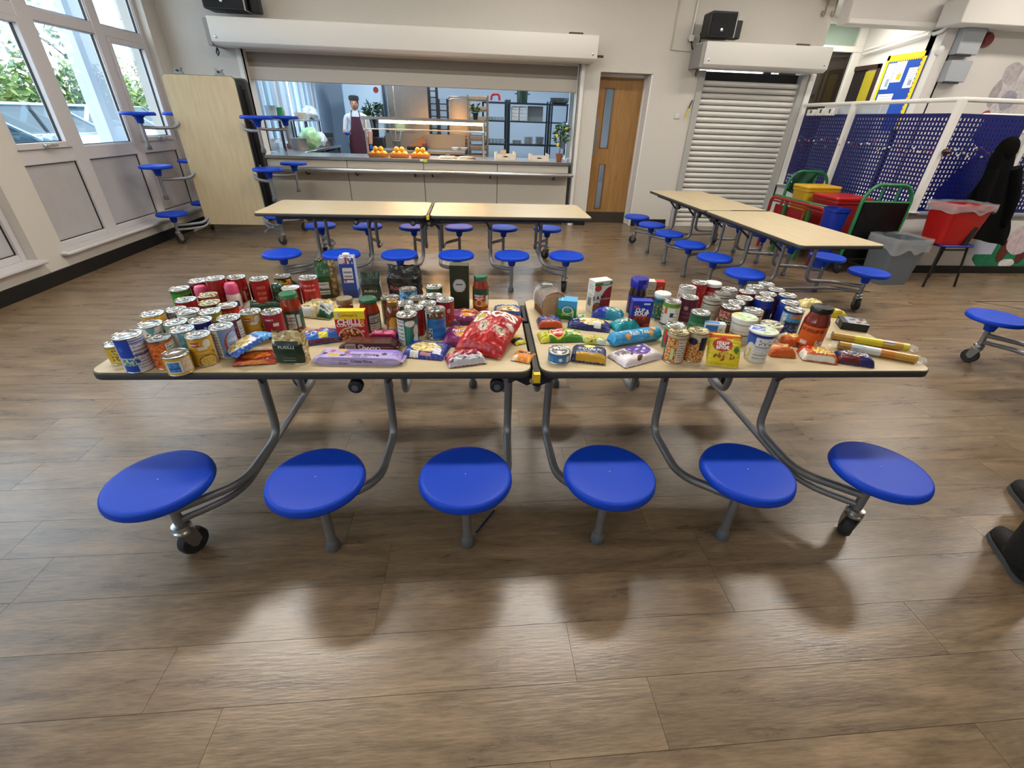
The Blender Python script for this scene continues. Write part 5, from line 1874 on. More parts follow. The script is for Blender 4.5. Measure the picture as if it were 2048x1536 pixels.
can(-0.944, 1.486, 0.108, 0.0375, [('b', '#c8982a'), ('r', -52, -12, .72, .88, '#a3201c'), ('e', 26, .80, 20, .14, '#d6d2c4'), ('r', -22, 22, .60, .70, '#d6d2c4'), ('r', -36, 26, .46, .50, '#d9b858'), ('e', 12, .16, 46, .24, '#5d4016'), ('e', 12, .16, 41, .205, '#d2b25e'), ('N', 12, .16, 36, .17, '#b08a34', .14, .15), ('n', 42, 60, .38, .52, '#5a3d14', .2, .0), ('r', 60, 80, .1, .9, '#cfc4a2')],
    'yellow soup tin with red badge and bowl picture in the front row', [("EMMA'S", -32, .80, .0095, '#e9d9c8')])
can(-0.895, 1.548, 0.112, 0.0385, [('b', '#6f92c8'), ('r', -90, -28, 0, 1, '#d8d6cf'), ('s', -84, -34, .05, .9, '#77808c', 60), ('e', 42, .42, 52, .52, '#7a2a18'), ('N', 42, .42, 52, .52, '#c0502c', .12, .02), ('e', 42, .48, 40, .42, '#8aa6d6'), ('n', 20, 70, .3, .7, '#a9bde0', .08, .1)],
    'light blue baked bean tin with ring of beans on its label', [('BAKED', 42, .60, .013, '#e7e3ea'), ('BEANS', 42, .44, .013, '#a03a5a')])
can(-1.021, 1.535, 0.108, 0.0375, [('b', '#5fa6c6'), ('n', -60, 60, 0, 1, '#8cc3da', .035, .05), ('r', -80, -30, 0, 1, '#cfdce0'), ('n', -20, 70, .1, .8, '#3d86aa', .05, .2)], 'cyan water-coloured tin between the white label tin and the soup tin')
can(-1.154, 1.581, 0.108, 0.0385, [('b', '#d4d2c9'), ('e', -8, 1.0, 20, .22, '#4c9a9c'), ('r', 55, 110, 0, .85, '#bcb59a'), ('s', 60, 104, .05, .8, '#8a8878', 60)], 'white value tin lettered in black with a teal spot', [('S A V E R S', 16, .70, .022, '#171717', .02)], lid='plain')
can(-1.076, 1.599, 0.108, 0.0375, [('b', '#a8b88a'), ('r', -180, 180, .85, 1, '#88a9a0'), ('n', -50, 60, 0, .8, '#7c5f3a', .06, .1), ('n', -50, 60, 0, .7, '#c9b27a', .07, .2)], 'green and brown stew tin behind the cyan tin')
can(-1.208, 1.688, 0.105, 0.0375, [('b', '#c9942c'), ('n', -180, 180, 0, 1, '#d9ab44', .03, .1)], 'plain mustard yellow tin at the left edge of the tins')
can(-0.999, 1.616, 0.108, 0.0375, [('b', '#171a6e'), ('e', 10, .80, 8, .07, '#b9c2dd'), ('n', -40, 70, .2, .75, '#3a44a8', .08, .15), ('r', 30, 70, .55, .85, '#262c92')], 'navy blue tin with a small white dot on its label', lid='plain')
can(-1.088, 1.705, 0.108, 0.0385, [('b', '#cfd2c6'), ('r', -30, 30, .0, .86, '#c3cdb8'), ('r', -10, 26, .70, .9, '#5f8f86'), *small(30, 90, .2, .8, '#c9ccb8')], 'white tin with a green flash next to the mustard tin', lid='plain')
can(-1.155, 1.744, 0.1, 0.036, [('b', '#7a7f84'), ('n', -180, 180, 0, 1, '#3f4348', .06, .1)], 'dented silver grey tin behind the white tin with green flash', lid='ring')
can(-1.008, 1.703, 0.108, 0.0375, [('b', '#8d8f3a'), ('n', -60, 80, 0, .8, '#c2b04a', .06, .05), ('n', -60, 80, 0, .8, '#4f5a22', .07, .2)], 'olive green and yellow vegetable tin behind the navy tin')
can(-0.905, 1.629, 0.112, 0.0385, [('b', '#5a1522'), ('r', 32, 75, 0, .95, '#c6c2bc'), ('s', 36, 70, .05, .9, '#77747a', 62), ('n', -10, 30, 0, .8, '#b08a6a', .16, .3)], 'maroon tin with a white text panel behind the bean tin')
can(-0.858, 1.699, 0.108, 0.0375, [('b', '#c8982a'), ('r', -46, -8, .74, .88, '#a3201c'), ('e', 28, .82, 18, .13, '#d6d2c4'), ('r', -16, 24, .62, .72, '#d6d2c4'), ('r', -30, 26, .48, .52, '#d9b858'), ('e', 8, .14, 44, .22, '#5d4016'), ('e', 8, .14, 39, .19, '#d2b25e'), ('n', 38, 80, .1, .6, '#6b4d1c', .1, .05)],
    'yellow soup tin with red badge beside the crimson soup tin', [("EMMA'S", -27, .81, .0095, '#e9d9c8')])
can(-0.778, 1.699, 0.108, 0.0375, [('b', '#8d1526'), ('r', -46, -8, .74, .88, '#a51d2c'), ('r', -10, 22, .55, .68, '#d9cfc8'), ('r', 0, 50, .24, .28, '#c9b8ac'), ('n', -40, 60, 0, .2, '#b8323a', .1, .1)], 'crimson soup tin with a white tag in front of the green-lid jar', [("EMMA'S", -27, .81, .0095, '#e6c9cc')])
can(-0.976, 1.774, 0.105, 0.0375, [('b', '#a01c1e'), ('n', -60, 60, .2, .9, '#c8605a', .09, .25), ('r', -180, 180, .94, 1, '#6e1214')], 'scarlet tin with faded print in front of the long rice bag', lid='plain')
can(-1.059, 1.806, 0.105, 0.0385, [('b', '#97181b'), ('r', -180, 180, .93, 1, '#4a3b1d')], 'red tin with a golden lid amid the tins', lid='gold')
can(-1.167, 1.840, 0.105, 0.0375, [('b', '#8f1d16'), ('n', -60, 60, .3, .8, '#c96a2a', .08, .25), ('r', -50, -20, .1, .45, '#d2bda6')], 'dark red tin with orange picture below the green-label tin')
can(-1.108, 1.895, 0.105, 0.038, [('b', '#a8433f'), ('n', -60, 60, 0, 1, '#7e1f1f', .05, .05)], 'faded rose red tin under the pink capped bottle', lid='gold')
can(-1.257, 1.968, 0.108, 0.0375, [('b', '#3c8f2c'), ('r', -180, 180, .88, 1, '#2d6a2c'), ('r', 12, 70, .25, .82, '#16261c'), ('s', 14, 66, .3, .8, '#8b9a90', 40)], 'bright green label tin at the back left of the tins', lid='plain')
can(-1.203, 2.025, 0.125, 0.0375, [('b', '#8a1517'), ('r', -180, 180, .94, 1, '#5f0f12')], 'tall deep red tin behind the green label tin')
can(-1.105, 1.980, 0.15, 0.0375, [('b', '#8f1517'), ('s', -30, 30, .3, .75, '#6d1013', 26)], 'tallest plain red tin in the back row')
can(-1.043, 2.029, 0.14, 0.0375, [('b', '#8a1517'), ('r', 20, 32, .25, .6, '#c2a89c'), ('s', 30, 60, .2, .7, '#a8605a', 30)], 'tall red tin behind the pink bottle with white label')
can(-0.938, 2.009, 0.14, 0.0375, [('b', '#90171a'), ('s', -30, 25, .3, .85, '#b85a52', 34)], 'tall red tin behind the two dark green bottles')
can(-0.892, 2.144, 0.11, 0.0375, [('b', '#191712'), ('n', -60, 60, .55, .95, '#c9a22e', .06, -.05), ('n', -60, 60, .6, .95, '#a8401c', .07, .15), ('r', -28, -16, .3, .5, '#c9a84a')], 'black tin with yellow and orange picture in the back row', lid='dark')
can(-0.729, 2.013, 0.145, 0.0385, [('b', '#a61c1e'), ('s', -40, 30, .55, .85, '#cf8a84', 40), ('e', 5, .4, 14, .12, '#b8433f')], 'tall red tin with pale print beside the tall pasta bag')
can(-0.805, 1.990, 0.105, 0.0375, [('b', '#8f2422'), ('n', -50, 60, .2, .8, '#d2b8a8', .1, .3)], 'red tin with pale specks behind the green-lid jar', lid='paper')
# ---- centre tins
can(-0.286, 1.946, 0.115, 0.0385, [('b', '#2b7ac2'), ('n', -70, 70, .55, 1, '#8ec6ea', .06, .0), ('n', -70, 70, .1, .6, '#1c5a9c', .06, .1)], 'sky blue tin with dark lid in front of the black bag', lid='dark')
can(-0.348, 1.840, 0.115, 0.039, [('b', '#5f4a34'), ('n', -60, 60, 0, 1, '#8a6a44', .05, .1)], 'brown tin with a wide rim behind the honey bottle', lid='dark')
can(-0.283, 1.795, 0.105, 0.037, [('b', '#2f5a52'), ('n', -60, 60, 0, 1, '#9aa8a4', .06, .2)], 'grey green tin behind the red tin in the centre')
can(-0.237, 1.860, 0.105, 0.0385, [('b', '#6a4530'), ('n', -60, 60, 0, 1, '#9a6a48', .05, .15)], 'copper brown tin with dull lid in the centre cluster', lid='dark')
can(-0.176, 2.011, 0.105, 0.037, [('b', '#1f5a3a'), ('r', 10, 50, .2, .9, '#17402a'), ('n', -60, 0, .2, .8, '#3a7a55', .08, .1)], 'dark green tin with ring pull at back of the centre cluster', lid='ring')
can(-0.170, 1.903, 0.1, 0.038, [('b', '#8fa5a2'), ('r', -180, 180, .0, .7, '#5f8a86')], 'pale grey tin below the dark green ring-pull tin', lid='plain')
can(-0.190, 1.795, 0.105, 0.0375, [('b', '#2c6d72'), ('n', -60, 60, 0, .9, '#1d4e55', .05, .1)], 'teal tin behind the blue fish tin')
can(-0.237, 1.721, 0.115, 0.0385, [('b', '#a3211e'), ('n', -10, 60, .1, .9, '#c24a3a', .07, .3), ('r', -60, -20, .1, .9, '#8c1a1a')], 'red tin behind the green striped tin')
can(-0.254, 1.634, 0.122, 0.039, [('b', '#1d6a58'), ('r', -90, -22, 0, .92, '#d2d4d0'), ('s', -84, -26, .04, .9, '#7c8284', 46), ('s', -20, 20, 0, .75, '#2f8a72', 0), ('r', -8, -4, 0, .8, '#3c9a82'), ('r', 4, 8, 0, .8, '#3c9a82'), ('e', 14, .80, 30, .11, '#d9d6d0'), ('e', 52, .50, 22, .22, '#c9b8ae'), ('e', 46, .20, 18, .17, '#d9d6d0'), ('r', -180, 180, .92, 1, '#4b2b26')],
    'green striped tin with white blobs in front of the centre cluster')
can(-0.150, 1.691, 0.12, 0.0405, [('b', '#2a76bd'), ('r', -180, 180, .78, 1, '#3c4a30'), ('n', -70, 80, .78, 1, '#8a2c24', .07, .05), ('n', -70, 80, .78, 1, '#d2cfc6', .08, .3), ('r', -80, -56, 0, 1, '#d9d9d6'), ('r', -60, -22, 0, .42, '#d2d6d9'), ('n', -60, -22, 0, .42, '#2a2d33', .12, .05), ('s', -18, 70, .05, .7, '#1d5c9c', 22)],
    'blue tin with a dark picture band beside the striped crisps', lid='dark')
can(-0.117, 1.822, 0.112, 0.0375, [('b', '#8d161a'), ('e', 20, .66, 12, .1, '#c9a09c'), ('n', -50, 60, .1, .5, '#b84a3c', .07, .2)], 'red tin next to the tall dark green carton')
# ---- right leaf, tins
can(0.857, 1.878, 0.118, 0.035, [('b', '#1d4e66'), ('r', -180, 180, .86, 1, '#5fa0c0'), ('n', -60, 60, .1, .8, '#3a7a3c', .06, .05), ('n', -60, 60, .1, .7, '#b8a23c', .07, .3)], 'blue green gravy drum with a white lid beside the soup box', lid='white', name='drum', cat='drum')
can(0.875, 1.804, 0.11, 0.0375, [('b', '#d4d4cf'), ('r', -180, 180, .84, 1, '#5f8f2c'), ('r', -44, -22, .55, .84, '#c9601f'), ('r', -90, -48, 0, .84, '#cfd2cc'), ('s', -88, -50, .05, .8, '#555c5c', 40), ('r', 0, 22, .42, .62, '#22306b'), ('r', 24, 60, .3, .7, '#e0e0dc'), ('s', 24, 60, .3, .7, '#9a9a98', 46), ('r', -180, 180, 0, .1, '#2c4f7a')], 'white tin with a green top band in front of the gravy drum', lid='ring')
can(0.973, 1.852, 0.112, 0.0385, [('b', '#561636'), ('r', -20, 6, .55, .70, '#a888a0'), ('s', -30, 40, .1, .45, '#7a3a5c', 34)], 'plum purple tin beside the white tin with black rings')
can(1.014, 1.970, 0.12, 0.039, [('b', '#cfccc8'), ('n', -60, 60, .2, .8, '#6d2a2c', .06, .2), ('n', -60, 60, .0, .5, '#b8554c', .06, .25)], 'white tin with red splashes behind the plum purple tin', lid='plain')
can(1.086, 2.008, 0.13, 0.038, [('b', '#a51e24'), ('n', -60, 60, .1, .9, '#c84a4a', .05, .25)], 'tall red tin behind the white splashed tin', lid='plain')
can(1.165, 2.024, 0.12, 0.037, [('b', '#a3161e'), ('r', -180, 180, .88, 1, '#3a0f14'), ('r', -60, 60, 0, .45, '#d4d0c8'), ('n', -60, 60, .05, .4, '#8a1a20', .09, .15)], 'red gravy drum with a white branded cap', [('OXO', 5, .66, .020, '#e6d9d4', .02)], lid='white', name='drum', cat='drum')
can(1.069, 1.833, 0.112, 0.0385, [('b', '#b9b3a2'), ('r', -180, 180, .84, .88, '#2b2b2b'), ('s', -30, 40, .1, .75, '#8d8877', 26), ('r', -60, -30, 0, .84, '#d2cfc4')], 'cream tin with thin black rings in the middle of the right leaf', lid='dark')
can(1.162, 1.915, 0.108, 0.0385, [('b', '#cfc9bc'), ('r', -180, 180, 0, .55, '#b87a3c'), ('n', -60, 60, .0, .6, '#8d5526', .06, .1), ('r', -180, 180, .88, .92, '#3a3a3a')], 'white and tan tin behind the cream tin with black rings', lid='dark')
can(1.220, 1.969, 0.11, 0.037, [('b', '#cfcbc4'), ('r', -180, 180, .0, .4, '#b9a58a')], 'off-white tin behind the white and tan tin', lid='plain')
can(1.287, 1.927, 0.112, 0.038, [('b', '#7d1519'), ('r', -50, 50, .45, .75, '#8f2024'), ('s', -40, 40, .5, .72, '#c9a8a4', 40)], 'dark red tin beside the cream labelled fruit tin')
can(1.369, 2.001, 0.112, 0.039, [('b', '#c2cfd4'), ('n', -60, 60, .1, .85, '#6f96b4', .05, .05), ('n', -60, 60, .1, .8, '#c9b84a', .07, .2), ('e', -28, .55, 9, .12, '#1c1c20')], 'pale blue fruit tin with yellow print at the back')
can(1.457, 2.052, 0.108, 0.038, [('b', '#b9bec2'), ('r', -60, 60, .2, .8, '#8a949c')], 'plain silver grey tin at the very back of the right leaf', lid='plain')
can(1.231, 1.853, 0.108, 0.0385, [('b', '#14161f'), ('r', -60, 60, .0, .4, '#2c3a4c'), ('s', -40, 40, .45, .8, '#5a6470', 34)], 'black tin with ring pull in the middle of the right leaf')
can(1.169, 1.803, 0.106, 0.038, [('b', '#2a5a66'), ('n', -60, 60, .1, .8, '#3f7f88', .05, .1)], 'teal blue tin behind the kidney bean tin')
can(1.106, 1.734, 0.112, 0.0395, [('b', '#8a4638'), ('r', -180, 180, .9, 1, '#4a0f12'), ('n', -70, 70, .6, .88, '#d2a293', .08, .05), ('r', -52, 44, .34, .58, '#231c18'), ('n', -70, 70, 0, .34, '#6a1a18', .12, -.1), ('n', -70, 70, 0, .34, '#b8443a', .12, .25)], 'kidney bean tin with cream and black lettering band', [('RED KIDNEY', -3, .52, .011, '#e3d6ac', .02), ('BEANS', -3, .40, .013, '#e3d6ac', .02)], lid='ring')
can(1.186, 1.696, 0.11, 0.039, [('b', '#c9c6c0'), ('r', -180, 180, .86, .93, '#8a1a1e'), ('r', -60, -15, 0, .8, '#a8423a'), ('r', 0, 50, .15, .75, '#dcd9d2'), ('s', 2, 48, .2, .7, '#8d8a88', 46)], 'white tin with a red band behind the noodle tubs', lid='plain')
can(1.308, 1.824, 0.115, 0.0395, [('b', '#162a86'), ('r', -180, 180, .72, .75, '#3c55b8'), ('r', -60, 60, 0, .7, '#15161c'), ('r', -10, 34, .2, .66, '#2a1512'), ('n', -10, 34, .0, .4, '#7a2a1a', .1, .1)], 'dark blue and black chilli tin with ring pull')
can(1.369, 1.895, 0.112, 0.0385, [('b', '#7a1d1f'), ('n', 0, 70, .1, .9, '#a84a34', .06, .2)], 'brick red tin behind the dark blue chilli tin', lid='ring')
can(1.454, 1.963, 0.11, 0.037, [('b', '#4a2a26'), ('n', -60, 60, .2, .9, '#8a5a44', .06, .1)], 'dark brown tin at the back near the pale yellow bag', lid='ring')
can(1.443, 1.861, 0.118, 0.0385, [('b', '#1d3a8c'), ('n', -60, 60, .1, .8, '#c2a84a', .05, .2), ('n', -60, 60, .1, .8, '#4a6cc0', .05, .1)], 'blue pudding tin with yellow print in the back row', lid='plain')
can(1.399, 1.776, 0.115, 0.0385, [('b', '#1c2f8f'), ('r', -180, 180, .9, 1, '#33489c')], 'plain royal blue tin behind the custard tin', lid='plain')
can(1.371, 1.700, 0.112, 0.039, [('b', '#16265a'), ('r', -180, 180, .55, .92, '#3b8fc0'), ('n', -10, 70, .75, .92, '#c9702c', .06, -.1), ('r', -70, -26, .35, .88, '#c6cdcf'), ('n', -68, -28, .38, .86, '#7f8a8c', .1, .1), ('n', -20, 60, .05, .5, '#4f6fa8', .06, .15)],
    'blue rice pudding tin with orange picture beside the tall sauce jar', [('Ambrosia', 20, .55, .019, '#11131c', .02)], lid='plain')
can(0.951, 1.689, 0.105, 0.0395, [('b', '#1f5a40'), ('s', -60, 60, .1, .8, '#3f8a66', 24), ('r', -180, 180, .88, .92, '#14402c')], 'green ribbed tin behind the blue and white carton', beads=8)
can(0.759, 1.464, 0.118, 0.038, [('b', '#a8662a'), ('n', -180, 180, .06, .86, '#d8a060', .11, -.05), ('n', -180, 180, .06, .86, '#5a2c10', .11, .3, 5), ('r', 14, 62, .04, .86, '#cfc9bc'), ('s', 17, 59, .06, .84, '#77706a', 70), ('r', -18, -2, .12, .5, '#a9c49a'), ('r', -90, -60, 0, .95, '#15223c'), ('r', -180, 180, .9, 1, '#b3a988')], 'bean tin with bean picture and a text panel beside its twin', lid='gold')
can(0.840, 1.472, 0.118, 0.038, [('b', '#a8662a'), ('n', -180, 180, .04, .72, '#dba465', .11, -.05), ('n', -180, 180, .04, .72, '#5a2c10', .11, .3, 5), ('r', -180, 180, .72, .9, '#c2a98a'), ('e', -16, .74, 26, .13, '#141d44'), ('r', 24, 70, .42, .9, '#101a2c'), ('r', -180, 180, .9, 1, '#b3a988')], 'bean tin with bean picture and a navy badge', lid='gold')
can(0.797, 1.578, 0.095, 0.038, [('b', '#2e7a3a'), ('r', -60, -20, .2, .9, '#b8323a'), ('r', -180, 180, .9, 1, '#58b06a')], 'low tub with a bright green foil lid behind the bean tins', lid='plain', name='tub', cat='tub')
can(0.319, 1.473, 0.042, 0.041, [('b', '#2f6aa0'), ('r', -60, 40, .15, .75, '#3f82b8'), ('n', -50, 40, .15, .75, '#1f4c7c', .07, .1), ('r', 44, 70, .1, .8, '#c6ccd2'), ('e', 10, .45, 9, .2, '#c9d6e0')], 'flat round tuna tin with blue label at the leaf corner', lid='ring')


# ---- jars and bottles
def jar(x, y, h, r, body, lidc, label, bands=(), texts=(), lid_h=.016, lid_r=.82, neck=.80, turn=0, cat='jar', name='jar', group='jars and bottles on the table', square=False):
    t = thing(name, label, cat, (x, y, FT), facing(x, y, turn), group)
    bm_ = M('jar_' + body.strip('#'), body, .12, coat=1)
    hb = h - lid_h
    mb = MB().lathe([(r * .86, 0), (r * .97, .004), (r, .014), (r, hb * .68), (r * .97, hb * .76), (r * neck, hb * .93), (r * neck, hb)], bm_, 4 if square else 36, xf=Matrix.Rotation(PI / 4, 4, 'Z') if square else None)
    mb.build('jar_body', t, smooth=50, bevel=.006 if square else 0)
    lm = MB()
    lr = r * lid_r
    lm.lathe([(lr * .97, hb - .002), (lr * 1.02, hb), (lr * 1.03, h - .004), (lr * .98, h), (lr * .8, h + .0004), (lr * .76, h - .0012), (0, h - .0012)], M('jar_lid_' + lidc.strip('#'), lidc, .3, .3, coat=.5), 36)
    lm.build('jar_lid', t, smooth=40)
    if bands:
        a0, a1, v0, v1, layers = bands
        L = lay(layers)
        k = r / math.sqrt(2) if square else r

        def bf(u, v):
            if square:
                return (u / 45 * k * .80, -k - .0008, hb * (v0 + (v1 - v0) * v))
            a = math.radians(u) - PI / 2
            return ((r + .0007) * math.cos(a), (r + .0007) * math.sin(a), hb * (v0 + (v1 - v0) * v))
        MB().grid(bf, max(8, int((a1 - a0) / 4)), 22, PRINT, lambda u, v: art(L, u, v), a0, a1).build('jar_label', t, smooth=50)
        if texts:
            tm = MB()
            for s, a, v, size, col, *o in texts:
                def tf(px, py, a=a, v=v):
                    if square:
                        return (px, -k - .0014, hb * (v0 + (v1 - v0) * v) + py)
                    an = math.radians(a) + px / r - PI / 2
                    return ((r + .0013) * math.cos(an), (r + .0013) * math.sin(an), hb * (v0 + (v1 - v0) * v) + py)
                text_on(tm, s, size, col, tf, o[0] if o else .01, .004)
            tm.build('lettering', t, smooth=0)
    return t


SAUCE = '#8c2e0b'
jar(-0.738, 1.786, 0.152, 0.039, SAUCE, '#2f7a4c', 'pasta sauce jar with bright green lid beside the cut pasta bags', (-120, 120, .02, .64, [('b', '#17402e'), ('r', -38, 8, .1, .85, '#cfd0cb'), ('s', -36, 6, .2, .8, '#6d7471', 40), ('r', 20, 36, .15, .8, '#c4c9c4'), ('r', -120, 120, 0, .12, '#7a1f16')]), lid_r=.86, neck=.82)
jar(-0.424, 1.767, 0.138, 0.04, SAUCE, '#2a6a4c', 'pasta sauce jar with dark green lid behind the chilli meal box', (-120, 120, .05, .66, [('b', '#17402e'), ('r', -5, 60, .05, .95, '#c2c5c2'), ('s', -3, 58, .1, .9, '#6d7471', 44), ('r', -120, 120, .48, .54, '#1c2420')]), lid_r=.86, neck=.82)
jar(0.037, 2.002, 0.16, 0.037, '#8e2a10', '#2a6a4c', 'tomato sauce jar with green lid beside the dark green carton', (-110, 110, .16, .74, [('b', '#16452f'), ('r', -50, 30, .30, .68, '#9c2422'), ('r', -110, 110, 0, .28, '#c98a28'), ('e', -12, .22, 22, .2, '#d9c9a2'), ('e', -12, .22, 17, .15, '#a8481c'), ('r', 38, 62, .1, .62, '#cfcfca'), ('s', -44, 20, .45, .64, '#e0cfc8', 30)]), [('TOMATO', -18, .60, .010, '#efe3dc')], lid_r=.84)
jar(1.373, 1.560, 0.178, 0.0465, '#6e1d0c', '#141414', 'large sauce jar with black lid and orange label', (-60, 70, .14, .66, [('b', '#c9591c'), ('s', -54, 64, .60, .9, '#7d2f10', 18), ('r', -40, -10, .08, .24, '#e0cfc0'), ('r', 28, 62, .02, .36, '#dcd8d2'), ('s', 30, 60, .04, .34, '#332c28', 60)]), lid_h=.020, lid_r=.84, neck=.80)
jar(-0.526, 1.803, 0.125, 0.044, '#7a4412', '#8f7f62', 'square honey jar with a clear lid in front of the flag carton', (-45, 45, .08, .56, [('b', '#cfc9bf'), ('s', -40, 40, .1, .9, '#8d8a92', 30), ('r', -40, 40, .62, .68, '#3c3a44')]), lid_h=.022, lid_r=.74, neck=.95, square=True)
jar(0.770, 1.959, 0.165, 0.04, '#2a1a10', '#1a1c9c', 'coffee jar with a royal blue screw lid behind the soup box', (-100, 100, .05, .72, [('b', '#0f1a66'), ('r', -20, 20, .55, .85, '#1a2a8a'), ('s', -14, 14, .6, .75, '#cfcfe0', 30)]), lid_h=.040, lid_r=.98, neck=.92, name='coffee_jar')


def bottle(x, y, h, r, prof, mat, label, cap, capm, band=None, texts=(), name='bottle', turn=0):
    t = thing(name, label, 'bottle', (x, y, FT), facing(x, y, turn), 'jars and bottles on the table')
    MB().lathe(prof, mat, 28).build('bottle_body', t, smooth=50)
    MB().lathe(cap, capm, 24).build('cap', t, smooth=50)
    if band:
        r, z0, z1, a0, a1, layers = band
        L = lay(layers)
        MB().grid(lambda u, v: ((r + .0006) * math.cos(math.radians(u) - PI / 2), (r + .0006) * math.sin(math.radians(u) - PI / 2), z0 + (z1 - z0) * v), 24, 16, PRINT, lambda u, v: art(L, u, v), a0, a1).build('bottle_label', t, smooth=50)
    return t


bottle(-0.315, 1.700, 0.15, 0.031, [(.028, 0), (.031, .006), (.031, .055), (.027, .075), (.030, .10), (.022, .125), (.015, .132)], M('honey', '#6d2a0a', .1, coat=1), 'brown honey squeeze bottle with a gold cap and cream label', [(.021, .128), (.022, .130), (.021, .150), (.018, .152), (0, .152)], M('gold_cap', '#8c6a34', .35, .5),
       (.0318, .012, .095, -55, 55, [('b', '#6d2a0a'), ('e', 0, .62, 42, .36, '#c99a2c'), ('r', -48, 48, 0, .48, '#cdbfae'), ('s', -44, 44, .05, .42, '#8a8798', 40)]))
PINKC = M('pink_cap', '#d4527e', .35, coat=.3)
bottle(-1.171, 1.966, 0.122, 0.027, [(.024, 0), (.027, .006), (.027, .07), (.024, .08)], M('pink_bottle', '#d9b7c0', .35), 'pink capped squeeze bottle half hidden behind the rose red tin', [(.0255, .08), (.026, .084), (.025, .108), (.019, .119), (0, .122)], PINKC)
bottle(-1.038, 1.957, 0.14, 0.028, [(.025, 0), (.028, .006), (.028, .082), (.025, .092)], M('white_bottle', '#d9d3cf', .35), 'pink capped squeeze bottle with white and purple label', [(.0265, .092), (.027, .096), (.026, .124), (.02, .136), (0, .140)], PINKC,
       (.028, .01, .08, -90, 90, [('b', '#d8cdd0'), ('r', -90, 90, 0, .35, '#d98aa0'), ('e', 12, .58, 24, .22, '#35205c'), ('r', -90, 90, .78, 1, '#d8d4d2')]))
DG = M('green_glass_bottle', '#0b3a2a', .12, coat=1)
bottle(-0.983, 2.058, 0.118, 0.026, [(.023, 0), (.026, .005), (.026, .075), (.024, .085)], DG, 'dark green dome topped bottle behind the rice bag', [(.0245, .085), (.0255, .09), (.023, .108), (.013, .117), (0, .1185)], M('green_dome', '#114a37', .2, coat=.8))
bottle(-0.873, 2.021, 0.118, 0.026, [(.023, 0), (.026, .005), (.026, .075), (.024, .085)], DG, 'dark green dome topped bottle in front of the last tall red tin', [(.0245, .085), (.0255, .09), (.023, .108), (.013, .117), (0, .1185)], M('green_dome', '#114a37', .2, coat=.8))


# ---- cartons
def carton(x, y, w, d, h, label, front, top=None, side=None, texts=(), rz=0, name='carton', cat='box', tilt=0, z=FT, mat=None, ttop=(), group='boxes and cartons on the table'):
    """box with its front at local -y; artwork per face, u and v run 0..1"""
    t = thing(name, label, cat, (x, y, z), math.radians(rz), group)
    t.rotation_euler = (math.radians(tilt), 0, math.radians(rz))
    F, T_, S_ = lay(front), lay(top or [front[0]]), lay(side or [front[0]])
    pm_ = mat or PRINTC
    mb = MB()
    nu, nv = 52, 60
    mb.grid(lambda u, v: ((u - .5) * w, -d / 2, v * h), nu, nv, pm_, lambda u, v: art(F, u, v))
    mb.grid(lambda u, v: ((u - .5) * w, -d / 2 + v * d, h), nu, 12, pm_, lambda u, v: art(T_, u, v))
    mb.grid(lambda u, v: (-w / 2, d / 2 - u * d, v * h), 14, 24, pm_, lambda u, v: art(S_, u, v))
    mb.grid(lambda u, v: (w / 2, -d / 2 + u * d, v * h), 14, 24, pm_, lambda u, v: art(S_, u, v))
    mb.grid(lambda u, v: ((.5 - u) * w, d / 2, v * h), 4, 4, pm_, lambda u, v: F[0][1])
    mb.grid(lambda u, v: ((u - .5) * w, d / 2 - v * d, 0), 4, 4, pm_, lambda u, v: F[0][1])
    mb.build('carton_body', t, smooth=0)
    if texts or ttop:
        tm = MB()
        for s, u, v, size, col, *o in texts:
            text_on(tm, s, size, col, lambda px, py, u=u, v=v: ((u - .5) * w + px, -d / 2 - .0006, v * h + py), o[0] if o else .01)
        for s, u, v, size, col, *o in ttop:
            fl_ = -1 if len(o) > 1 and o[1] else 1
            text_on(tm, s, size, col, lambda px, py, u=u, v=v: ((u - .5) * w + px * fl_, -d / 2 + v * d + py * fl_, h + .0006), o[0] if o else .01)
        tm.build('lettering', t, smooth=0)
    return t


carton(-0.479, 1.684, .116, .034, .120, 'red and yellow chilli meal kit box standing behind biscuit packs',
       [('b', '#b8202a'), ('r', 0, 1, .72, 1, '#e8cc1e'), ('r', .04, .17, .80, .95, '#cfd0c8'), ('e', .46, .08, .42, .36, '#e0c2ae'), ('e', .46, .08, .385, .33, '#7e2f16'), ('N', .46, .08, .385, .33, '#cf6a2e', 9, .05), ('N', .46, .08, .385, .33, '#e8cf96', 11, .22, 3), ('N', .46, .08, .385, .33, '#5a1a10', 12, .3, 7), ('o', .89, .64, .055, .06, '#e9c63a', .35), ('o', .89, .52, .055, .06, '#e9c63a', .35), ('e', .88, .30, .06, .04, '#b9b3ad')],
       [('b', '#e8cc1e')], [('b', '#8f1a20')], [("Colman's", .44, .86, .020, '#a8481a', .01), ('CHILLI', .45, .62, .030, '#f0e9e4', .035), ('CON CARNE', .45, .505, .0165, '#f0e9e4', .03)], rz=1)
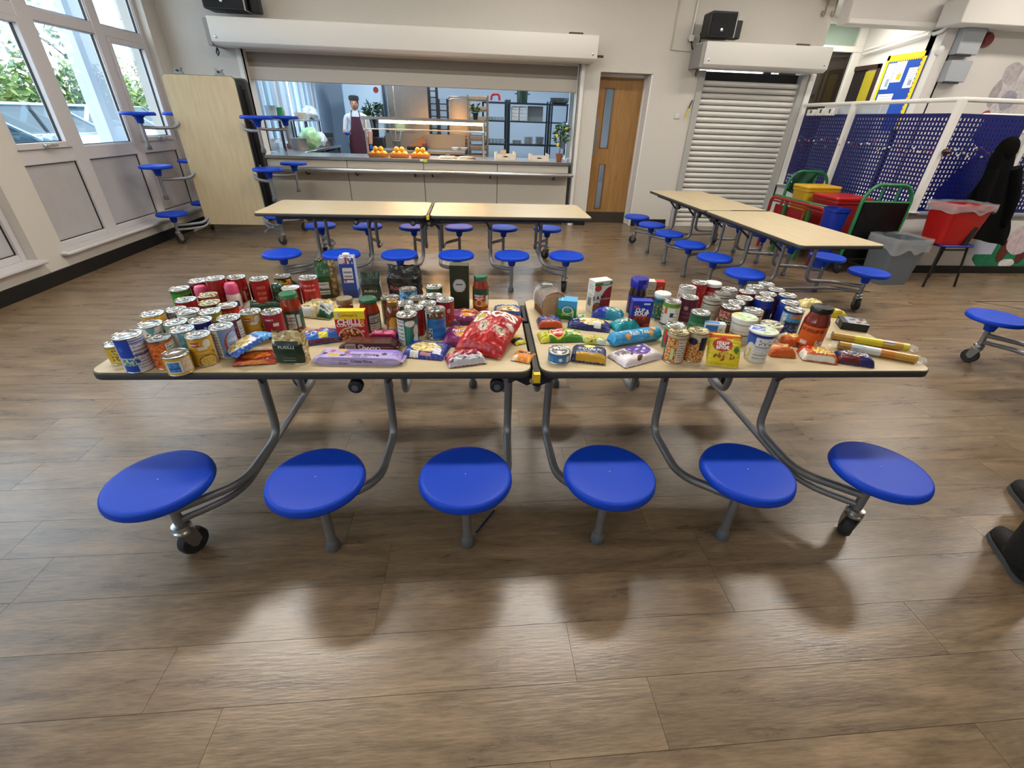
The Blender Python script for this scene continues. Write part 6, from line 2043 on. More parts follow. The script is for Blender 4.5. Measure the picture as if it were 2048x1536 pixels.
carton(-0.593, 2.178, .068, .062, .195, 'tall blue carton topped with a union flag and white cap', [('b', '#20449c'), ('r', 0, 1, .86, 1, '#c9c6d4'), ('d', 3, -1, 2.05, '#20449c'), ('r', .18, .84, .40, .76, '#d4d6dc'), ('s', .24, .78, .5, .72, '#7c8494', 60), ('r', .18, .84, .46, .49, '#1b2f70'), ('e', .30, .435, .07, .025, '#9c2a3a'), ('r', 0, 1, .0, .2, '#183678'), ('r', .44, .56, .86, 1, '#a82a38'), ('n', 0, 1, .86, 1, '#2a3f8c', 7, .12)],
       [('b', '#c9c6d4'), ('r', .44, .56, 0, 1, '#a82a38'), ('r', 0, 1, .42, .58, '#a82a38'), ('n', 0, 1, 0, 1, '#2a3f8c', 6, .15)], [('b', '#9fb0d2'), ('r', 0, 1, 0, .2, '#20449c')], [], rz=4)
MBc = MB().lathe([(.017, 0), (.018, .002), (.017, .013), (.014, .015), (0, .015)], M('white_cap', '#d9d9d6', .4), 20)
cap_o = MBc.build('screw_cap', bpy.data.objects['carton.001'], (0, -.004, .1955), smooth=40)
carton(-0.059, 2.025, .085, .055, .205, 'tall dark green carton with a pale round label', [('b', '#232b17'), ('e', .5, .55, .34, .15, '#b8bcbc'), ('o', .5, .55, .30, .132, '#8f9698', .9), ('s', .32, .68, .48, .6, '#70777a', 90), ('r', .34, .66, .57, .595, '#2c3236')], [('b', '#3a4230')], [('b', '#1a2010')],
       [], rz=-3)
carton(0.593, 1.983, .095, .055, .150, 'white value box with black lettering and a red curve', [('b', '#d3d0c9'), ('r', 0, 1, .86, .96, '#2f6f34'), ('r', .45, .85, .885, .935, '#c6d2c4'), ('e', 1.05, .30, .66, .52, '#8f1a22'), ('r', 0, 1, .0, .0, '#8f1a22'), ('e', .22, .78, .2, .10, '#b8302c'), ('e', .22, .17, .24, .16, '#5a2a14'), ('e', .22, .17, .21, .14, '#b06a32')], [('b', '#dcdad4'), ], [('b', '#c9c7c2'), ('s', .15, .85, .45, .9, '#9a9a9a', 70), ('r', .15, .7, .2, .42, '#6d6f73')],
       [('S A V', .26, .47, .026, '#151515', .03), ('80 TEABAGS', .70, .42, .009, '#e9d9d6', .01)], rz=20)
carton(0.844, 2.035, .150, .045, .130, 'large red box with a cream front panel behind the coffee jar', [('b', '#9c1c1c'), ('r', .12, .72, .0, 1, '#cfc6ae'), ('r', .12, .72, 0, .42, '#8c1a1a'), ('s', .5, .70, .5, .85, '#9a8f74', 60), ('e', .87, .58, .10, .28, '#d29a4a'), ('N', .87, .58, .10, .28, '#a8481c', 14, .1), ('r', .74, 1, .82, 1, '#b83a1e')], [('b', '#b3342a'), ('r', .15, .7, 0, 1, '#d8d2c0')], [('b', '#8c1a1a')], [], rz=-8)
carton(0.735, 1.800, .088, .040, .118, 'blue and maroon cup soup box in front of the coffee jar', [('b', '#16289c'), ('r', 0, 1, 0, .38, '#5c121a'), ('e', .5, .36, .40, .22, '#6e161c'), ('N', .6, .2, .5, .3, '#a83228', 7, .22), ('r', .55, .85, .86, .92, '#b9c2de'), ('r', .08, .36, .72, .80, '#a8303a')], [('b', '#2338ac')], [('b', '#111f7c'), ('r', 0, 1, 0, .38, '#4a0f16')],
       [('CUP a', .5, .65, .0215, '#eef0f6', .03), ('SOUP', .5, .51, .025, '#eef0f6', .03), ('BEEF & TOMATO', .5, .41, .0065, '#d99a8c')], rz=-5)
carton(0.429, 1.896, .085, .065, .088, 'short blue and green drink carton wrapped in film beside the bread', [('b', '#3f8f2a'), ('r', 0, 1, .62, 1, '#3b9ccf'), ('n', 0, 1, .5, .75, '#3b9ccf', 4, .0), ('o', .52, .50, .34, .26, '#12283c', .35), ('o', .52, .50, .30, .22, '#d6e2dc', .55), ('n', .25, .8, .2, .38, '#b8d8a2', 14, .05), ('r', .0, 1, 0, .2, '#2c6a20'), ('r', .78, .86, .12, .5, '#c9d0c6')], [('b', '#4aa6d6'), ('r', .18, .22, 0, 1, '#bfe0ee')], [('b', '#2b6f94'), ('r', 0, .5, .1, .5, '#c9cbb8'), ('r', 0, 1, 0, .1, '#22441c')],
       [], rz=-14, mat=PRINTF)
carton(0.991, 1.628, .078, .035, .082, 'blue and white carton with a sky and field picture behind the yellow sachet', [('b', '#b8cfd9'), ('r', 0, 1, .84, 1, '#d4dde0'), ('r', .0, .62, .60, .92, '#2a66b8'), ('e', .55, .55, .22, .09, '#b06a4c'), ('n', 0, 1, .0, .34, '#3f6a2a', 5, -.2), ('e', .78, .70, .10, .07, '#c9a21f'), ('e', .7, .12, .16, .12, '#16261a')], [('b', '#c9d6da'), ('r', 0, .7, .1, .9, '#3a78c0')], [('b', '#a9c2cc')], [], rz=-14)
# lying boxes
carton(1.724, 1.759, .105, .085, .034, 'black ready meal box lying beside the tall sauce jar', [('b', '#15131a'), ('r', .0, .0, 0, 1, '#15131a')], [('b', '#8f9aa8'), ('n', .35, 1, .1, 1, '#5a4038', 4, .0), ('n', .4, 1, 0, .7, '#b89c8c', 5, .2), ('r', 0, .22, 0, 1, '#2b2e38')], [('b', '#1a1a1e'), ('r', .1, .4, .2, .8, '#8c9094')], rz=-24)


# ---- flow-wrapped bars and biscuit packs
def flowpack(x, y, L, W_, H_, label, top, front, rz=0, texts=(), ftexts=(), name='biscuit_pack', cat='packet', round_=False, z=FT, nl=60, group='packets on the table', tuft=.022, mat=None):
    """long wrapped pack along local x with crimped ends; top art u along x, v towards back"""
    t = thing(name, label, cat, (x, y, z), math.radians(rz), group)
    T_, F = lay(top), lay(front)

    def sec(s, a):
        """s 0..1 along, a 0..1 around: 0..25 front up, 25..50 top, 50..75 back, 75..100 bottom"""
        e = min(1, min(s, 1 - s) * L / tuft) ** .5
        q = a * 4
        k = int(q) % 4
        f = q - int(q)
        if round_:
            an = -PI * .75 - a * 2 * PI
            yy, zz = math.cos(an) * W_ / 2, H_ / 2 + math.sin(an) * H_ / 2
            yy, zz = yy, zz
        else:
            c = [(-W_ / 2, 0), (-W_ / 2, H_), (W_ / 2, H_), (W_ / 2, 0)]
            p0, p1 = c[k], c[(k + 1) % 4]
            yy, zz = p0[0] + (p1[0] - p0[0]) * f, p0[1] + (p1[1] - p0[1]) * f
            rr = .12
            yy *= 1 - rr * max(0, (abs(zz / H_ - .5) * 2 - .6)) * .35
        wr = 1 + .05 * noise.noise(Vector((s * 14, a * 9, L * 10))) * (1 if s < .12 or s > .88 else .35)
        zz2 = H_ * .35 + (zz - H_ * .35) * (.10 + .90 * e)
        return (-L / 2 + s * L, yy * (.86 + .14 * e) * wr, max(.0, zz2 * wr))
    mb = MB()
    pm_ = mat or PRINTF

    def cf(s, a):
        q = a * 4
        if q <= 1.02:
            return art(F, s, q)
        if q <= 2.02:
            return art(T_, s, q - 1)
        return T_[0][1]
    mb.grid(sec, 110, 80, pm_, cf, flip=not False)
    for s in (0, 1):
        # crimped fins
        def fin(u, v, s=s):
            sg = -1 if s == 0 else 1
            return (sg * (L / 2 + v * tuft * .6), (u - .5) * W_ * (.86 + .05 * v), H_ * .35 + .0018 * math.sin(u * 40) * (1 if v > 0 else .4) + .003 * math.sin(u * 5 + s))
        mb.grid(fin, 24, 3, pm_, lambda u, v: T_[0][1])
    mb.build('wrapper', t, smooth=50)
    if texts or ftexts:
        tm = MB()
        for s, u, v, size, col, *o in texts:
            rv = -1 if len(o) > 1 and o[1] else 1
            if round_:
                def tf(px, py, u=u, v=v):
                    q = sec(u + px / L, .25 + .25 * v + py / (PI * (W_ + H_) / 2))
                    return (q[0], q[1], q[2] + .0016)
            else:
                def tf(px, py, u=u, v=v, rv=rv):
                    q = sec(min(.999, max(.001, u + rv * px / L)), .25 + .25 * min(.98, max(.02, v + rv * py / W_)))
                    return (q[0], q[1], q[2] + .0012)
            text_on(tm, s, size, col, tf, o[0] if o else .01, .006)
        for s, u, v, size, col, *o in ftexts:
            rv = -1 if len(o) > 1 and o[1] else 1

            def tf(px, py, u=u, v=v, rv=rv):
                q = sec(min(.999, max(.001, u + rv * px / L)), .25 * min(.98, max(.02, v + rv * py / H_)))
                return (q[0], q[1] - .0014, q[2])
            text_on(tm, s, size, col, tf, o[0] if o else .01, .006)
        tm.build('lettering', t, smooth=0)
    return t


flowpack(-0.412, 1.484, .300, .070, .030, 'long lavender biscuit pack lying at the front edge', [('b', '#ab9bd0'), ('r', .30, 1, .70, 1, '#8f78c2'), ('e', .09, .45, .032, .12, '#39324a'), ('e', .31, .28, .032, .12, '#39324a'), ('e', .80, .48, .035, .13, '#39324a'), ('e', .73, .28, .02, .09, '#39324a'), ('r', .14, .27, .12, .50, '#c2a24a'), ('n', .14, .27, .12, .5, '#d2b868', 30, .1), ('r', .22, .32, .72, .98, '#c2a24a'), ('e', .35, .62, .035, .14, '#8c4a6c'), ('e', .17, .75, .03, .12, '#9c5a86'), ('s', .36, .60, .82, .95, '#5a4a8c', 90), ('n', .90, .97, .35, .75, '#6a52a8', 30, .0)],
         [('b', '#a596c8'), ('n', .28, .38, .1, .6, '#6e5a86', 12, .0), ('n', 0, 1, 0, 1, '#b5a8d6', 5, .15)], rz=-4, texts=[('Crispy Slices', .53, .36, .024, '#2c2440', .005), ('forest fruit', .53, .10, .012, '#4a3f66')], ftexts=[('Crispy Slices', .55, .55, .015, '#3c3454')])
flowpack(-0.392, 1.580, .200, .060, .038, 'dark brown chocolate cream biscuit pack behind the lavender pack', [('b', '#4a2116'), ('n', 0, .5, .2, 1, '#6b3a26', 7, .1), ('r', .02, .98, .85, 1, '#3a180f')], [('b', '#3c170e'), ('r', .06, .26, .35, .90, '#a8967e'), ('s', .08, .24, .45, .8, '#4a3a30', 30), ('e', .36, .62, .06, .26, '#b9ada0'), ('e', .36, .62, .035, .15, '#5a3a30'), ('s', .72, .96, .3, .75, '#a8543c', 24)], rz=-2, ftexts=[('CREAMS', .55, .48, .018, '#e6d9cc', .03, True)])
flowpack(-0.352, 1.637, .115, .045, .046, 'pink wafer pack lying behind the brown biscuit pack', [('b', '#b8265c'), ('r', .55, .92, .0, 1, '#b8265c'), ('e', .72, .5, .17, .42, '#e08aa0'), ('N', .72, .5, .15, .36, '#c2486c', 14, .1), ('r', .93, 1, 0, 1, '#1c2a78'), ('n', .06, .48, .3, .85, '#ecd6de', 16, .12)], [('b', '#8f1c48')], rz=-3)
flowpack(0.657, 1.618, .235, .058, .058, 'blue round biscuit roll lying across the right leaf', [('b', '#2b8fc4')], [('b', '#2b8fc4'), ('n', 0, 1, 0, 1, '#49a8d8', 6, .2)], rz=17, round_=True, name='biscuit_roll', tuft=.010)
# discs and lettering of the blue roll are added on its own surface
roll = bpy.data.objects['biscuit_roll']
def roll_pt(x_, arc, off):
    an = .75 - arc / .028
    return (x_, -(.028 + off) * math.sin(an), .028 + (.028 + off) * math.cos(an))


def roll_disc(cx_, arc, rad, col, off):
    pts_ = [roll_pt(cx_ + rad * math.cos(a), arc + rad * math.sin(a), off) for a in [2 * PI * k / 20 for k in range(20)]]
    d_ = MB()
    d_.add([roll_pt(cx_, arc, off)] + pts_, [(0, 1 + k, 1 + (k + 1) % 20) for k in range(20)], flat(col))
    d_.build('biscuit_picture', roll, smooth=0)


for cx_, arc in ((-.052, -.006), (.058, -.006), (.078, .016)):
    roll_disc(cx_, arc, .0135, '#b98a54', .0026)
    roll_disc(cx_, arc, .0105, '#cfa46c', .0034)
tm = MB()
vs_, fs = glyphs('Rich Tea', .025, .01, .005)
tm.add([roll_pt(a + .004, b + .004, .0030) for a, b, _ in vs_], fs, flat('#e9f1f4'))
vs_, fs = glyphs('BISCUITS', .012, .01, .005)
tm.add([roll_pt(a - .055, b + .019, .0030) for a, b, _ in vs_], fs, flat('#e9f1f4'))
tm.build('lettering', roll, smooth=0)


# ---- soft packets, pouches and bags
def pillow(x, y, W_, H_, T_, label, layers, rz=0, texts=(), name='packet', cat='packet', tilt=0, roll_=0, seed=1, wr=.10, z=FT, group='packets on the table', mat=None, crimp=True, n=64, back=None, square=3.2, lift=0, film=None):
    """soft packet lying flat: u along local x, v along local y (0..1); printed face up"""
    t = thing(name, label, cat, (x, y, z + lift), math.radians(rz), group)
    t.rotation_euler = Matrix.Rotation(math.radians(rz), 3, 'Z').to_4x4().to_euler() if not (tilt or roll_) else (Matrix.Rotation(math.radians(rz), 3, 'Z') @ Matrix.Rotation(math.radians(tilt), 3, 'X') @ Matrix.Rotation(math.radians(roll_), 3, 'Y')).to_euler()
    L = lay(layers)
    Lb = lay(back) if back else None

    def top(u, v, off=0):
        a, b = u * 2 - 1, v * 2 - 1
        ca = .06 if crimp else .0
        bb = max(0, (abs(b) - 0) / (1 - ca)) if crimp else abs(b)
        e = max(0, 1 - abs(a) ** square) * max(0, 1 - min(1, bb) ** square)
        nz = noise.noise(Vector((a * 2.2 + seed * 3.1, b * 2.2, seed))) + .5 * noise.noise(Vector((a * 5.5, b * 5.5 + seed * 7, seed)))
        k = e ** .55
        edge = 1 + .025 * noise.noise(Vector((a * 3 + seed, b * 3, 9)))
        return (a * W_ / 2 * edge * (1 - .05 * k * 0), b * H_ / 2 * edge, T_ * k * (1 + wr * nz * 1.6) + .0012 + off + .0015 * (1 - k) * math.sin(a * 30 if abs(b) > .9 else b * 30) + max(0, (1 - k)) * .004 * (noise.noise(Vector((a * 2, b * 2, seed + 5))) + .6))

    mb = MB()
    pm_ = mat or PRINTF
    mb.grid(top, n, n, pm_, lambda u, v: art(L, u, v))

    def bot(u, v):
        p = top(u, v)
        a, b = u * 2 - 1, v * 2 - 1
        q = max(0, 1 - max(abs(a), abs(b)) ** 6)
        return (p[0], p[1], (p[2] - .0006) * (1 - q))
    mb.grid(bot, 24, 24, pm_, lambda u, v: art(Lb, u, v) if Lb else L[0][1], flip=True)
    mb.build('wrapper', t, smooth=60)
    if texts:
        tm = MB()
        for s, u, v, size, col, *o in texts:
            rv = -1 if len(o) > 1 and o[1] else 1

            def tf(px, py, u=u, v=v, rv=rv):
                return top(u + rv * px / W_, v + rv * py / H_, .0012)
            text_on(tm, s, size, col, tf, o[0] if o else .01, .006)
        tm.build('lettering', t, smooth=0)
    return t


PASTA = [('N', .5, .35, .42, .30, '#d8b766', 9, -.25), ('N', .5, .35, .42, .30, '#b08a3c', 10, .12, 4), ('N', .5, .35, .42, .30, '#e9dba6', 12, .22, 8)]
pillow(-0.806, 1.534, .125, .155, .026, 'blue pasta sachet leaning over an orange packet beside the pasta bag', [('b', '#1d4f9c'), ('r', 0, 1, .70, 1, '#4a94d0'), ('e', .45, .34, .46, .30, '#d9d2b8'), ('N', .45, .34, .44, .28, '#c2a44a', 9, -.1), ('N', .45, .34, .44, .28, '#5f6a2c', 10, .2, 4), ('r', .62, .9, .5, .62, '#d6d3d8'), ('e', .2, .8, .2, .06, '#c9dcec')], rz=-40, tilt=14, roll_=-14, seed=2, lift=.045)
pillow(-0.779, 1.505, .140, .100, .022, 'orange and red packet lying under the blue sachet', [('b', '#8a1f12'), ('e', .5, .42, .34, .24, '#d2601c'), ('N', .5, .42, .34, .24, '#e88a34', 8, .05), ('r', 0, 1, 0, .14, '#b8471c'), ('e', .5, .04, .3, .07, '#c9772a')], rz=8, seed=3)
pillow(-0.179, 1.549, .158, .122, .032, 'navy pasta sachet at the front edge beside the striped tin', [('b', '#1c2f8c'), ('r', 0, 1, .82, 1, '#24409c'), ('e', .52, .40, .40, .28, '#3a2f28'), ('e', .52, .40, .37, .25, '#d9c58a'), ('N', .52, .40, .37, .25, '#b89a4c', 9, .05), ('N', .52, .4, .37, .25, '#e6dcae', 11, .2, 3), ('r', .72, .92, .12, .36, '#cfd2e0'), ('r', .20, .40, .0, .16, '#d8d8d6'), ('r', .44, .7, .05, .12, '#c98a8c')], rz=-12, seed=4, texts=[("PASTA", .52, .76, .020, '#eef0f6', .03)])
pillow(0.161, 1.966, .125, .100, .026, 'blue pasta sachet lying by the back corner of the left leaf', [('b', '#24529c'), ('e', .52, .30, .44, .28, '#d8c9a2'), ('N', .52, .30, .42, .26, '#c99a34', 9, .0), ('N', .52, .30, .42, .26, '#7a5a24', 10, .22, 4), ('r', .8, .97, .86, 1, '#cfd8e0'), ('r', 0, 1, 0, .1, '#1a3a7c')], rz=-4, seed=5, texts=[('PASTA', .48, .72, .026, '#f0f3f6', .03)])
WALK = [('b', '#7c1c5e'), ('s', .46, .82, .78, .90, '#e0c4d8', 60), ('e', .28, .82, .14, .10, '#d89a3c'), ('N', .28, .82, .12, .08, '#a86a24', 9, .1), ('e', .62, .42, .26, .26, '#d99a2c'), ('r', .36, .88, .36, .50, '#8f1c2c'), ('r', 0, 1, 0, .05, '#5c1446'), ('r', 0, 1, .95, 1, '#5c1446'), ('n', .05, .4, .05, .3, '#a04a86', 5, .2)]
pillow(-0.052, 1.662, .130, .150, .042, 'purple crisp packet with sun logo in front of the red bag', WALK, rz=-6, seed=6, texts=[('WALKERS', .62, .43, .021, '#f1e9ec', .03, True)])
pillow(-0.036, 1.868, .130, .130, .040, 'purple crisp packet with sun logo behind the other crisp packet', WALK[:-1] + [('e', .88, .8, .12, .1, '#d89a3c')], rz=-3, seed=7)
pillow(-0.112, 1.838, .090, .110, .030, 'dark plum crisp packet tucked between the red tin and purple packets', [('b', '#4a0f34'), ('n', 0, 1, 0, 1, '#5f1644', 4, .1)], rz=14, seed=8)
pillow(0.068, 1.630, .190, .270, .060, 'large red dog biscuit bag with cartoon lettering', [('b', '#a81518'), ('r', 0, 1, .93, 1, '#8c1214'), ('o', .30, .98, .3, .14, '#d9b8a2', .82), ('e', .22, .60, .17, .10, '#d9d0c4'), ('N', .22, .60, .17, .10, '#b8a23a', 9, .05), ('e', .44, .40, .115, .105, '#b8a08a'), ('e', .40, .42, .02, .018, '#2a1c18'), ('e', .49, .42, .02, .018, '#2a1c18'), ('e', .445, .37, .025, .02, '#2a1c18'), ('e', .78, .40, .13, .075, '#c2ab94'), ('N', .78, .40, .12, .07, '#7a5a48', 12, .1), ('n', 0, 1, 0, .3, '#c2282a', 4, .2), ('r', .84, .98, .52, .6, '#d2b8ae')], rz=-25, tilt=13, lift=.036, seed=9, wr=.13, texts=[('FACES', .5, .74, .062, '#efe6d8', .045)], n=80)
pillow(-0.030, 1.471, .140, .085, .036, 'magenta and silver crumpled packet at the front edge', [('b', '#8c1d4c'), ('n', 0, 1, .4, 1, '#d98a6c', 5, .15), ('n', 0, 1, .3, 1, '#e6dcd8', 6, .28, 3), ('r', 0, 1, 0, .32, '#b9bcc4'), ('n', 0, 1, .1, .4, '#7c1c44', 6, .2)], rz=14, seed=10, wr=.22)
pillow(0.187, 1.494, .075, .085, .018, 'small orange and black sachet near the table latch', [('b', '#d07a1c'), ('n', 0, 1, .4, 1, '#1c1c1c', 4, .12), ('r', 0, .3, 0, .3, '#d4d0c8'), ('n', 0, 1, 0, 1, '#e8a83a', 5, .25, 4)], rz=-24, seed=11)
pillow(0.176, 1.640, .050, .075, .014, 'small yellow and black sachet under the red bag', [('b', '#d6cc1e'), ('r', 0, 1, .2, .5, '#171a16')], rz=24, seed=12)
pillow(-0.603, 1.677, .145, .110, .034, 'blue chocolate bar multipack with yellow flash', [('b', '#1e62b8'), ('r', 0, 1, .84, 1, '#1a3f9c'), ('d', 1, 1.2, 1.42, '#1a3f9c'), ('n', 0, .85, .35, .8, '#8f1f2a', 4, .1), ('n', .05, .8, .45, .75, '#d8d3d0', 5, .25), ('r', .45, .68, .10, .40, '#d6c21e'), ('r', 0, 1, 0, .08, '#5a1430')], rz=18, seed=13)
pillow(-0.945, 1.994, .190, .070, .046, 'long green rice bag with a cream window lying behind the soup tins', [('b', '#1d4a34'), ('r', 0, .3, .45, 1, '#c98a62'), ('n', 0, .7, .5, 1, '#c2aa84', 3, -.1), ('r', .0, .28, 0, .4, '#c9cfcb'), ('s', .35, .9, .2, .34, '#b5c2b8', 44)], rz=10, seed=14)
pillow(-0.685, 1.944, .165, .120, .060, 'green and clear pasta bag lying behind the chocolate bars', [('b', '#c2ab66'), ('n', 0, 1, 0, 1, '#a88f48', 7, .1), ('n', 0, 1, 0, 1, '#ddd0a0', 8, .2, 4), ('r', 0, .42, .50, 1, '#16402a'), ('d', 1, -.6, .62, '#1a4a30'), ('r', .66, .96, .15, .55, '#b9c2c0'), ('s', .7, .92, .2, .5, '#4a5450', 40), ('r', .2, .50, .72, .95, '#b5bfc0'), ('r', 0, .5, 0, .16, '#c9d2cf')], rz=-16, seed=15, wr=.16)
pillow(0.361, 1.667, .185, .095, .032, 'green pouch with red oval badge near the tuna tin', [('b', '#3f7f22'), ('r', 0, .20, 0, 1, '#d2c71e'), ('s', .03, .17, .1, .9, '#6f8f1c', 30), ('e', .40, .45, .18, .40, '#e3d21e'), ('e', .40, .45, .155, .35, '#b5241c'), ('N', .80, .6, .2, .4, '#d9cf86', 8, -.1), ('N', .80, .6, .2, .4, '#7a9a3a', 9, .2, 4), ('r', .94, 1, 0, .6, '#c9cfae')], rz=3, seed=16, texts=[('mug', .40, .58, .022, '#f4efe8', .03), ('shot', .40, .34, .022, '#f4efe8', .03)])
pillow(0.506, 1.780, .184, .088, .034, 'navy pasta pouch with pasta picture beside the instant dessert sachet', [('b', '#18225c'), ('e', .55, .5, .30, .40, '#d8c99a'), ('N', .55, .5, .30, .40, '#b89440', 9, .0), ('N', .55, .5, .3, .4, '#efe6c0', 11, .2, 5), ('r', .62, .78, .05, .3, '#d6d6d2'), ('r', .88, 1, 0, 1, '#22307c')], rz=-16, seed=17, texts=[("PASTA", .25, .5, .017, '#e6e8f0', .02)])
pillow(0.489, 1.887, .060, .050, .016, 'small green and white sachet behind the navy pasta pouch', [('b', '#c3cfae'), ('n', 0, 1, 0, 1, '#5f9a34', 4, .0)], rz=10, seed=18)
pillow(0.624, 1.903, .140, .092, .040, 'blue to teal pouch lying behind the teal pouch', [('b', '#1d7d96'), ('r', 0, .45, 0, 1, '#16309c'), ('d', -1, 1, .35, '#16309c'), ('N', .62, .6, .26, .3, '#d6dcd0', 7, .0), ('N', .6, .5, .3, .3, '#3f7f3c', 8, .25, 3)], rz=-22, seed=19)
pillow(0.663, 1.774, .125, .075, .036, 'teal crisp pouch in front of the cup soup box', [('b', '#1c8a96'), ('N', .5, .6, .36, .32, '#d9d6c6', 7, -.05), ('N', .5, .55, .36, .3, '#2c2a28', 9, .25, 3), ('n', 0, 1, 0, .3, '#2aa0a8', 4, .1)], rz=14, seed=20)
pillow(0.495, 1.625, .085, .060, .022, 'yellow rice sachet tucked under the blue biscuit roll', [('b', '#a8b03c'), ('r', 0, 1, .62, 1, '#dccb24'), ('N', .4, .3, .3, .26, '#8a5a34', 8, .0), ('r', .55, 1, 0, .4, '#b9c9b4')], rz=-12, seed=21, texts=[('PAELLA', .5, .80, .012, '#2a2418', .02)])
pillow(0.334, 1.802, .104, .092, .034, 'navy and orange instant dessert sachet beside the bread', [('b', '#161d58'), ('r', 0, 1, 0, .20, '#c2481c'), ('n', .1, .9, .3, .8, '#2f5aa8', 5, .1), ('N', .5, .5, .25, .2, '#8a4a3a', 9, .1)], rz=0, seed=22, texts=[('INSTANT', .5, .80, .012, '#d9dde8', .02)], square=6, wr=.06)
pillow(0.437, 1.489, .132, .105, .038, 'navy and gold dessert pack in front of the blue roll', [('b', '#141f50'), ('r', .15, 1, 0, .20, '#c2932a'), ('e', .50, .70, .16, .14, '#d2c23a'), ('N', .5, .7, .16, .14, '#e6e0c0', 9, .1), ('n', .05, .95, .25, .6, '#26407c', 5, .2)], rz=-16, seed=23, square=6, texts=[('INSTANT', .52, .42, .021, '#dfe6ef', .02)], wr=.06)
pillow(0.620, 1.484, .192, .108, .030, 'white chocolate bar pack with purple patch at the front edge', [('b', '#d8cfd2'), ('e', .58, .62, .26, .44, '#54348f'), ('r', .40, .84, .55, .95, '#54348f'), ('N', .56, .60, .2, .3, '#c9bfe0', 8, .25), ('n', .28, .5, .05, .45, '#5a2c1c', 6, .1), ('s', .05, .28, .3, .9, '#7a6a70', 12)], rz=24, seed=24, square=6, texts=[('MILK', .22, .50, .018, '#3a2c30', .02)], wr=.06)
# yellow sachet propped up
pillow(0.938, 1.441, .118, .125, .020, 'yellow noodle sachet with red oval badge propped against the tins', [('b', '#d8c41c'), ('r', 0, 1, .82, 1, '#b8451c'), ('s', .1, .95, .84, .97, '#e0b83c', 55), ('e', .42, .62, .30, .20, '#b5241c'), ('N', .5, .27, .32, .13, '#8a5018', 9, -.05), ('N', .5, .27, .28, .11, '#d9a83c', 10, .1, 3), ('e', .85, .50, .08, .10, '#3f7a2c')], rz=-16, tilt=58, seed=25, lift=.0515, texts=[('mug', .42, .68, .026, '#f4efe8', .03), ('shot', .42, .555, .026, '#f4efe8', .03)], wr=.05)
# noodle packets
NOOD = [('b', '#c2581a'), ('r', 0, 1, .55, 1, '#cfc3a8'), ('e', .55, .55, .38, .34, '#c99a2c'), ('N', .55, .55, .38, .34, '#e0bf52', 9, .0), ('N', .55, .55, .38, .34, '#8f5414', 10, .22, 4)]
pillow(1.218, 1.505, .100, .075, .034, 'orange noodle packet beside the tall noodle pot', NOOD[:1] + [('n', 0, 1, .3, 1, '#d8b86a', 5, .1), ('n', 0, 1, .4, 1, '#efe6d2', 6, .25, 4)], rz=-10, seed=26, square=5)
pillow(1.338, 1.601, .105, .080, .034, 'orange and white noodle packet in front of the tall sauce jar', NOOD, rz=-16, seed=27, square=5)
pillow(1.347, 1.463, .125, .090, .036, 'orange noodle packet with red corner and noodle picture at the front', NOOD[:1] + [('r', 0, .32, .5, 1, '#b5301c'), ('e', .62, .48, .34, .36, '#c9902c'), ('N', .62, .48, .34, .36, '#e3bd4c', 9, .0), ('N', .62, .48, .34, .36, '#8f5414', 10, .22, 4), ('r', .0, .10, 0, .6, '#d6d2c8'), ('r', .1, .9, 0, .1, '#d2cec4')], rz=-20, seed=28, square=5)
pillow(1.472, 1.430, .130, .080, .034, 'navy soft noodle packet with white lettering near the spaghetti', [('b', '#1a1f5e'), ('r', 0, .6, 0, .4, '#5c1a20'), ('e', .5, .55, .36, .26, '#cfc9d0'), ('N', .5, .55, .36, .26, '#3a2c3c', 9, .1)], rz=-22, seed=29, square=5, texts=[('SOFT', .45, .62, .020, '#16162a', .02), ('NOODLES', .55, .42, .013, '#16162a', .02)])
# spaghetti
def spaghetti(x, y, L, label, layers, rz, seed):
    t = thing('spaghetti_pack', label, 'pasta', (x, y, FT), math.radians(rz), 'packets on the table')
    S_ = lay(layers)
    MB().grid(lambda u, v: (-L / 2 + u * L, .020 * math.cos(v * 2 * PI), .0165 + .0165 * math.sin(v * 2 * PI)), 60, 22, PRINTF, lambda u, v: (lambda c: tuple(k * (.86 + .14 * math.sin(v * 120)) for k in c))(art(S_, u, v)), flip=True).build('pasta_strands', t, smooth=50)
    for s in (-1, 1):
        MB().grid(lambda u, v: (s * (L / 2 + v * .028), (.018 + .006 * v) * math.cos(u * 2 * PI), max(.001, .016 + (.015 - .004 * v) * math.sin(u * 2 * PI) + .004 * noise.noise(Vector((u * 6, v * 3, seed))))), 24, 5, CLEARF).build('film_end', t, smooth=60)
    return t


spaghetti(1.657, 1.576, .270, 'spaghetti pack with a yellow label lying above the other spaghetti', [('b', '#b88f34'), ('r', .30, .66, 0, 1, '#cfc21c'), ('r', .68, .80, .2, .45, '#d2cfc2'), ('s', .68, .8, .2, .45, '#3c3a34', 90), ('r', .92, 1, 0, 1, '#d2c23c')], -28, 1)
spaghetti(1.608, 1.479, .260, 'spaghetti pack with a white and orange label at the leaf end', [('b', '#b88a30'), ('r', .16, .58, 0, 1, '#cfd2d2'), ('n', .18, .34, 0, 1, '#9fb2c2', 12, .1), ('r', .54, .72, 0, 1, '#c2761c')], -31, 2)
pillow(1.720, 1.907, .150, .055, .034, 'bright yellow twisted packet behind the tall sauce jar', [('b', '#cdb81c'), ('r', .65, .8, .3, .7, '#d8d3b8'), ('n', 0, 1, 0, 1, '#e0d04a', 5, .2)], rz=-16, seed=31, wr=.25)
pillow(1.719, 2.035, .110, .075, .030, 'pale yellow flour bag at the back edge of the right leaf', [('b', '#cfc07c'), ('n', 0, 1, 0, 1, '#e0d8a8', 4, .1), ('s', 0, 1, .2, .8, '#b8a858', 20)], rz=-12, seed=32, wr=.18)


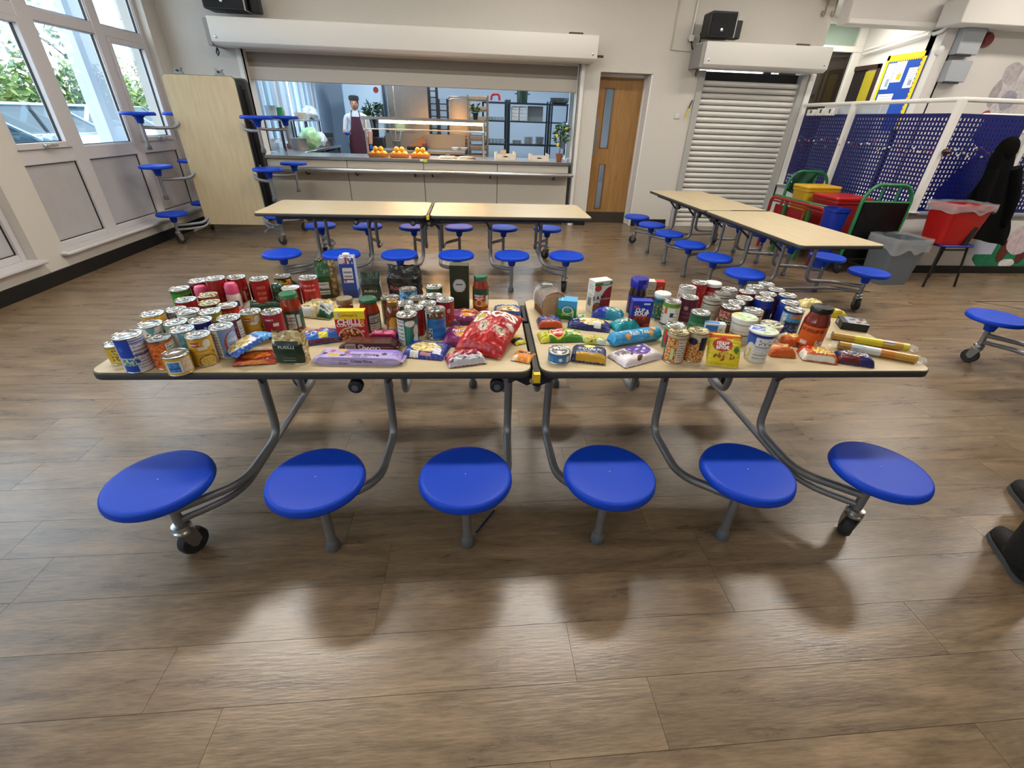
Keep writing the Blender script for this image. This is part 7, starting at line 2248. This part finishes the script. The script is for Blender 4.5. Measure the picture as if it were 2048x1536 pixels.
# ---- standing bags
def standbag(x, y, w, d, h, label, layers, rz=0, texts=(), name='pasta_bag', cat='bag', seed=1, pinch=.45, slump=.0, mat=None, film=True, group='bags standing on the table', top_tilt=0, wr=.07):
    t = thing(name, label, cat, (x, y, FT), math.radians(rz), group)
    L = lay(layers)

    def fn(u, v):
        a = (u - .5) * 2 * PI - PI / 2
        ca, sa = math.cos(a), math.sin(a)
        k = (abs(ca) ** 4 + abs(sa) ** 4) ** .25
        dz = max(0, (v - .62) / .38)
        dd = d * (1 - dz * (1 - .06)) if v > .62 else d
        ww = w * (1 - dz * pinch * .25)
        nz = noise.noise(Vector((ca * 1.7 + seed, sa * 1.7, v * 3))) + .5 * noise.noise(Vector((ca * 4, sa * 4 + seed, v * 7)))
        q = 1 + wr * nz * (1 if .04 < v else 0)
        return (ca / k * ww / 2 * q + slump * v * v, sa / k * dd / 2 * q + top_tilt * v * v, h * v + (.012 * nz * dz))
    mb = MB()
    mb.grid(fn, 130, 64, mat or PRINTF, lambda u, v: art(L, u, v))
    c = len(mb.v)
    mb.build('bag_body', t, smooth=60)
    if texts:
        tm = MB()
        for s, u, v, size, col, *o in texts:
            per = 2 * (w + d)

            def tf(px, py, u=u, v=v):
                q = Vector(fn(u + px / per * 1.05, v + py / h))
                return (q.x, q.y - .004, q.z)
            text_on(tm, s, size, col, tf, o[0] if o else .01, .005)
        tm.build('lettering', t, smooth=0)
    return t


FUS = [('b', '#b8a06a'), ('n', 0, 1, 0, 1, '#8c7442', 14, .05), ('n', 0, 1, 0, 1, '#ddcfa0', 17, .18, 4)]
standbag(-0.649, 1.489, .115, .055, .118, 'clear pasta bag with a dark green label standing at the front', FUS + [('r', .36, .645, .04, .66, '#122c20'), ('r', .40, .60, .66, .74, '#122c20'), ('s', .44, .56, .12, .22, '#6d7f74', 60)], rz=-3, texts=[('FUSILLI', .5, .58, .015, '#c9d3ca', .01)], seed=3)
standbag(-0.484, 2.121, .095, .055, .135, 'dark green pasta bag with clear edges behind the jars', [('b', '#8c8a74'), ('n', 0, 1, 0, 1, '#c9c9be', 10, .15), ('r', .34, .66, .02, .98, '#0e2318'), ('r', .30, .70, .80, 1, '#16382a')], rz=5, texts=[('FUSILLI', .5, .40, .016, '#c9d3ca', .01)], seed=5)
standbag(-0.701, 2.178, .095, .070, .175, 'tall green topped pasta bag with a white text label in the back row', [('b', '#7a6434'), ('n', 0, 1, 0, 1, '#54431f', 12, .05), ('n', 0, 1, 0, 1, '#a88c50', 14, .2, 3), ('r', .26, .56, .45, 1, '#1c4f2c'), ('r', .30, .56, 0, .5, '#14301e'), ('r', .36, .52, .12, .46, '#c6cbc9'), ('s', .37, .51, .15, .42, '#5f6863', 50), ('r', .36, .52, .22, .25, '#14201a')], rz=16, seed=7)
standbag(-0.334, 2.193, .165, .080, .150, 'large glossy black bag with pink lettering at the back', [('b', '#08080a'), ('n', 0, 1, .8, 1, '#141418', 5, .1)], rz=-6, texts=[('Romani', .475, .32, .028, '#b5546a', .03)], name='black_bag', seed=9, wr=.10)
# bread loaf in its bag
t = thing('bread_bag', 'sliced brown loaf in a clear bag at the corner of the right leaf', 'bread', (0.354, 1.971, FT), math.radians(12), 'bags standing on the table')
BR = M('brown_bread', '#c4a078', .8, noise_=(26, .12), bump=(120, .4))
CR = M('bread_crust', '#6d4526', .7)
prof_ = [(-.052, 0), (.052, 0), (.055, .06), (.050, .085), (.025, .10), (-.025, .10), (-.050, .085), (-.055, .06)]
for k in range(9):
    mb = MB().prism(prof_, -.0055, .0055, BR, Matrix.Translation((0, -.06 + k * .0125, 0)) @ Matrix.Rotation(PI / 2, 4, 'X'))
    mb.prism([(x_ * 1.03, z_ * 1.03 - .001) for x_, z_ in prof_], -.0035, .0035, CR, Matrix.Translation((0, -.06 + k * .0125, 0)) @ Matrix.Rotation(PI / 2, 4, 'X'))
    mb.build('slice', t, (0, 0, .002), smooth=0)
MB().grid(lambda u, v: ((.062 + .006 * noise.noise(Vector((u * 9, v * 4, 1)))) * math.cos(u * 2 * PI) * (1 if v < .9 else .8), -.075 + v * .15, max(.0008, .058 + (.060 + .004 * noise.noise(Vector((u * 9, v * 5, 2)))) * math.sin(u * 2 * PI))), 40, 16, CLEARF).build('clear_bag', t, smooth=60)
MB().grid(lambda u, v: (-.035 + u * .07, .005 + v * .055, .1195 + .002 * math.sin(u * 5)), 10, 10, PRINTF, lambda u, v: art(lay([('b', '#22291c'), ('r', .15, .8, .25, .75, '#b9c0bc'), ('s', .2, .75, .3, .7, '#4f5650', 24)]), u, v)).build('bag_label', t)
# noodle pots
def pot(x, y, h, r, label, layers, lidl, lab2=None, turn=0):
    t = thing('noodle_pot', label, 'pot', (x, y, FT), facing(x, y, turn), 'noodle pots on the table')
    L, LL = lay(layers), lay(lidl)
    MB().grid(lambda u, v: ((r * (.78 + .20 * v)) * math.cos(math.radians(u) - PI / 2), (r * (.78 + .20 * v)) * math.sin(math.radians(u) - PI / 2), h * v), 120, 44, PRINT, lambda u, v: art(L, u, v, 160), -180, 180).build('pot_body', t, smooth=50)
    MB().lathe([(r * .76, .0), (r * .78, .002)], flat('#c9c6c0'), 30).build('pot_base', t)
    MB().lathe([(r * .98, h - .006), (r * 1.04, h - .005), (r * 1.04, h), (r * 1.0, h + .001)], M('white_rim', '#d2d2ce', .35), 36, cap=False).build('rim', t, smooth=60)
    MB().grid(lambda u, v: (v * r * 1.03 * math.cos(u * 2 * PI), v * r * 1.03 * math.sin(u * 2 * PI), h + .0012), 40, 14, PRINTF, lambda u, v: art(LL, .5 + .5 * v * math.cos(u * 2 * PI), .5 + .5 * v * math.sin(u * 2 * PI)), v0=.001).build('foil_lid', t, smooth=60)
    return t


pot(1.105, 1.621, 0.11, 0.048, 'white ringed noodle pot with a pale green foil lid', [('b', '#c9c8c2'), ('r', -180, 180, .78, .81, '#2a2a2e'), ('r', -180, 180, .66, .68, '#2a2a2e'), ('r', -180, 180, .36, .39, '#2a2a2e'), ('s', -50, 50, .05, .3, '#9a9890', 50), ('s', -50, 50, .42, .62, '#a5a39a', 50), ('r', -180, 180, .84, 1, '#d4d4cc')], [('b', '#b9cfa8'), ('n', 0, 1, 0, 1, '#d6dcc8', 4, .05), ('n', 0, .4, .3, 1, '#c9bc4a', 4, .1), ('n', .4, 1, 0, .6, '#8fb878', 5, .1)])
pot(1.089, 1.464, 0.122, 0.049, 'blue and white noodle pot with a printed foil lid at the front', [('b', '#d0d0cc'), ('r', -180, 180, .86, .96, '#16307c'), ('r', -90, -18, 0, .86, '#1c4fa0'), ('e', -34, .30, 30, .34, '#cfd0cc'), ('n', -90, -30, .0, .45, '#c9b45a', .05, .0), ('r', -14, 60, .58, .80, '#d8d8d6'), ('n', -12, 58, .6, .78, '#26262c', .13, .22), ('r', -14, 60, .26, .29, '#22305c'), ('r', -14, 60, .54, .56, '#22305c'), ('s', -12, 58, .05, .24, '#a5a5a2', 50), ('n', -12, 58, .3, .52, '#bdbcc6', .1, .1)],
    [('b', '#cfd2c0'), ('r', 0, .55, .3, .8, '#2c5aa8'), ('n', .05, .5, .35, .75, '#dfe4ea', 9, .1), ('n', .5, 1, 0, 1, '#a9bf8c', 4, .1), ('r', .15, .3, .0, .3, '#cfd2dc')])
pot(1.239, 1.630, 0.075, 0.042, 'low pot with a black and white printed lid behind the blue noodle pot', [('b', '#c6c2b8'), ('s', -60, 60, .1, .9, '#8a8680', 20)], [('b', '#cfccc0'), ('n', 0, 1, 0, 1, '#18181a', 6, .05), ('n', 0, 1, 0, 1, '#d9c95a', 6, .3, 4)])
